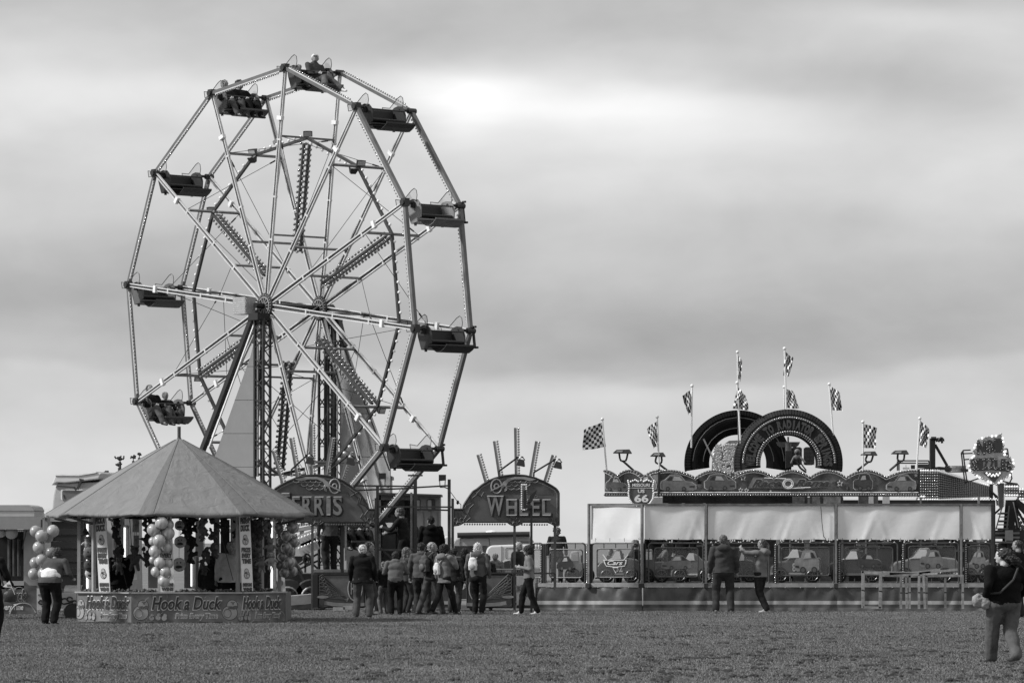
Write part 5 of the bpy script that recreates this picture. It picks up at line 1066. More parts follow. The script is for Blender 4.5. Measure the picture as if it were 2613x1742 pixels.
pt2 = PL(170, 97, 0); t = thing('box_truck', pt2.pt(170, 1575, -1), 'dark box truck with slatted shutter behind the stall', 'truck'); mb = MB(); pt2.rect(mb, 90, 1318, 212, 1330, -2.2, .02); pt2.rect(mb, 90, 1330, 132, 1500, -2.2, 0); ob('body', mb, M(.30, .5, var=.05), t)
for i in range(9): mb = MB(); pt2.rect(mb, 130, 1330+i*17, 212, 1345.5+i*17, -.1, -.02+.02*(i % 2)); ob('slat', mb, M(.022, .45, var=.2), t)
mb = MB(); pt2.rect(mb, 95, 1480, 212, 1500, -2, .0); ob('sill', mb, DARK, t)
pw = PL(150, 95.5, 0); t = thing('toy_trailer', pw.pt(150, 1575, -.6), 'low white panel with curling painted flames and dark wheels between kiosk and stall', 'trailer'); mb = MB(); pw.poly(mb, [(97, 1555), (97, 1515), (204, 1511), (204, 1550)], -1, 0); ob('panel', mb, M(.6, .5, var=.05), t)
mb = MB(); mb.sheet([[pw.pt(x, 1515-22*sin(a), -.2-.5*(1-cos(a))) for x in (160, 175, 190, 204)] for a in np.linspace(0, pi/2, 6)]); ob('bonnet', mb, M(.35, .35, var=.2), t); mb = MB()
for cx, cy, q in ((104, 1535, 6), (165, 1533, 9), (178, 1528, 7), (190, 1536, 6), (112, 1545, 5)): mb.path([pw.pt(x, y, .01) for x, y in ring(cx, cy, q, q*.8, 12, 0, 4.6)]+[pw.pt(cx+q*2, cy+3, .01)], .018, 4)
ob('painted_flame', mb, M(.05, .5), t); mb = MB(); mb.lathe(pw.pt(184, 1560, .02), [(0, 0), (.16, 0), (.2, .03), (.2, .2), (0, .2)], 16, (0, 1, 0)); ob('wheel', mb, DARK, t)
mb = MB(); pw.rect(mb, 97, 1568, 204, 1573, -.1, 0); pw.rect(mb, 162, 1553, 164, 1570, -.05, 0); ob('low_rail', mb, M(.2), t)
pl = PL(190, 99, -12); t = thing('lorry_cab', pl.pt(190, 1570, -1), 'white lorry cab with sun visor standing behind the tent roof', 'lorry'); LW = M(.5, .4, var=.06)
mb = MB(); pl.poly(mb, [(132, 1300), (136, 1262), (142, 1238), (148, 1232), (290, 1228), (290, 1560), (128, 1560)], -2.3, 0); ob('cab', mb, M(.34, .5, var=.1), t, bevel=.04)
mb = MB(); pl.poly(mb, [(134, 1238), (144, 1212), (155, 1211), (200, 1213), (248, 1207), (262, 1206), (256, 1222), (205, 1228), (170, 1232), (150, 1231)], -2.3, .10); ob('roof_fairing', mb, LW, t, bevel=.03); mb = MB(); pl.poly(mb, [(143, 1213), (160, 1213), (205, 1213.5), (250, 1206), (250, 1203), (205, 1210), (150, 1209)], -2.3, .13); ob('roof_lip', mb, M(.7, .4), t)
mb = MB(); pl.poly(mb, rrect(156, 1248, 215, 1275, 4), .0, .03); wn = ob('window', mb, M(.65, .4), t); mb = MB(); pl.poly(mb, rrect(160, 1251, 215, 1275, 3), .03, .04); ob('pane', mb, M(.10, .15, spec=.8), wn)
mb = MB(); pl.bar(mb, (150, 1240), (192, 1243), .03, .04, .1); pl.bar(mb, (192, 1243), (198, 1250), .04, .04, .1); pl.bar(mb, (201, 1248), (212, 1222), .05, .05, .1); pl.bar(mb, (206, 1222), (217, 1224), .03, .04, .1); pl.bar(mb, (164, 1262), (167, 1272), .02, .02, .05); ob('wiper_and_mirror_arm', mb, DARK, t)
mb = MB(); pl.rect(mb, 90, 1296, 120, 1318, -1, -.6); ob('side_tank', mb, WHITE, t)
for i, (x, y, q) in enumerate(((306, 1168, 11), (340, 1166, 7), (304, 1184, 5), (271, 1204, 5), (355, 1158, 4))):
    c = P(x, y, 120); mb = MB(); r = random.Random(i)
    for k in range(26): mb.ball(c+Vector((r.gauss(0, .5), r.gauss(0, .2), r.gauss(0, .28)))*q*.011, (.028, .02, .028), 1)
    mb.tube(c, c+Vector((.05, 0, -.8)), .012, 4); tr = thing('sprig', c-Vector((0, 0, 2)), ['large', 'second', 'small low', 'leftmost', 'highest right'][i]+' dark sprig showing over the left slope of the tent roof', 'tree'); ob('crown', mb, M(.03, .8, var=.3), tr)
    mb = MB(); mb.tube(c-Vector((0, 0, .1)), P(x+6, 1550, 120), .04, 6); ob('trunk', mb, M(.04), tr)
# ---------------------------------------------------------------- car ride with striped skirt, tarpaulins, frieze and tyre arches
RD = 105.2
PR = PL(1641, RD); PLT = PL(1641, RD, -28)      # front, and the left part turned back
def fpl(px): return PLT if px < 1641 else PR
ride = thing('car_ride', PR.pt(2080, 1560), 'toy car roundabout with studded frieze, tyre arches and pale tarpaulins', 'fairground ride')
# draped skirt, three bands
def skirt(x0, x1, pl, mats, lab):
    n = int((x1-x0)/5); rows = []
    ys = [1497, 1504, 1512, 1520, 1527, 1532, 1541, 1549, 1555, 1562.5]
    posts = [1366, 1391, 1500, 1641, 1802, 1972, 2132, 2292, 2452, 2535]
    for y in ys:
        r = []
        for i in range(n+1):
            x = x0+(x1-x0)*i/n; near = min(posts, key=lambda p: abs(p-x)); dx = abs(x-near)
            k = (y-1497)/65; o = .03+.05*k+.016*sin(x*.07+k*4+near)*min(1, dx/30)*(1-k*.3)+.02*mnoise.noise(Vector((x*.06, k*3, 1)))+.03*cos(dx*.16-k*4)*math.exp(-dx/45)
            r.append(pl.pt(x, y+(1.5*sin(x*.05) if y > 1560 else 0), o))
        rows.append(r)
    for nm, a, b_, m in (('skirt_cloth', 0, 5, mats[0]), ('skirt_stripe', 5, 6, mats[1]), ('skirt_cloth', 6, 7, mats[2]), ('skirt_cloth', 7, 9, mats[3])):
        mb = MB(); mb.sheet(rows[a:b_+1]); ob(nm, mb, m, ride, smooth=True)
SM = (M(.055, .38, var=.12, scale=2, bump=.012, bscale=3), M(.30, .45, var=.1), M(.06, .45, var=.15), M(.11, .5, var=.2, scale=3))
skirt(1365, 1641, PLT, SM, 'left'); skirt(1641, 2535, PR, SM, 'front')
for pl, x0, x1 in ((PLT, 1363, 1640), (PR, 1642, 2536)):
    mb = MB(); pl.rect(mb, x0, 1487, x1, 1496, -.3, .06); ob('platform_edge', mb, M(.30, .4, .2, var=.2), ride)
    mb = MB(); [mb.ball(pl.pt(x, 1498, .07), .014, 1) for x in np.arange(x0+10, x1, 39)]; ob('edge_bolt', mb, STEEL, ride)
mb = MB(); mb.add([PLT.pt(1365, 1487, 0), PLT.pt(1641, 1487, 0), PR.pt(2535, 1487, 0), PR.pt(2535, 1487, 0)+Vector((0, 9, 0)), PLT.pt(1365, 1487, 0)+Vector((0, 8, 0))], [[0, 1, 2, 3, 4]]); ob('deck', mb, M(.05, .6, var=.3), ride)
# outer posts and tarpaulins
PST = M(.22, .4, .3, var=.3, scale=5)
for x, w_ in ((1505.5, 4.5), (1641, 5), (1801, 5), (2132.5, 5), (2452, 5), (2532, 7)):
    pl = fpl(x-1); mb = MB(); pl.rect(mb, x-w_/2, 1285, x+w_/2, 1496, .02, .09); ob('post', mb, PST if x != 2532 else DARK, ride)
    mb = MB(); pl.rect(mb, x-5, 1488, x+5, 1499, .0, .15); ob('post_foot', mb, DARK, ride)
for pl, x0, x1 in ((PLT, 1503, 1641), (PR, 1641, 2535)):
    mb = MB(); pl.bar(mb, (x0, 1287), (x1, 1286.5), .05, .05, .05); ob('top_rail', mb, M(.13, .5, .2, var=.3), ride)
def tarp(x0, x1, seed, lab):
    pl = fpl(x0); rows = []; nx = int((x1-x0)/4); r = random.Random(seed); fx = [(r.uniform(x0, x1), r.uniform(.35, 1.0), r.choice([-1, 1])) for _ in range(max(3, nx//11))]
    for j in range(15):
        v = j/14; row = []
        for i in range(nx+1):
            x = x0+(x1-x0)*i/nx; o = .03+.010*sin(x*.06+v*3+seed)
            for q, a_, s_ in fx: dd = x-(q+s_*34*(1-v)); o += (.013 if x0 > 1600 else .006)*a_*math.exp(-(dd/(4.5+7*(1-v)))**2)*(.12+v*.88)
            row.append(pl.pt(x, 1290+85*v+(1.3*abs(sin((x-x0)*.045)) if j == 14 else 0), o))
        rows.append(row)
    mb = MB(); mb.sheet(rows); ob('tarpaulin', mb, M(.70, .5, var=.05, scale=1.2, bump=.007, bscale=4), ride, smooth=True)
    mb = MB(); [mb.beam(pl.pt(x, 1372, .06), pl.pt(x, 1381, .06), .01, .01) for x in np.arange(x0+12, x1, 37)]; ob('tarpaulin_tie', mb, DARK, ride)
for i, (a, b_) in enumerate(((1510, 1638), (1645, 1797), (1806, 2129), (2137, 2448), (2456, 2529))): tarp(a, b_, i+1, '')
mb = MB(); mb.path([PR.pt(x, y, .09) for x, y in ((2094, 1292), (2097, 1335), (2101, 1368), (2105, 1372), (2107, 1380))], .008, 4); ob('tarpaulin_rope', mb, BLACK, ride)
# gate frames with clear sheets and pictures
FRM = M(.06, .4, .2, var=.2)
def gate(x0, x1, win, bg=False):
    pl = fpl((x0+x1)/2); mb = MB(); mb.path([pl.pt(x, y, .02) for x, y in rrect(x0, 1385, x1, 1488, 7, 3)], .022, 6, closed=True)
    for y in (1398, 1475):
        for q in (.25, .5, .75): x = x0+(x1-x0)*q; mb.tube(pl.pt(x, 1386 if y < 1400 else 1475, .02), pl.pt(x, 1399 if y < 1400 else 1488, .02), .012, 5)
    fr = ob('gate_frame', mb, FRM, ride)
    if win:
        mb = MB(); mb.path([pl.pt(x, y, .03) for x, y in rrect(*win, 7, 3)], .017, 6, closed=True); ob('window_rim', mb, FRM, fr)
        mb = MB(); pl.poly(mb, rrect(*win, 7, 3), .02, .03); ob('clear_sheet', mb, MGLASS(.25, .10, .05), fr)
    return pl
gate(1358, 1385, (1361, 1401, 1384, 1473)); gate(1394, 1494, (1404, 1401, 1488, 1473)); gate(1512, 1632, (1525, 1399, 1620, 1472)); gate(1655, 1794, (1670, 1397, 1781, 1471)); gate(1820, 1962, (1832, 1396, 1950, 1469)); gate(1984, 2128, (1993, 1396, 2116, 1468))
gate(2144, 2290, (2156, 1395, 2278, 1467)); gate(2308, 2446, (2318, 1393, 2438, 1466)); gate(2462, 2530, (2471, 1392, 2524, 1464))
for i, x in enumerate((1351, 1380, 1498, 1641, 1817, 1977, 2140, 2303, 2463, 2543)):
    pl = fpl(x-1); mb = MB(); pl.rect(mb, x+4, 1387, x+11, 1498, -.04, .03) if x < 1600 else pl.rect(mb, x-3, 1387, x+5, 1490, -.05, .0)
    bp = ob('bulb_post', mb, BLACK, ride); mb = MB(); [mb.ball(pl.pt(x+(2 if x < 1600 else 1), 1390+k*5.6, .05), .026, 1) for k in range(18)]; ob('bulb_string', mb, BULB, bp, kind='stuff', smooth=True)
# flat car pictures (plain cars, no faces)
def carpic(pl, box, v, parent, off, flip=False, outline=True, kind=0):
    x0, y0, x1, y1 = box; W_, H_ = x1-x0, y1-y0
    def q(u, w_): u = 1-u if flip else u; return (x0+W_*u, y1-H_*w_)
    sh = [[(.0, .18), (.01, .42), (.12, .56), (.30, .62), (.42, .92), (.55, 1.0), (.72, .98), (.86, .72), (.97, .62), (1., .4), (.98, .18), (.85, .12), (.12, .10)], [(.0, .2), (.0, .55), (.08, .66), (.25, .68), (.34, .98), (.66, 1.), (.82, .94), (.92, .66), (1., .58), (.99, .2), (.9, .12), (.1, .12)]][kind]
    pts = [q(*p) for p in sh]; pts = pts[::-1] if flip else pts
    mb = MB()
    if outline: cx, cy = (x0+x1)/2, (y0+y1)/2; pl.poly(mb, [(cx+(x-cx)*1.06, cy+(y-cy)*1.09) for x, y in pts], off, off+.006); ou = ob('picture_outline', mb, M(.5, .5, var=.05), parent)
    mb = MB(); pl.poly(mb, pts, off+.008, off+.014); ob('picture_car', mb, M(v, .4, var=.3, scale=5), parent)
    mb = MB(); wn = [q(*p) for p in ((.36, .64), (.46, .88), (.62, .9), (.66, .66))]; pl.poly(mb, wn[::-1] if flip else wn, off+.016, off+.020); ob('picture_screen', mb, M(.36, .4, var=.2), parent)
    mb = MB(); wn = [q(*p) for p in ((.69, .66), (.66, .9), (.74, .88), (.84, .68))]; pl.poly(mb, wn[::-1] if flip else wn, off+.016, off+.020)
    for u in (.34, .80): c = q(u, .17); pl.poly(mb, ring(c[0], c[1], H_*.12, H_*.14, 14), off+.018, off+.023)
    g = [q(*p) for p in ((.03, .28), (.03, .36), (.18, .34), (.18, .26))]; pl.poly(mb, g[::-1] if flip else g, off+.016, off+.020); ob('picture_wheels', mb, M(.02, .5, var=0), parent)
    mb = MB()
    for u in (.34, .80): c = q(u, .17); pl.poly(mb, ring(c[0], c[1], H_*.08, H_*.09, 10), off+.025, off+.028)
    ob('picture_hub', mb, M(.08, .4, var=0), parent)
def picture(nm, px): 
    pl = fpl(px); t = thing('car_picture', pl.pt(px, 1450), nm, 'picture', 'pictures fixed to the ride gates'); return t, pl
t, pl = picture('rounded vintage car picture on the leftmost gate window', 1440); carpic(pl, (1423, 1418, 1466, 1456), .03, t, .05, outline=False)
t, pl = picture('car picture on the gate window between the two men and the second tarpaulin post', 1730); carpic(pl, (1687, 1415, 1764, 1455), .13, t, .05, outline=False)
t, pl = picture('boxy car picture over the car numbered 86', 2055); carpic(pl, (2027, 1402, 2090, 1464), .22, t, .05, outline=False, kind=1)
t, pl = picture('low sports car picture on the gate behind the metal frames', 2220); carpic(pl, (2188, 1412, 2249, 1450), .05, t, .05, flip=True, outline=False)
t, pl = picture('pale boxy car picture on the wide gate right of the middle', 2380); carpic(pl, (2347, 1402, 2405, 1452), .17, t, .05, outline=False, kind=1)
t, pl = picture('narrow van picture on the last gate before the walking woman', 2500); carpic(pl, (2480, 1404, 2514, 1452), .20, t, .05, outline=False, kind=1)
pl = PLT; t = thing('emblem', pl.pt(1572, 1440), 'winged emblem lettered Cars on the second gate window', 'emblem')
mb = MB(); pl.poly(mb, [(1542, 1427), (1601, 1427), (1600, 1436), (1596, 1444), (1580, 1446), (1573, 1462), (1565, 1446), (1549, 1444), (1544, 1436)], .04, .05); pl.bar(mb, (1541, 1414), (1551, 1428), .02, .02, .05); pl.bar(mb, (1605, 1414), (1594, 1428), .02, .02, .05); ob('emblem_outline', mb, M(.6, .4, var=0), t)
mb = MB(); pl.poly(mb, [(1545, 1429), (1598, 1429), (1595, 1441), (1572, 1444), (1549, 1441)], .055, .06); pl.poly(mb, [(1567, 1448), (1578, 1448), (1573, 1458)], .055, .06); ob('emblem_field', mb, M(.03, .4, var=0), t)
mb = MB(); ptext(pl, mb, 'Cars', (1553, 1429.5, 1592, 1440.5), .065, .006, .015, .35); ob('lettering', mb, M(.6, .4, var=0), t)
# the toy cars on the platform, each with its seat and wheels
def toycar(px0, px1, d, v, label, num=None, kind=0, zpy=1484, topy=1402, screen=.55):
    pl = PL((px0+px1)/2, d); W_ = px1-px0; z0 = zpy-5; Ht = z0-topy; t = thing('toy_car', pl.pt((px0+px1)/2, zpy), label, 'toy car', 'toy cars on the roundabout')
    sh = {0: [(.0, .12), (.0, .42), (.06, .56), (.22, .62), (.32, .70), (.42, .98), (.56, 1.0), (.62, .72), (.80, .70), (.96, .66), (1., .5), (1., .12)],
          1: [(.0, .12), (.0, .62), (.10, .66), (.16, .98), (.46, 1.), (.52, .60), (.92, .60), (1., .55), (1., .12)],
          2: [(.0, .12), (.02, .40), (.14, .55), (.30, .58), (.36, .66), (.48, .92), (.60, .90), (.78, .62), (.95, .70), (1., .5), (.98, .12)]}[kind]
    pts = [(px0+W_*u, z0-Ht*w_) for u, w_ in sh]; mb = MB(); pl.poly(mb, pts, -.62, 0); ob('car_body', mb, M(v*.75 if v > .3 else v*.55, .25, var=.08, coat=.6), t, bevel=.04)
    mb = MB(); s = [(px0+W_*u, z0-Ht*w_) for u, w_ in (((.25, .66), (.34, .72), (.42, .93), (.52, .93), (.55, .68)) if kind != 1 else ((.14, .66), (.19, .92), (.42, .92), (.44, .66)))]; pl.poly(mb, s, .0, .015); ob('windscreen', mb, M(min(.88, screen+.25), .25, var=.05), t)
    for u in (.20, .80):
        c = pl.pt(px0+W_*u, zpy-17, .0); c.y += .0; r = .20; mb = MB(); mb.lathe(c-Vector((0, .05, 0)), [(0, 0), (r*.7, 0), (r*.75, .01), (r, .02), (r, .12), (0, .12)], 20, (0, 1, 0)); wh = ob('wheel', mb, M(.015, .6, var=.2), t)
        mb = MB(); [mb.beam(c-Vector((0, .06, 0)), c+Vector((r*.65*cos(a), -.06, r*.65*sin(a))), .012, .02, up=(0, 1, 0)) for a in np.linspace(0, 2*pi, 9)[:-1]]; mb.path([c+Vector((r*.68*cos(a), -.06, r*.68*sin(a))) for a in np.linspace(0, 2*pi, 15)[:-1]], .008, 4, closed=True); ob('wheel_spokes', mb, M(.12, .3, .4, var=0), wh)
    mb = MB(); pl.rect(mb, px0+W_*.55, z0-Ht*.86, px0+W_*.62, z0-Ht*.55, -.5, -.1); ob('seat', mb, DARK, t)
    mb = MB(); pl.rect(mb, px0+2, z0-Ht*.22, px1-2, z0-Ht*.17, 0, .02); ob('side_stripe', mb, M(min(.7, v*2.4), .3, var=0), t)
    if num: mb = MB(); ptext(pl, mb, num, (px0+W_*.42, z0-Ht*.52, px0+W_*.42+9*len(num), z0-Ht*.26), .012, .008, .02); ob('number', mb, M(.5 if v < .3 else .05, .4, var=0), t)
    return t
toycar(1448, 1510, 107.2, .50, 'white pick-up toy car behind the leftmost gate', None, 1, topy=1405)
toycar(1526, 1632, 106.6, .11, 'dark toy car numbered 52 behind the emblem gate', '52', 0, topy=1400)
toycar(1636, 1700, 107.4, .22, 'grey toy pick-up just right of the second post', None, 1, topy=1400)
toycar(1712, 1822, 106.6, .30, 'light toy car behind the third gate, left of the bald man', '', 2, topy=1405)
toycar(1868, 1925, 107.6, .05, 'small dark toy car between the two men', None, 0, topy=1405)
toycar(1965, 2100, 106.6, .16, 'toy car numbered 86 in the middle of the row', '86', 2, topy=1395)
toycar(2112, 2252, 106.9, .055, 'dark low toy car with a white windscreen behind the metal frames', None, 0, topy=1400, screen=.7)
toycar(2275, 2446, 106.8, .30, 'large pale toy car right of the metal frames', '', 0, topy=1396, screen=.5)
toycar(2462, 2528, 107.2, .40, 'pale toy car behind the last narrow gate', None, 2, topy=1402)
def carrider(px, headpy, d, label, h, hv, yaw, top=.05, hk='short'):
    s = h/1.75; hz = H+(HY-headpy)*d/F - .88*s; person(label, (P(px, HY, d).x, d+.3, hz), radians(yaw), h, hip=(0, 0, .09), top=top, legs=.05, hair=(hk, hv), fl=(-.1, .45, -.25), fr=(.1, .45, -.25), hl=(-.14, .4, .3), hr=(.14, .4, .3))
carrider(1623, 1379, 107.0, 'grey-haired man in a dark jumper bending over the dark toy car', 1.65, .14, 70, .05, 'crop')
carrider(1698, 1388, 107.8, 'small boy seated behind the grey toy pick-up', 1.15, .09, 100, .25)
carrider(1560, 1402, 108.2, 'small child seated behind the emblem gate', 1.05, .05, 120, .06)
carrider(2388, 1374, 107.8, 'child in a dark top seated in the large pale toy car', 1.2, .3, 90, .01)
carrider(2200, 1392, 108.2, 'child seated behind the dark low toy car', 1.1, .03, 80, .05)
person('adult in dark clothes standing on the ride behind the third gate', (P(1672, HY, 108.6).x, 108.6, .62), radians(200), 1.6, .02, .02, ('short', .03))
person('adult in black standing in the shade behind the third tarpaulin', (P(1745, HY, 109).x, 109, .62), radians(170), 1.6, .012, .012, ('short', .02))
# centre machinery, inner columns and a dark panel painted as the shade under the frieze
PI_ = PL(2080, 111.0)
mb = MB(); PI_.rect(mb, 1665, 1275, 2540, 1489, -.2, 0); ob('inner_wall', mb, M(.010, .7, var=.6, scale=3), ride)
mb = MB(); PI_.rect(mb, 2020, 1392, 2160, 1485, .1, .8); PI_.rect(mb, 1900, 1420, 1990, 1485, .1, .8); ob('machinery_box', mb, M(.07, .5, var=.3), ride)
for i, (x, w_, v, d) in enumerate(((1744, 7, .5, 109.5), (1798, 5, .5, 109.4), (1985, 8, .5, 110), (2016, 3, .2, 109.6), (2060, 12, .22, 109.8), (2150, 4, .15, 109.6), (2210, 4, .2, 109.6), (2238, 4, .1, 109.3), (2498, 5, .2, 109), (2350, 4, .12, 109.6), (1860, 5, .12, 109.7))):
    pl = PL(x, d); mb = MB(); pl.rect(mb, x-w_/2, 1268, x+w_/2, 1487, -.08, 0); c = ob('column', mb, M(v, .5, var=.2), ride)
    if w_ in (5, 7) and v == .5:
        mb = MB()
        for k in range(22):
            for j in range(2):
                if (k+j) % 2: pl.rect(mb, x-w_/2+j*w_/2, 1372+k*4, x-w_/2+(j+1)*w_/2, 1376+k*4, .0, .006)
        ob('checker', mb, BLACK, c)
mb = MB(); r = random.Random(4)
for i in range(60):
    x = r.uniform(1680, 2525); y = r.uniform(1372, 1400); PI_.rect(mb, x, y, x+r.uniform(3, 26), y+r.uniform(1.5, 8), .3, .4)
ob('distant_fittings', mb, M(.13, .5, var=.9, scale=2), ride, kind='stuff')
mb = MB(); r = random.Random(14)
for i in range(90): x = r.uniform(1690, 2525); mb.ball(PI_.pt(x, r.choice([1377, 1379, 1383]), .5), .025, 1)
ob('inner_bulbs', mb, BULBW, ride, kind='stuff')
mb = MB(); PI_.rect(mb, 1680, 1259, 2000, 1286, 3.0, 3.4); ob('under_frieze_shade', mb, M(.012, .6, var=.5, scale=4), ride)  # shade below the frieze, put in as a near-black panel
pq = PL(2080, 109); mb = MB(); pq.rect(mb, 1978, 1260, 2060, 1300, 0, .1); pq.rect(mb, 2066, 1260, 2150, 1300, 0, .1); pq.rect(mb, 2190, 1262, 2240, 1300, 0, .1); ob('centre_panel', mb, M(.08, .5, var=.3), ride)
mb = MB(); [pq.rect(mb, x, 1264, x+w_, 1290, .11, .13) for x, w_ in ((1984, 26), (2016, 36), (2072, 20), (2100, 44))]; ob('centre_mirror', mb, M(.22, .3, var=.5, scale=4), ride, kind='stuff')
mb = MB(); [pq.rect(mb, x, 1262, x+w_, 1290, .2, .24) for x, w_ in ((2215, 12), (2250, 18))]; pq.rect(mb, 1640, 1268, 1705, 1290, 0, .1); ob('pale_shutter', mb, M(.5, .5), ride, kind='stuff')
# frieze
PFR = PL(1682, 106.6); PFL = PL(1682, 106.6, -38)
def wave(x, tr):
    for a, b_ in zip(tr, tr[1:]):
        if a <= x <= b_: u = (x-a)/(b_-a); return 1217-19*sin(pi*u)**.85
    return 1217
TRF = [1640, 1774, 1871, 1975, 2067, 2159, 2261, 2400]; TRL = [1500, 1573, 1641, 1723]
for pl, x0, x1, tr in ((PFR, 1682, 2345, TRF), (PFL, 1543, 1682, TRL)):
    xs = list(np.arange(x0, x1, 4))+[x1]
    top = [(x, max(1197, wave(x, tr))) for x in xs]
    mb = MB(); pl.poly(mb, [(x0, 1266), (x1, 1266)]+top[::-1], -.12, 0); fz = ob('frieze', mb, M(.04, .5, var=.2), ride)
    mb = MB(); pl.poly(mb, [(x0+2, 1256), (x1-2, 1256)]+[(min(max(x, x0+2), x1-2), y+7) for x, y in top[::-1]], .003, .01); ob('frieze_picture', mb, M(.10, .5, var=.8, scale=1.6), fz)
    mb = MB(); mb.path([pl.pt(x, y+7, .03) for x, y in top], .012, 5); mb.path([pl.pt(x0+2, 1256, .03), pl.pt(x1-2, 1256, .03)], .014, 5); ob('neon_line', mb, M(.7, .4, var=0), fz)
    mb = MB(); [mb.ball(pl.pt(x, wave(x, tr)+2.2 if wave(x, tr) > 1197 else 1199.5, .05), .034, 1) for x in np.arange(x0+2, x1, 6.9)]; [mb.ball(pl.pt(x, 1262, .05), .03, 1) for x in np.arange(x0+3, x1, 6.4)]
    ob('bulb_string', mb, BULB, fz, kind='stuff', smooth=True)
mb = MB(); PFR.rect(mb, 1679, 1196, 1684, 1267, -.1, .06); PFR.rect(mb, 2343, 1197, 2347, 1267, -.1, .06); ob('frieze_corner', mb, BLACK, ride)
fzo = bpy.data.objects['frieze']
carpic(PFR, (1686, 1211, 1775, 1254), .16, fzo, .03, flip=True); carpic(PFR, (1798, 1210, 1876, 1252), .10, fzo, .03, kind=1, flip=True); carpic(PFR, (2262, 1211, 2336, 1254), .17, fzo, .03)
carpic(PFR, (2178, 1208, 2226, 1253), .05, fzo, .03, kind=1)
fzl = bpy.data.objects['frieze.001']; carpic(PFL, (1548, 1216, 1602, 1254), .09, fzl, .03, flip=True); carpic(PFL, (1622, 1212, 1676, 1254), .12, fzl, .03)
mb = MB(); PFR.poly(mb, [(1908, 1245), (1922, 1217), (2056, 1219), (2060, 1226), (2125, 1227), (2118, 1240), (2080, 1246), (2010, 1250), (1995, 1246)], .02, .03); ob('name_plate', mb, M(.15, .4, var=.3), fzo)
for txt, bx, bo in (('Race', (1918, 1222, 1994, 1243), .03), ('Rama', (2028, 1222, 2116, 1242), .03)):
    mb = MB(); ptext(PFR, mb, txt, (bx[0]-1, bx[1]-1, bx[2]+1, bx[3]+1), .035, .006, .06, .45); ob('lettering_outline', mb, M(.40, .4, var=0), fzo)
    mb = MB(); ptext(PFR, mb, txt, bx, .045, .006, bo, .45); ob('lettering', mb, M(.035, .4, var=0), fzo)
mb = MB(); [mb.path([PFR.pt(x+y_*.0, y, .06) for x, y in ring(2011, 1234, a, b_, 20)], .016, 5, closed=True) for a, b_, y_ in ((13, 12, 0), (9.5, 8.5, 0))]; mb.path([PFR.pt(2008, 1246, .06), PFR.pt(2068, 1243, .06)], .012, 4); mb.path([PFR.pt(1950, 1219, .06), PFR.pt(2005, 1221, .06)], .012, 4); ob('ringed_letter', mb, M(.65, .4, var=0), fzo)
def star(cx, cy, q): return [(cx+(q if i % 2 == 0 else q*.42)*sin(i*pi/5), cy-(q if i % 2 == 0 else q*.42)*cos(i*pi/5)) for i in range(10)]
mb = MB(); [mb.path([PFR.pt(x, y, .03) for x, y in star(*s)], .010, 4, closed=True) for s in ((1896, 1219, 8), (2143, 1233, 8), (1890, 1250, 6), (1905, 1251, 6))]; PFR.poly(mb, star(2337, 1212, 6), .02, .03); PFR.poly(mb, star(1966, 1252, 4), .02, .03); ob('frieze_star', mb, M(.4, .5, var=0), fzo)
mb = MB(); r = random.Random(9)
for i in range(26):
    x = r.uniform(1775, 1900) if i % 2 else r.uniform(2120, 2260); y = r.uniform(1215, 1245); PFR.rect(mb, x, y, x+r.uniform(2, 14), y+r.uniform(2, 10), .012, .02)
ob('painted_buildings', mb, M(.13, .5, var=.9, scale=3), fzo, kind='stuff')
# route shield
psd = PL(1637, 105.6, -8); t = thing('route_shield', psd.pt(1637, 1297), 'dark route shield lettered MISSOURI US 66 edged with bulbs', 'sign')
sp = [(1604, 1226), (1611, 1228), (1622, 1224), (1630, 1228), (1637, 1225), (1644, 1228), (1652, 1224), (1663, 1228), (1670, 1226), (1667, 1240), (1669, 1258), (1667, 1272), (1660, 1283), (1648, 1291), (1637, 1297), (1626, 1291), (1614, 1283), (1607, 1272), (1605, 1258), (1607, 1240)]
mb = MB(); psd.poly(mb, sp[::-1], 0, .10); ob('shield', mb, M(.075, .45, var=.08), t); mb = MB(); [mb.beam(psd.pt(1609, 1244.5, .11), psd.pt(1665, 1244.5, .11), .008, .012)]; psd.rect(mb, 1609, 1244, 1665, 1245.2, .10, .11); ob('shield_line', mb, M(.55, .4, var=0), t)
mb = MB(); ptext(psd, mb, 'MISSOURI', (1615, 1233, 1659, 1241), .11, .008, .02); ptext(psd, mb, 'US', (1629, 1248, 1646, 1257), .11, .008, .03); ptext(psd, mb, '66', (1620, 1261, 1656, 1281), .11, .008, .035); ob('lettering', mb, M(.62, .4, var=0), t)
mb = MB()
for (ax, ay), (bx, by) in zip(sp, sp[1:]+sp[:1]):
    L_ = sqrt((bx-ax)**2+(by-ay)**2); n = max(1, round(L_/5.2)); [mb.ball(psd.pt(ax+(bx-ax)*i/n, ay+(by-ay)*i/n, .12), .027, 1) for i in range(n)]
ob('bulb_string', mb, BULBW, t, kind='stuff', smooth=True)
mb = MB(); psd.poly(mb, ring(1623, 1300, 9, 9, 16), -.1, .02); ob('lamp_head', mb, M(.62, .4), t); mb = MB(); psd.poly(mb, [(1618, 1308), (1630, 1302), (1632, 1305), (1621, 1311)], .02, .06); ob('lamp_slot', mb, BLACK, t)
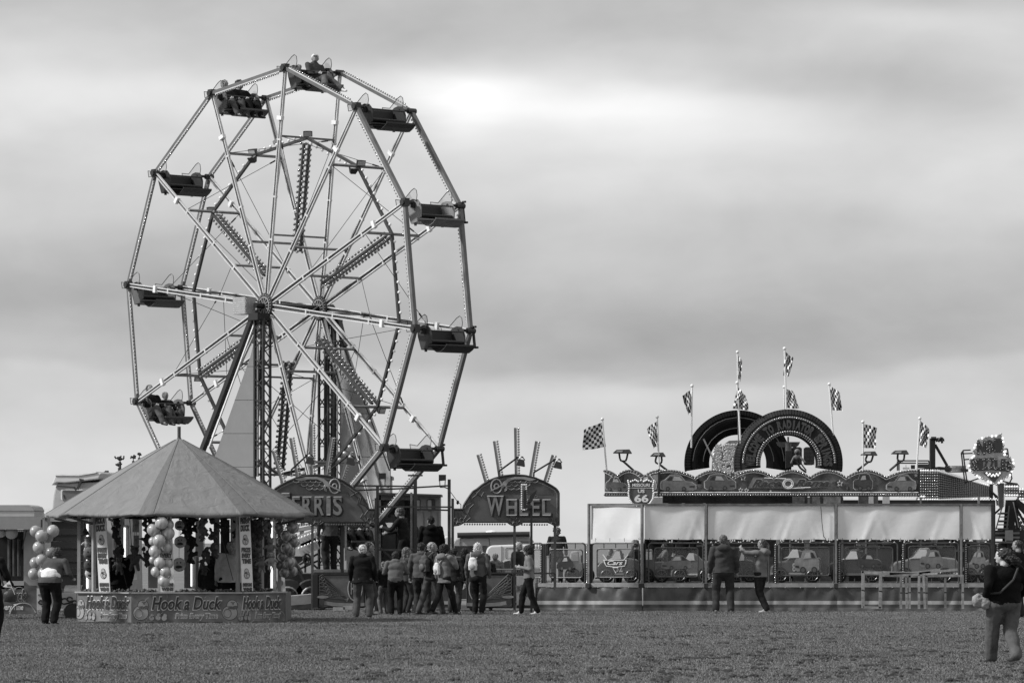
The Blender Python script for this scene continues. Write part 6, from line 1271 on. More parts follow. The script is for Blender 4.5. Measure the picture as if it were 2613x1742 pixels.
# tyre arches
def arch(cx, cy, R, r_in, d, front, label):
    pl = PL(cx, d); t = thing('tyre_arch', pl.pt(cx, cy+18), label, 'tyre arch'); a0, a1 = -.14, pi+.14
    def arc(r, z, a=a0, b_=a1, n=44): return [pl.pt(cx+r*cos(q), cy-r*sin(q), z) for q in np.linspace(a, b_, n)]
    RB = M(.03 if front else .005, .85, var=.3, scale=4, spec=.15)
    mb = MB(); prof = [(R, -.55), (R, -.02), (R-4, .05), (R-10, .08), (R-24, .12), (r_in+14, .12), (r_in+4, .08), (r_in, .0), (r_in, -.5), (R, -.55)]
    mb.sheet([arc(r, z) for r, z in prof]); ty = ob('tyre', mb, RB, t, smooth=False)
    mb = MB()
    for q in np.linspace(a0+.02, a1-.02, 62):
        p0, p1 = pl.pt(cx+(R+.6)*cos(q), cy-(R+.6)*sin(q), -.5), pl.pt(cx+(R+.6)*cos(q), cy-(R+.6)*sin(q), .0); mb.beam(p0, p1, .085, .03, up=Vector((cos(q), 0, sin(q)))); p2 = pl.pt(cx+(R-12)*cos(q), cy-(R-12)*sin(q), .1); mb.beam(p1, p2, .05, .03, up=pl.n)
    ob('tread_block', mb, RB, ty, kind='stuff')
    if front:
        mb = MB(); [mb.ball(pl.pt(cx+(R-19)*cos(q), cy-(R-19)*sin(q), .15), .034, 1) for q in np.linspace(.02, pi-.02, 64)]; [mb.ball(pl.pt(cx+(r_in+9)*cos(q), cy-(r_in+9)*sin(q), .15), .034, 1) for q in np.linspace(-.05, pi+.05, 44)]; [mb.ball(pl.pt(cx+(r_in+4)*cos(q), cy-(r_in+4)*sin(q), .12), .028, 1) for q in np.linspace(-.05, pi+.05, 44)]; ob('bulb_string', mb, BULB, t, kind='stuff', smooth=True)
        txt = 'WELCOME TO RADIATOR SPRINGS'; n = len(txt)
        for i, c in enumerate(txt):
            if c == ' ': continue
            q = pi*(1.005)-(pi*1.01)*i/(n-1); v, f, sz = textgeo(c, .05, 0, .02); rr_ = (R+r_in)/2-5; hh = 24; ww = 12.5 if c != 'I' else 5
            for mt, k_, o_ in ((M(.11, .4, var=0), 1.0, .13), (M(.06, .4, var=.4), .8, .155)):
                mb = MB(); vs = []
                for a, b_, z in v:
                    lx = (a-.5)*ww*k_; ly = (b_-.5)*hh*k_; vs.append(pl.pt(cx+(rr_+ly)*cos(q)+lx*sin(q), cy-(rr_+ly)*sin(q)+lx*cos(q), o_+.01*z))
                mb.add(vs, f); ob('letter', mb, mt, t)
    else:
        mb = MB(); [mb.path([p+Vector((0, 0, .012*mnoise.noise(p*9))) for p in arc(r, .16, .05, pi-.05, 50)], .012, 4) for r in (R-18, r_in+16)]; ob('cable', mb, M(.05, .6), t)
        mb = MB(); pl.rect(mb, cx-2, cy-R, cx+3, cy+10, .12, .2); pl.bar(mb, (cx-r_in-16, cy-62), (cx-r_in+24, cy+20), .04, .04, .25); ob('stay', mb, M(.3), t)
    return pl
arch(2012.5, 1182, 136, 72, 107.2, True, 'front tyre arch lettered WELCOME TO RADIATOR SPRINGS over the frieze')
arch(1884, 1182, 134, 74, 111.5, False, 'plain black rear tyre arch behind and left of the lettered one')
pb2 = PL(1850, 112.6); t = thing('bulb_board', pb2.pt(1850, 1200), 'bright bulb-covered board seen through the rear tyre arch', 'light board'); mb = MB(); r = random.Random(2)
pb2.poly(mb, [(1815, 1215), (1818, 1165), (1838, 1140), (1860, 1124), (1900, 1122), (1900, 1215)], -.1, 0); ob('board', mb, M(.35, .5, var=.3), t)
mb = MB(); [mb.ball(pb2.pt(r.uniform(1820, 1898), r.uniform(1132, 1208), .05), .036, 1) for i in range(420)]; ob('bulb_string', mb, BULBW, t, kind='stuff', smooth=True)
pe = PL(2012, 109.5); t = thing('engine_ornament', pe.pt(2012, 1195), 'mock engine with pistons and spare parts inside the lettered tyre arch', 'ornament'); mb = MB()
mb.lathe(pe.pt(2012, 1145, 0), [(0, -.1), (.085, -.1), (.085, .12), (.09, .12), (.09, .15), (0, .15)], 14); ob('piston', mb, M(.13, .4, .2, var=.2), t)
mb = MB(); pe.poly(mb, [(1981, 1127), (2042, 1127), (2038, 1136), (2032, 1140), (1990, 1140), (1985, 1136)], -.1, -.02); pe.rect(mb, 2009, 1114, 2013, 1130, 0, .05); ob('cross_plate', mb, M(.08, .4, var=.3), t)
for x0, x1 in ((2020, 2046), (2052, 2078)): mb = MB(); pe.poly(mb, rrect(x0, 1140, x1, 1186, 6), -.2, 0); cy_ = ob('cylinder_block', mb, M(.05, .4, var=.3), t); mb = MB(); [pe.rect(mb, x0-1, y, x1+1, y+1.4, -.15, .03) for y in np.arange(1143, 1184, 3.4)]; ob('cooling_fin', mb, M(.10, .4, .2), cy_)
mb = MB(); pe.poly(mb, [(2004, 1150), (2018, 1150), (2024, 1190), (2004, 1194)], 0, .15); mb.path([pe.pt(x, y, .2) for x, y in ((2022, 1165), (2042, 1195), (2056, 1205))], .03, 6); mb.path([pe.pt(x, y, .2) for x, y in ((2028, 1160), (2048, 1190), (2056, 1200))], .02, 6); ob('linkage', mb, DARK, t)
c = P(2034, 1168, 108.8); mb = MB(); mb.ball(c, (.12, .08, .09), 2); mb.ball(c+Vector((0, -.02, .16)), .08, 2); mb.cap(c+Vector((.1, -.05, 0)), c+Vector((.2, -.1, -.12)), .03); mb.cap(c+Vector((-.1, -.05, 0)), c+Vector((-.16, -.1, -.14)), .03); skin('helmeted_figure', mb, .012, M(.12, .5, var=.3), t, 2)
# rooftop: lamps on arms
for i, (hx0, hy, hx1, ax, ay, fx_, dr, lab) in enumerate(((1565, 1152, 1612, 1590, 1176, 1617, 1, 'leftmost broad floodlight on its stalk above the frieze'), (1660, 1160, 1698, 1680, 1182, 1703, 1, 'floodlight on a stalk right of the second flagpole'), (2198, 1157, 2238, 2216, 1178, 2187, -1, 'floodlight on a stalk beside the flag right of the lettered arch'), (2276, 1154, 2318, 2298, 1176, 2270, -1, 'rightmost floodlight on a stalk above the frieze end'))):
    pl = PL(hx0, 107.3); t = thing('floodlight', pl.pt(fx_, 1200), lab, 'floodlight', 'stalked floodlights on the ride roof')
    mb = MB(); pl.poly(mb, [(hx0, hy+2), (hx0+8, hy-5), (hx1-6, hy-6), (hx1, hy+3), (hx1, hy+5), (hx0, hy+4)], -.25, .12); ob('lamp_head', mb, M(.07, .4, .1, var=.3), t); mb = MB(); pl.poly(mb, [(hx0+5, hy+1), (hx0+11, hy-3), (hx0+24, hy-3), (hx0+22, hy+1)], .12, .13); ob('lamp_glass', mb, M(.45, .15, spec=.8), t)
    mb = MB(); mb.path([pl.pt(x, y) for x, y in ((hx0+15, hy+4), (ax-8, ay-5), (ax-4, ay), (ax+6, ay), (ax+9, ay-6), (hx1-10, hy+4))], .028, 6); mb.path([pl.pt(ax, ay), pl.pt(fx_, 1200)], .032, 6); ob('stalk', mb, DARK, t)
# flags
FW_, FB_ = M(.75, .7, var=.04), M(.018, .7, var=0)
def flag(px0, py0, px1, py1, corners, label, d=107.2, n=8, amp=.05, seed=0):
    """corners: hoist top, fly top, fly bottom, hoist bottom in photo pixels; modelled as rippling cloth of real squares"""
    pl = PL(px0, d); t = thing('chequered_flag', pl.pt(px1, py1), label, 'flag', 'chequered flags on the ride roof'); mb = MB(); mb.tube(pl.pt(px0, py0), pl.pt(px1, py1), .022, 8); ob('pole', mb, M(.72, .35, var=0), t)
    mb = MB(); mb.ball(pl.pt(px0, py0-2), .045, 2); ob('finial', mb, WHITE, t, smooth=True)
    s = 3; N_ = n*s; a, b_, c, e = [Vector((x, y)) for x, y in corners]; rows = []
    for j in range(N_+1):
        v = j/N_; row = []
        for i in range(N_+1):
            u = i/N_; p = (a*(1-u)+b_*u)*(1-v)+(e*(1-u)+c*u)*v
            o = amp*u**.6*(sin(u*9+v*4+seed)+.6*sin(u*4-v*7+seed*2)); wob = 1.6*u*sin(u*7+v*5+seed)
            row.append(pl.pt(p.x+wob*.6, p.y+wob, o))
        rows.append(row)
    mb.v = []; mb = MB(); vs = [p for r in rows for p in r]; k = N_+1; fs = [[], []]
    for j in range(N_):
        for i in range(N_): fs[(i//s+j//s) % 2].append([j*k+i, j*k+i+1, (j+1)*k+i+1, (j+1)*k+i])
    mb.add(vs, fs[0], 0); mb.add(vs, fs[1], 1); ob('cloth', mb, [FW_, FB_], t, smooth=True)
flag(1537, 1071, 1548, 1199, [(1538, 1076), (1489, 1096), (1487, 1150), (1546, 1139)], 'large chequered flag flying left from the leftmost pole', n=8, amp=.08)
flag(1677, 1065, 1682, 1199, [(1678, 1073), (1650, 1092), (1668, 1144), (1681, 1134)], 'folded chequered flag drooping left on the second pole', n=7, amp=.09, seed=1)
flag(1766, 986, 1764, 1142, [(1766, 993), (1741, 1008), (1755, 1058), (1764, 1050)], 'curled chequered flag left of the rear tyre arch', n=6, amp=.12, seed=2)
flag(1882, 900, 1884, 1050, [(1882, 905), (1895, 922), (1888, 975), (1885, 965)], 'narrow drooping chequered flag at the upper left, highest on its pole', n=6, amp=.10, seed=3, d=111)
flag(1881, 978, 1890, 1133, [(1882, 985), (1903, 1010), (1911, 1046), (1870, 1042)], 'bunched chequered flag just above the rear tyre arch', n=8, amp=.12, seed=4)
flag(2002, 891, 2006, 1042, [(2002, 895), (2024, 914), (2014, 961), (1999, 958)], 'tallest flying chequered flag above the lettered arch', n=6, amp=.10, seed=5)
flag(2001, 989, 2001, 1044, [(2006, 992), (2024, 998), (2041, 1043), (2006, 1040)], 'chequered flag right behind the top of the lettered arch', n=7, amp=.09, seed=6, d=111)
flag(2116, 982, 2127, 1125, [(2118, 984), (2143, 1000), (2150, 1048), (2122, 1046)], 'chequered flag on the pole right of the lettered arch', n=7, amp=.10, seed=7)
flag(2202, 1078, 2202, 1199, [(2204, 1081), (2238, 1090), (2234, 1144), (2204, 1142)], 'square-hanging chequered flag beside the third floodlight', n=7, amp=.05, seed=8)
flag(2347, 1069, 2339, 1197, [(2348, 1072), (2374, 1096), (2362, 1142), (2344, 1134)], 'chequered flag at the right end before the black post', n=7, amp=.10, seed=9)
# roof rail behind the frieze end
t = thing('roof_rail', P(2330, 1197, 108.5), 'thin guard rail on the roof behind the frieze end', 'rail'); pl = PL(2330, 108.5); mb = MB()
for a, b_ in (((2290, 1200), (2290, 1176)), ((2290, 1175), (2370, 1175)), ((2292, 1181), (2368, 1181)), ((2370, 1175), (2372, 1200)), ((2294, 1200), (2294, 1181))): pl.line(mb, a, b_, .02)
ob('rail_tube', mb, DARK, t); mb = MB(); pl.rect(mb, 2303, 1192, 2320, 1197, 0, .1); pl.rect(mb, 2310, 1186, 2312, 1192, 0, .1); ob('tool_box', mb, M(.5), t); mb = MB(); pl.rect(mb, 2324, 1186, 2334, 1196, 0, .1); pl.rect(mb, 2340, 1184, 2372, 1194, 0, .1); ob('speaker_box', mb, DARK, t)
# metal trestle frames piled before the skirt
ptf = PL(2330, 103.6); SQ = M(.30, .5, .2, var=.35, scale=6)
def trestle(lab, segs, r=.027):
    t = thing('metal_trestle', ptf.pt(segs[0][0][0], 1555), lab, 'trestle', 'steel trestle frames stacked before the ride')
    for a, b_, o, nm in segs: mb = MB(); ptf.bar(mb, a, b_, r*2, r*2, o); ob(nm, mb, SQ, t)
    for a, b_, o, nm in segs:
        if nm == 'leg':
            y = a[1]+(b_[1]-a[1])*.52; x = a[0]+(b_[0]-a[0])*.52; mb = MB(); ptf.rect(mb, x-2.8, y-1.5, x+2.8, y+1.5, o-.03, o+.03); ob('joint_band', mb, BLACK, t)
trestle('leftmost pale square trestle frame with a ground bar', [((2201, 1456), (2201, 1550), 0, 'leg'), ((2206, 1462), (2206, 1548), -.3, 'leg'), ((2246, 1460), (2245, 1551), 0, 'leg'), ((2250, 1460), (2250, 1553), -.2, 'leg'), ((2199, 1458), (2252, 1460), 0, 'top_bar'), ((2202, 1548), (2248, 1550), 0, 'ground_bar')])
trestle('second trestle of the pile with near-upright legs', [((2299, 1468), (2299, 1552), 0, 'leg'), ((2311, 1470), (2313, 1551), .1, 'leg'), ((2246, 1467), (2350, 1470), .1, 'top_bar'), ((2250, 1459), (2350, 1461), 0, 'top_bar')])
trestle('middle trestle of the pile with leaning legs', [((2320, 1466), (2320, 1552), .1, 'leg'), ((2343, 1466), (2343, 1552), .2, 'leg'), ((2206, 1461), (2352, 1465), .2, 'top_bar'), ((2268, 1463), (2372, 1458), .2, 'top_bar')])
trestle('fourth trestle of the pile, legs slightly splayed', [((2354, 1466), (2358, 1552), .2, 'leg'), ((2363, 1468), (2363, 1552), .1, 'leg'), ((2343, 1462), (2441, 1452), .2, 'top_bar'), ((2360, 1468), (2442, 1467), .1, 'top_bar')])
trestle('rightmost trestle of the pile reaching the last gate', [((2412, 1468), (2412, 1550), 0, 'leg'), ((2455, 1466), (2456, 1552), .1, 'leg'), ((2345, 1470), (2458, 1468), 0, 'top_bar'), ((2345, 1459), (2398, 1452), .1, 'top_bar')])
# ---------------------------------------------------------------- the second thrill ride beyond
psz = PL(2392, 113); PSA = PL(2392, 113, 55)
sz = thing('studded_ride', psz.pt(2480, 1560), 'bulb-studded arm ride with lattice centre behind the right end of the car ride', 'fairground ride'); BP = M(.20, .5, var=.3)
mb = MB(); psz.rect(mb, 2340, 1196, 2392, 1278, -.3, 0); ob('bulb_wall', mb, BP, sz)
PSB = PL(2392, 113, 35); sidep = [(2392, 1278), (2525, 1270), (2525, 1238), (2392, 1196)]
mb = MB(); PSB.poly(mb, sidep, -.1, 0); ob('bulb_wall', mb, BP, sz)
mb, mw = MB(), MB()
for j in range(12):
    y = 1200+j*6.7; tgt = mw if j in (0, 11) else mb
    for i in range(9): tgt.ball(psz.pt(2344+i*6, y, .04), .034, 1)
for j in range(13):
    for i in range(28):
        u = (i+.5)/28; x = 2392+133*u; y0 = 1200+(1240-1200)*u; y1 = 1275-(7)*u; y = y0+(y1-y0)*j/12; (mw if j in (0, 12) else mb).ball(PSB.pt(x, y, .04), .033, 1)
for k, (x0, x1, y0, y1) in enumerate(((2560, 2600, 1238, 1266), (2600, 2650, 1245, 1275))):
    q = MB(); psz.rect(q, x0, y0, x1, y1, -.4, 0); ob('bulb_arm', q, BP, sz)
    for j in range(4):
        for i in range(int((x1-x0)/6.5)): (mw if j in (0, 3) else mb).ball(psz.pt(x0+3+i*6.5, y0+3+j*(y1-y0-6)/3, .04), .036, 1)
for i in range(32): mw.ball(psz.pt(2345+i*6.3-65, 1268, 1.6), .035, 1) if i < 11 else mw.ball(psz.pt(2480+(i-11)*3.6, 1272+3*(i % 2), .1), .022, 1)
ob('bulb_field', mb, BULB, sz, kind='stuff', smooth=True); ob('lit_bulb_rows', mw, M(.8, .3, var=0, emit=.35), sz, kind='stuff', smooth=True)
mb = MB(); psz.poly(mb, [(2343, 1196), (2396, 1190), (2470, 1196), (2470, 1203), (2396, 1196)], -.8, .05); psz.rect(mb, 2345, 1278, 2500, 1284, -.6, -.1); psz.poly(mb, [(2565, 1238), (2572, 1229), (2596, 1232), (2602, 1240)], -.4, 0); ob('arm_top', mb, DARK, sz)
mb = MB(); psz.rect(mb, 2373, 1118, 2386, 1192, -.15, .1); psz.bar(mb, (2386, 1134), (2417, 1188), .07, .07, 0); ob('crane_post', mb, BLACK, sz); mb = MB(); mb.path([psz.pt(x, y, .1) for x, y in ((2375, 1118), (2388, 1118), (2392, 1126), (2398, 1118), (2404, 1120), (2405, 1126), (2400, 1127))], .05, 6); mb.path([psz.pt(x, y, .1) for x, y in ring(2401, 1121, 5, 4, 8, -2.5, 2.2)], .025, 5); ob('crane_hook', mb, BLACK, sz)
mb = MB(); [mb.path([psz.pt(2440, 1189+k*3.4, -.2)+Vector((.27*cos(a), .27*sin(a), 0)) for a in np.linspace(0, 2*pi, 20)[:-1]], .018, 5, closed=True) for k in range(5)]; ob('hose_coil', mb, M(.3, .5, var=.3), sz)
# lattice centre with ladder
psl = PL(2580, 114); mb = MB()
for a, b_, w_ in (((2578, 1275), (2578, 1400), .22), ((2570, 1275), (2560, 1400), .08), ((2586, 1275), (2602, 1372), .10), ((2590, 1278), (2640, 1330), .14), ((2560, 1290), (2536, 1312), .05), ((2590, 1288), (2625, 1355), .06), ((2592, 1275), (2640, 1310), .10)): psl.bar(mb, a, b_, w_, w_, 0)
for y in (1310, 1330, 1350, 1366): psl.bar(mb, (2545, y), (2600, y), .04, .05, .05)
ob('centre_lattice', mb, BLACK, sz); mb = MB()
psl.bar(mb, (2552, 1300), (2538, 1350), .03, .04, .3); psl.bar(mb, (2572, 1290), (2566, 1350), .03, .04, .3); [psl.bar(mb, (2550-i*3.2, 1308+i*10), (2570, 1308+i*10), .03, .03, .3) for i in range(5)]; ob('ladder', mb, M(.16, .5), sz)
mb = MB(); psl.bar(mb, (2582, 1280), (2596, 1345), .025, .03, .3); psl.rect(mb, 2560, 1352, 2580, 1378, .4, .45); ob('pale_bracket', mb, M(.3, .5), sz)
mb = MB(); psl.rect(mb, 2536, 1352, 2660, 1374, -.6, .1); psl.poly(mb, [(2545, 1388), (2600, 1372), (2660, 1395), (2660, 1490), (2540, 1490)], -.6, 0); ob('ride_base', mb, M(.02, .5, var=.5), sz)
mb = MB(); [psl.rect(mb, 2536, y, 2600, y+5, .12, .16) for y in (1357, 1368, 1380)]; ob('base_stripe', mb, M(.2, .5, var=.2), sz)
mb = MB(); psl.rect(mb, 2521, 1235, 2530, 1290, .3, .4); psl.poly(mb, [(2517, 1244), (2548, 1272), (2545, 1286), (2538, 1290), (2536, 1272)], .45, .5); ob('sign_post', mb, DARK, sz)
# NO 1 SIZZLER sign in its cage
pz = PL(2530, 111); t = thing('lit_sign', pz.pt(2530, 1300), 'bulb-edged sign lettered No 1 SIZZLER in a steel cage', 'sign')
ol = [(2505, 1118), (2520, 1114), (2540, 1112), (2553, 1107), (2557, 1118), (2561, 1145), (2562, 1160), (2575, 1166), (2583, 1173), (2586, 1190), (2580, 1202), (2576, 1212), (2560, 1222), (2541, 1236), (2520, 1228), (2498, 1218), (2486, 1210), (2474, 1200), (2471, 1188), (2474, 1172), (2484, 1163), (2482, 1150), (2488, 1135), (2494, 1122)]
mb = MB(); pz.poly(mb, ol, 0, .12); ob('sign_face', mb, M(.42, .5, var=.15), t)
mb, mw = MB(), MB(); 
k = 0
for (ax, ay), (bx, by) in zip(ol, ol[1:]+ol[:1]):
    L_ = sqrt((bx-ax)**2+(by-ay)**2); n = max(1, round(L_/8.5))
    for i in range(n): k += 1; (mw if k % 4 < 2 else mb).ball(pz.pt(ax+(bx-ax)*i/n, ay+(by-ay)*i/n, .14), .032, 1)
ob('bulb_string', mb, M(.45, .3, var=0), t, kind='stuff', smooth=True); ob('lit_bulbs', mw, M(.9, .3, var=0, emit=1.1), t, kind='stuff', smooth=True)
def bent(txt, box, rise):
    x0, y0, x1, y1 = box; n = len(txt); v_ = []
    for i, c in enumerate(txt):
        a = x0+(x1-x0)*i/n; b_ = x0+(x1-x0)*(i+1)/n-.5; dy = rise*(i/(n-1)-.5)-(6*abs(i/(n-1)-.5)*-1 if txt == 'SIZZLER' else 0)
        mb = MB(); ptext(pz, mb, c, (a-.6, y0+dy-.8, b_+.6, y1+dy+.8), .13, .015, .07); lt = ob('letter', mb, M(.09, .5, var=0), t)
        mb = MB(); ptext(pz, mb, c, (a+.6, y0+dy+.8, b_-.6, y1+dy-.8), .15, .015, .03); ob('letter_face', mb, M(.03, .4, var=0), lt)
        v, f, sz_ = textgeo(c, .0, 0, .0); mb = MB(); r = random.Random(i); pts = v[:, :2]; 
        for q in range(11): p_ = pts[r.randrange(len(pts))]; p_ = (p_*.8+.1); mb.ball(pz.pt(a+(b_-a)*p_[0], y1+dy+(y0-y1)*p_[1], .18), .010, 1)
        ob('letter_bulbs', mb, BULBW, lt, kind='stuff')
bent('No1', (2492, 1122, 2556, 1156), -6); bent('SIZZLER', (2477, 1168, 2583, 1198), 2)
mb = MB(); pz.poly(mb, [(2508, 1205), (2556, 1205), (2534, 1232)], .13, .15); ob('arrow', mb, M(.06, .5), t); mb = MB(); [mb.ball(pz.pt(2516+i*4.2, 1208+(4 if i % 2 else 0)+(3-abs(i-4))*1.0, .17), .03, 1) for i in range(9)]; ob('arrow_bulbs', mb, M(.8, .3, var=0, emit=.6), t, kind='stuff')
mb = MB()
for a, b_, o in (((2453, 1155), (2462, 1232), 0), ((2460, 1148), (2470, 1225), -.3), ((2453, 1155), (2460, 1148), 0), ((2460, 1148), (2480, 1147), -.3), ((2453, 1157), (2482, 1156), 0), ((2462, 1172), (2474, 1171), 0), ((2462, 1232), (2500, 1219), 0), ((2556, 1144), (2574, 1144), -.3), ((2574, 1144), (2585, 1218), -.3), ((2585, 1218), (2578, 1232), -.2), ((2578, 1232), (2540, 1222), 0), ((2470, 1225), (2462, 1232), 0), ((2568, 1154), (2576, 1205), 0)): pz.bar(mb, a, b_, .035, .035, o)
ob('cage', mb, DARK, t)
mb = MB(); pz.poly(mb, [(2545, 1232), (2562, 1232), (2562, 1285), (2556, 1302), (2552, 1300), (2548, 1285)], -.05, .03); st_ = ob('stem', mb, M(.10, .5), t); mb = MB(); [mb.ball(pz.pt(x, 1236+i*4.4, .05), .022, 1) for x in (2547, 2561) for i in range(13)]; ob('bulb_string', mb, BULB, st_, kind='stuff')
for i, (x, y) in enumerate(((2600, 1350), (2607, 1358))): mb = MB(); r = random.Random(i); [mb.ball(P(x, y, 150)+Vector((r.gauss(0, .14), 0, r.gauss(0, .2))), .07, 1) for _ in range(26)]; mb.tube(P(x, y, 150), P(x, 1500, 150), .05, 5); ob('tree', mb, M(.03, .8), label=('left' if i == 0 else 'right')+' of two small dark trees on the skyline at the far right', cat='tree')
# ---------------------------------------------------------------- the people in the photograph
def at(px, foot, up=0.0, d=None):
    d = d or GD(foot); p = P(px, HY, d); return Vector((p.x, d, up))
R_ = radians
def ht(headpy, footpy, d=None): d = d or GD(footpy); return (footpy-headpy)*d/F/1.035
# queue in front of the wheel (yaw 0 = facing away from the camera)
Q = 'people waiting in front of the big wheel'
person('white-haired man in a black jacket and grey trousers, seen from behind', at(925, 1575), R_(-8), ht(1383, 1573), .012, .085, ('short', .62), coat=.10, girth=1.2, head=(.1, 0), collar=True, pocket=True, fl=(-.14, 0, .08), fr=(.14, .05, .08), shoe=.012)
person('man with glasses looking right, behind the white-haired man', at(940, 1569), R_(-75), ht(1375, 1567), .035, .05, ('crop', .05), collar=True, coat=.1, glasses=True, head=(.1, 0))
person('small girl in a dark coat and pale tights beside the woman in the grey coat', at(980, 1567), R_(25), 1.26, .02, .12, ('tail', .12), coat=.28, hood=True, slim=.95, shoe=.03)
person('woman in a light grey knee-length jacket with short dark hair', at(1010, 1568), R_(5), ht(1400, 1568), .15, .012, ('short', .03), coat=.22, lean=.12, hl=(-.18, .32, 1.15), hr=(.2, .3, 1.12), girth=1.12, collar=True, shoe=.01)
person('long-haired girl leaning past the woman in the grey jacket', at(1036, 1564), R_(-60), ht(1390, 1564), .06, .035, ('long', .16), hr=(.1, .2, 1.5), slim=.85, shoe=.01)
person('man with cropped dark hair in a grey leather jacket', at(1075, 1566), R_(-12), ht(1377, 1566), .10, .04, ('crop', .03), coat=.05, girth=1.1, collar=True, fl=(-.12, .05, .08), fr=(.13, 0, .08))
a = person('grey-haired man looking right with a dark rucksack', at(1101, 1567), R_(-50), ht(1377, 1567), .03, .075, ('short', .36), collar=True, fl=(-.16, -.24, .08), fr=(.1, .22, .08), head=(-.6, 0))
backpack(a, 'dark rucksack on the back of the grey-haired man', .05, size=(.3, .2, .45), v2=.09)
a = person('woman with curly dark hair in a pale hooded anorak striding', at(1133, 1568), R_(-42), ht(1383, 1568), .20, .014, ('curly', .02), hood=True, coat=.14, fl=(-.08, -.30, .12), fr=(.1, .26, .08), slim=.95, hr=(.12, .24, 1.38), shoe=.05)
backpack(a, 'small white sling bag on the pale anorak', .6, size=(.18, .12, .34), off=(-.06, -.17, .22), v2=.3)
person('dark-haired youth in a black top behind the woman in the pale anorak', at(1158, 1563), R_(-20), ht(1392, 1562), .02, .05, ('short', .02), slim=.9)
person('person with long dark hair in a black scarf and coat', at(1186, 1558), R_(8), ht(1392, 1558), .018, .05, ('long', .03), coat=.12, fl=(-.16, 0, .08), fr=(.18, 0, .08), hood=True)
a = person('woman with bright blond hair in a two-tone grey anorak', at(1219, 1566), R_(-18), ht(1378, 1566), .13, .02, ('bob', .62), hood=True, coat=.18, girth=1.05, pocket=True, fl=(-.08, .06, .08), fr=(.1, -.03, .08), shoe=.012)
backpack(a, 'white rucksack on the back of the blond woman', .62, size=(.24, .15, .36), off=(-.05, -.19, .30), v2=.35)
a = person('tall child in a dark jacket right of the blond woman', at(1243, 1558), R_(-20), ht(1410, 1557), .03, .02, ('short', .05), slim=.9)
backpack(a, 'black rucksack hanging open at the right of the blond woman', .015, size=(.24, .2, .42), off=(.10, -.19, .22), v2=.02)
# beyond the barrier
person('boy in a pale hooded top looking down, beyond the barrier', at(1264, 1546, 0, 114), R_(160), 1.42, .26, .05, ('crop', .02), hood=True, head=(0, -.5), group=None)
person('white-haired man in a dark jumper beyond the barrier', at(1322, 1540, 0, 116), R_(-120), 1.72, .04, .03, ('short', .6), girth=1.15, head=(-.3, -.2))
person('woman in profile with white shoes, light blouse and black leggings', at(1350, 1567), R_(85), ht(1386, 1567), .22, .012, ('curly', .03), head=(0, 0), fl=(-.06, -.20, .08), fr=(.06, .18, .08), shoe=.6, coat=.02, hl=(-.16, .18, 1.2), hr=(.12, .2, 1.2))
person('curly-haired woman standing inside the car ride gate', at(1421, 1500, .66, 107), R_(178), 1.42, .06, .04, ('curly', .18), glasses=True)
# two men at the car ride
person('bald man in a dark hooded anorak and jeans with arms hanging', at(1846, 1562, 0, 103.4), R_(2), ht(1357, 1562, 103.4), .062, .045, ('thin', .14), hood=True, coat=.05, girth=1.22, fl=(-.15, .02, .08), fr=(.15, -.02, .08), shoe=.2, tb=.008)
mm_ = person('man in a light grey hooded top leaning back to take a picture', at(1947, 1561, 0, 103.6), R_(58), ht(1367, 1561, 103.6), .20, .018, ('crop', .08), hood=True, lean=-.10, side=0, girth=1.05, hip=(0, .06, .92), hl=(-.12, .46, 1.52), hr=(.10, .48, 1.44), fl=(-.1, -.14, .08), fr=(.12, -.02, .08), shoe=.3)
mb = MB(); c = (mm_['wL']+mm_['wR'])/2+mm_['Rz']@Vector((0, .08, .06)); mb.box(c, (.12, .03, .08), mm_['Rz']); mb.tube(c+mm_['Rz']@Vector((0, .01, 0)), c+mm_['Rz']@Vector((0, .05, 0)), .028, 10)
ob('camera', mb, BLACK, label='small camera held up by the man in the light grey top', cat='camera')
# walking woman at the right
wv = person('woman in jeans and a black jacket walking away at the right edge', at(2562, 1690), R_(28), 1.62, .006, .12, ('blown', .035), coat=.20, girth=1.45, wide=1.05, head=(.55, 0), fl=(-.05, .22, .08), fr=(.03, -.24, .12), hl=(-.26, .05, .98), hr=(.30, .1, 1.0), shoe=.03, tb=.01, skinv=.42, fine=1.15)
c = wv['T'](-.33, .08, .02); t = thing('shoulder_bag', c, 'pale grey shoulder bag at the hip of the walking woman', 'bag'); mb = MB(); mb.ball(c, (.12, .08, .11), 3, rot=wv['Rz']); mb.ball(c+Vector((.09, 0, -.03)), (.11, .09, .10), 3, rot=wv['Rz'])
skin('bag_body', mb, .014, M(.24, .75, var=.15, bump=.01), t, 3, disp=.015, dsc=.06)
mb = MB(); mb.path([c+Vector((.02, 0, .1)), wv['T'](-.18, -.16, .14), wv['T'](.0, -.21, .34), wv['T'](.12, -.14, .52), wv['T'](.13, -.02, .585), wv['T'](.1, .12, .5)], .017, 6); ob('shoulder_strap', mb, M(.025, .7), t)
person('dark-haired woman with a ponytail beyond the walking woman', at(2598, 1545, 0, 96), R_(35), 1.76, .012, .03, ('tail', .05), head=(.5, 0), hl=(-.1, .3, 1.25), girth=1.1)
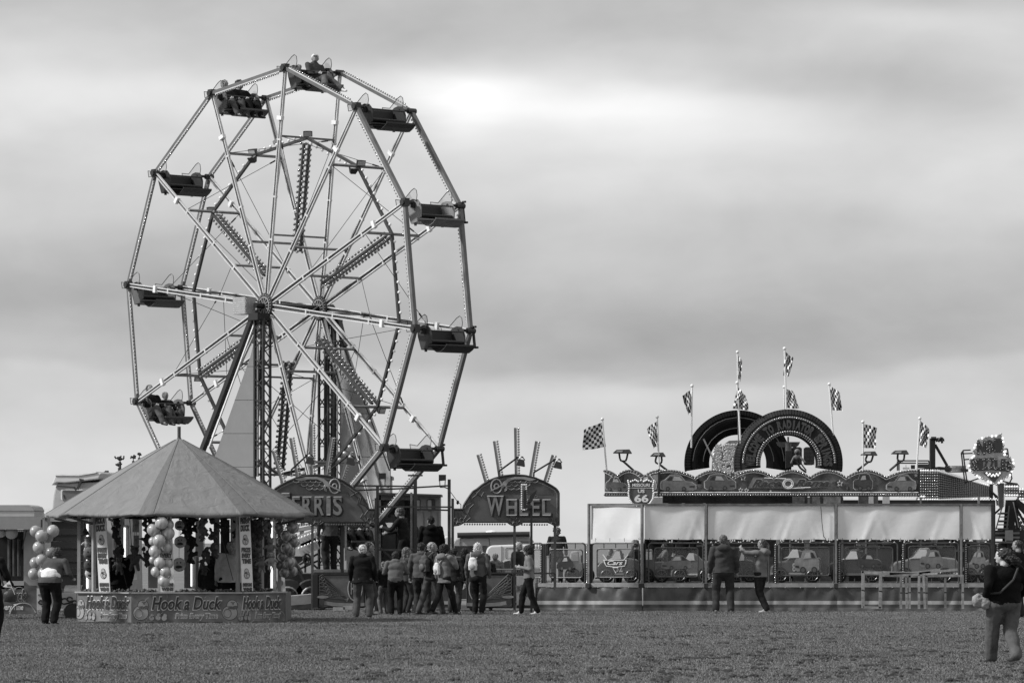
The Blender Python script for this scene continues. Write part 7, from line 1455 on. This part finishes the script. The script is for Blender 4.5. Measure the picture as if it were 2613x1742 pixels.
# left edge
lp = person('person in dark clothes cut off by the left edge of the picture', at(-26, 1640), R_(-20), 1.70, .010, .010, ('short', .03), coat=.25, girth=1.1, hr=(.24, .25, 1.0), shoe=.01)
c = P(26, 1520, 71.5); t = thing('handbag', c, 'dark handbag hanging at the left edge of the picture', 'bag'); mb = MB(); mb.ball(c, (.125, .07, .11), 3); mb.box(c-Vector((0, 0, .02)), (.2, .1, .15)); skin('bag_body', mb, .014, M(.02, .5, var=.2, bump=.004), t, 3)
mb = MB(); mb.path([c+Vector((-.05, 0, .1)), c+Vector((-.12, 0, .2)), c+Vector((-.22, 0, .5))], .016, 6); ob('bag_strap', mb, M(.02, .6), t)
t = thing('pennant', P(24, 1500, 71.3), 'small white printed pennant stuck in the handbag', 'flag'); pf = PL(20, 71.3, 0)
mb = MB(); pf.poly(mb, [(24, 1481), (7, 1496), (31, 1500)], 0, .004); ob('flag_cloth', mb, WHITE, t)
mb = MB(); ptext(pf, mb, 'TOTO', (17, 1490, 28, 1497), .006, .003, .02); ob('print', mb, BLACK, t)
mb = MB(); pf.line(mb, (24, 1481), (38, 1516), .004); ob('stick', mb, WHITE, t)
wb = person('woman in a white waistcoat bending behind the bunch of balls', at(126, 1592), R_(-25), 1.66, .09, .010, ('bob', .05), lean=.42, girth=1.35, hr=(.26, .42, 1.02), hl=(-.1, .42, 1.0), shoe=.01, coat=.02)
mb = MB(); s_ = wb['s']; mb.ball(wb['T'](0, 0, .13), (.25*s_, .20*s_, .22*s_), 3, rot=wb['Rz']); mb.ball(wb['T'](-.1, .1, .24), (.17*s_, .14*s_, .14*s_), 2, rot=wb['Rz']); skin('waistcoat', mb, .016, M(.62, .7, var=.08, bump=.006), wb['obj'], 3, disp=.02)
# wheel riders and staff
def rider(k, nacross, label, seatz=-.45, fwd=-.04, **kw):
    loc = PIN[k]+WU*fwd+WN*nacross+Vector((0, 0, seatz)); yaw = atan2(WU.y, WU.x)-pi/2
    h_ = kw.pop('h', 1.74); s = h_/1.75
    kw.setdefault('lean', -.22); kw.setdefault('fl', (-.10, .56, -.10)); kw.setdefault('fr', (.12, .56, -.10)); kw.setdefault('hl', (-.14, .28, .34)); kw.setdefault('hr', (.14, .28, .34))
    return person(label, loc, yaw, h_, hip=(0, 0, .09), **kw)
rider(0, 1.02, 'man in a pale cap and zipped top riding the topmost gondola', h=1.8, top=.075, legs=.13, hair=('cap', .75), head=(-.6, -.25), shoe=.55, girth=1.1, collar=True, fl=(-.22, .66, -.05), fr=(.22, .62, -.10), side=-.12)
rider(0, .55, 'small fair-haired child beside the man in the pale cap', h=1.15, top=.06, legs=.05, hair=('short', .25), head=(-.6, -.2), fl=(-.1, .5, 0), fr=(.1, .5, 0))
rider(1, .55, 'dark-haired rider in pale jeans in the gondola left of the top', h=1.66, top=.03, legs=.09, hair=('short', .05))
rider(1, 1.05, 'rider in black with boots in the gondola left of the top', h=1.74, top=.012, legs=.012, hair=('short', .03), head=(.4, 0))
rider(4, .55, 'dark-haired rider in jeans in the lower left gondola', h=1.78, top=.015, legs=.12, hair=('crop', .05), girth=1.1)
rider(4, 1.05, 'fair-haired child in jeans in the lower left gondola', h=1.42, top=.02, legs=.10, hair=('short', .15))
rider(7, .5, 'rider in dark trousers beneath the FERRIS board', h=1.75, top=.04, legs=.02, hair=('short', .05))
rider(7, 1.1, 'rider with folded arms nearer the operator beneath the FERRIS board', h=1.7, top=.07, legs=.03, hair=('long', .06))
person('ride attendant in dark trousers on the steps under the FERRIS board', at(843, 1455, .98, 106.2), R_(15), 1.78, .09, .025, ('short', .04), coat=.06, fl=(-.1, 0, .08), fr=(.1, .1, .08), girth=1.05)
person('ride operator in a long dark coat at the control desk', at(1034, 1440, .78, 106.8), R_(70), 1.82, .02, .015, ('short', .10), coat=.35, lean=.15, hl=(-.16, .45, 1.25), hr=(.16, .46, 1.12), girth=1.05)
person('man with cropped hair in a black hooded top on the wheel platform', at(1100, 1470, .70, 105.8), R_(5), 1.66, .008, .012, ('crop', .012), hood=True, girth=1.3)
# inside the stall
person('woman in a cream jumper standing with her back to us inside the round stall', at(590, 1575, 0, 92.6), R_(10), 1.72, .8, .02, ('short', .5), girth=1.35, tb=.012)
person('person with dark hair in a brown jumper inside the round stall', at(540, 1575, 0, 92.8), R_(0), 1.42, .035, .02, ('bob', .03), girth=1.4)
person('person in black standing behind the left pillar of the round stall', at(308, 1575, 0, 92), R_(40), 1.62, .008, .02, ('crop', .03), girth=1.4)
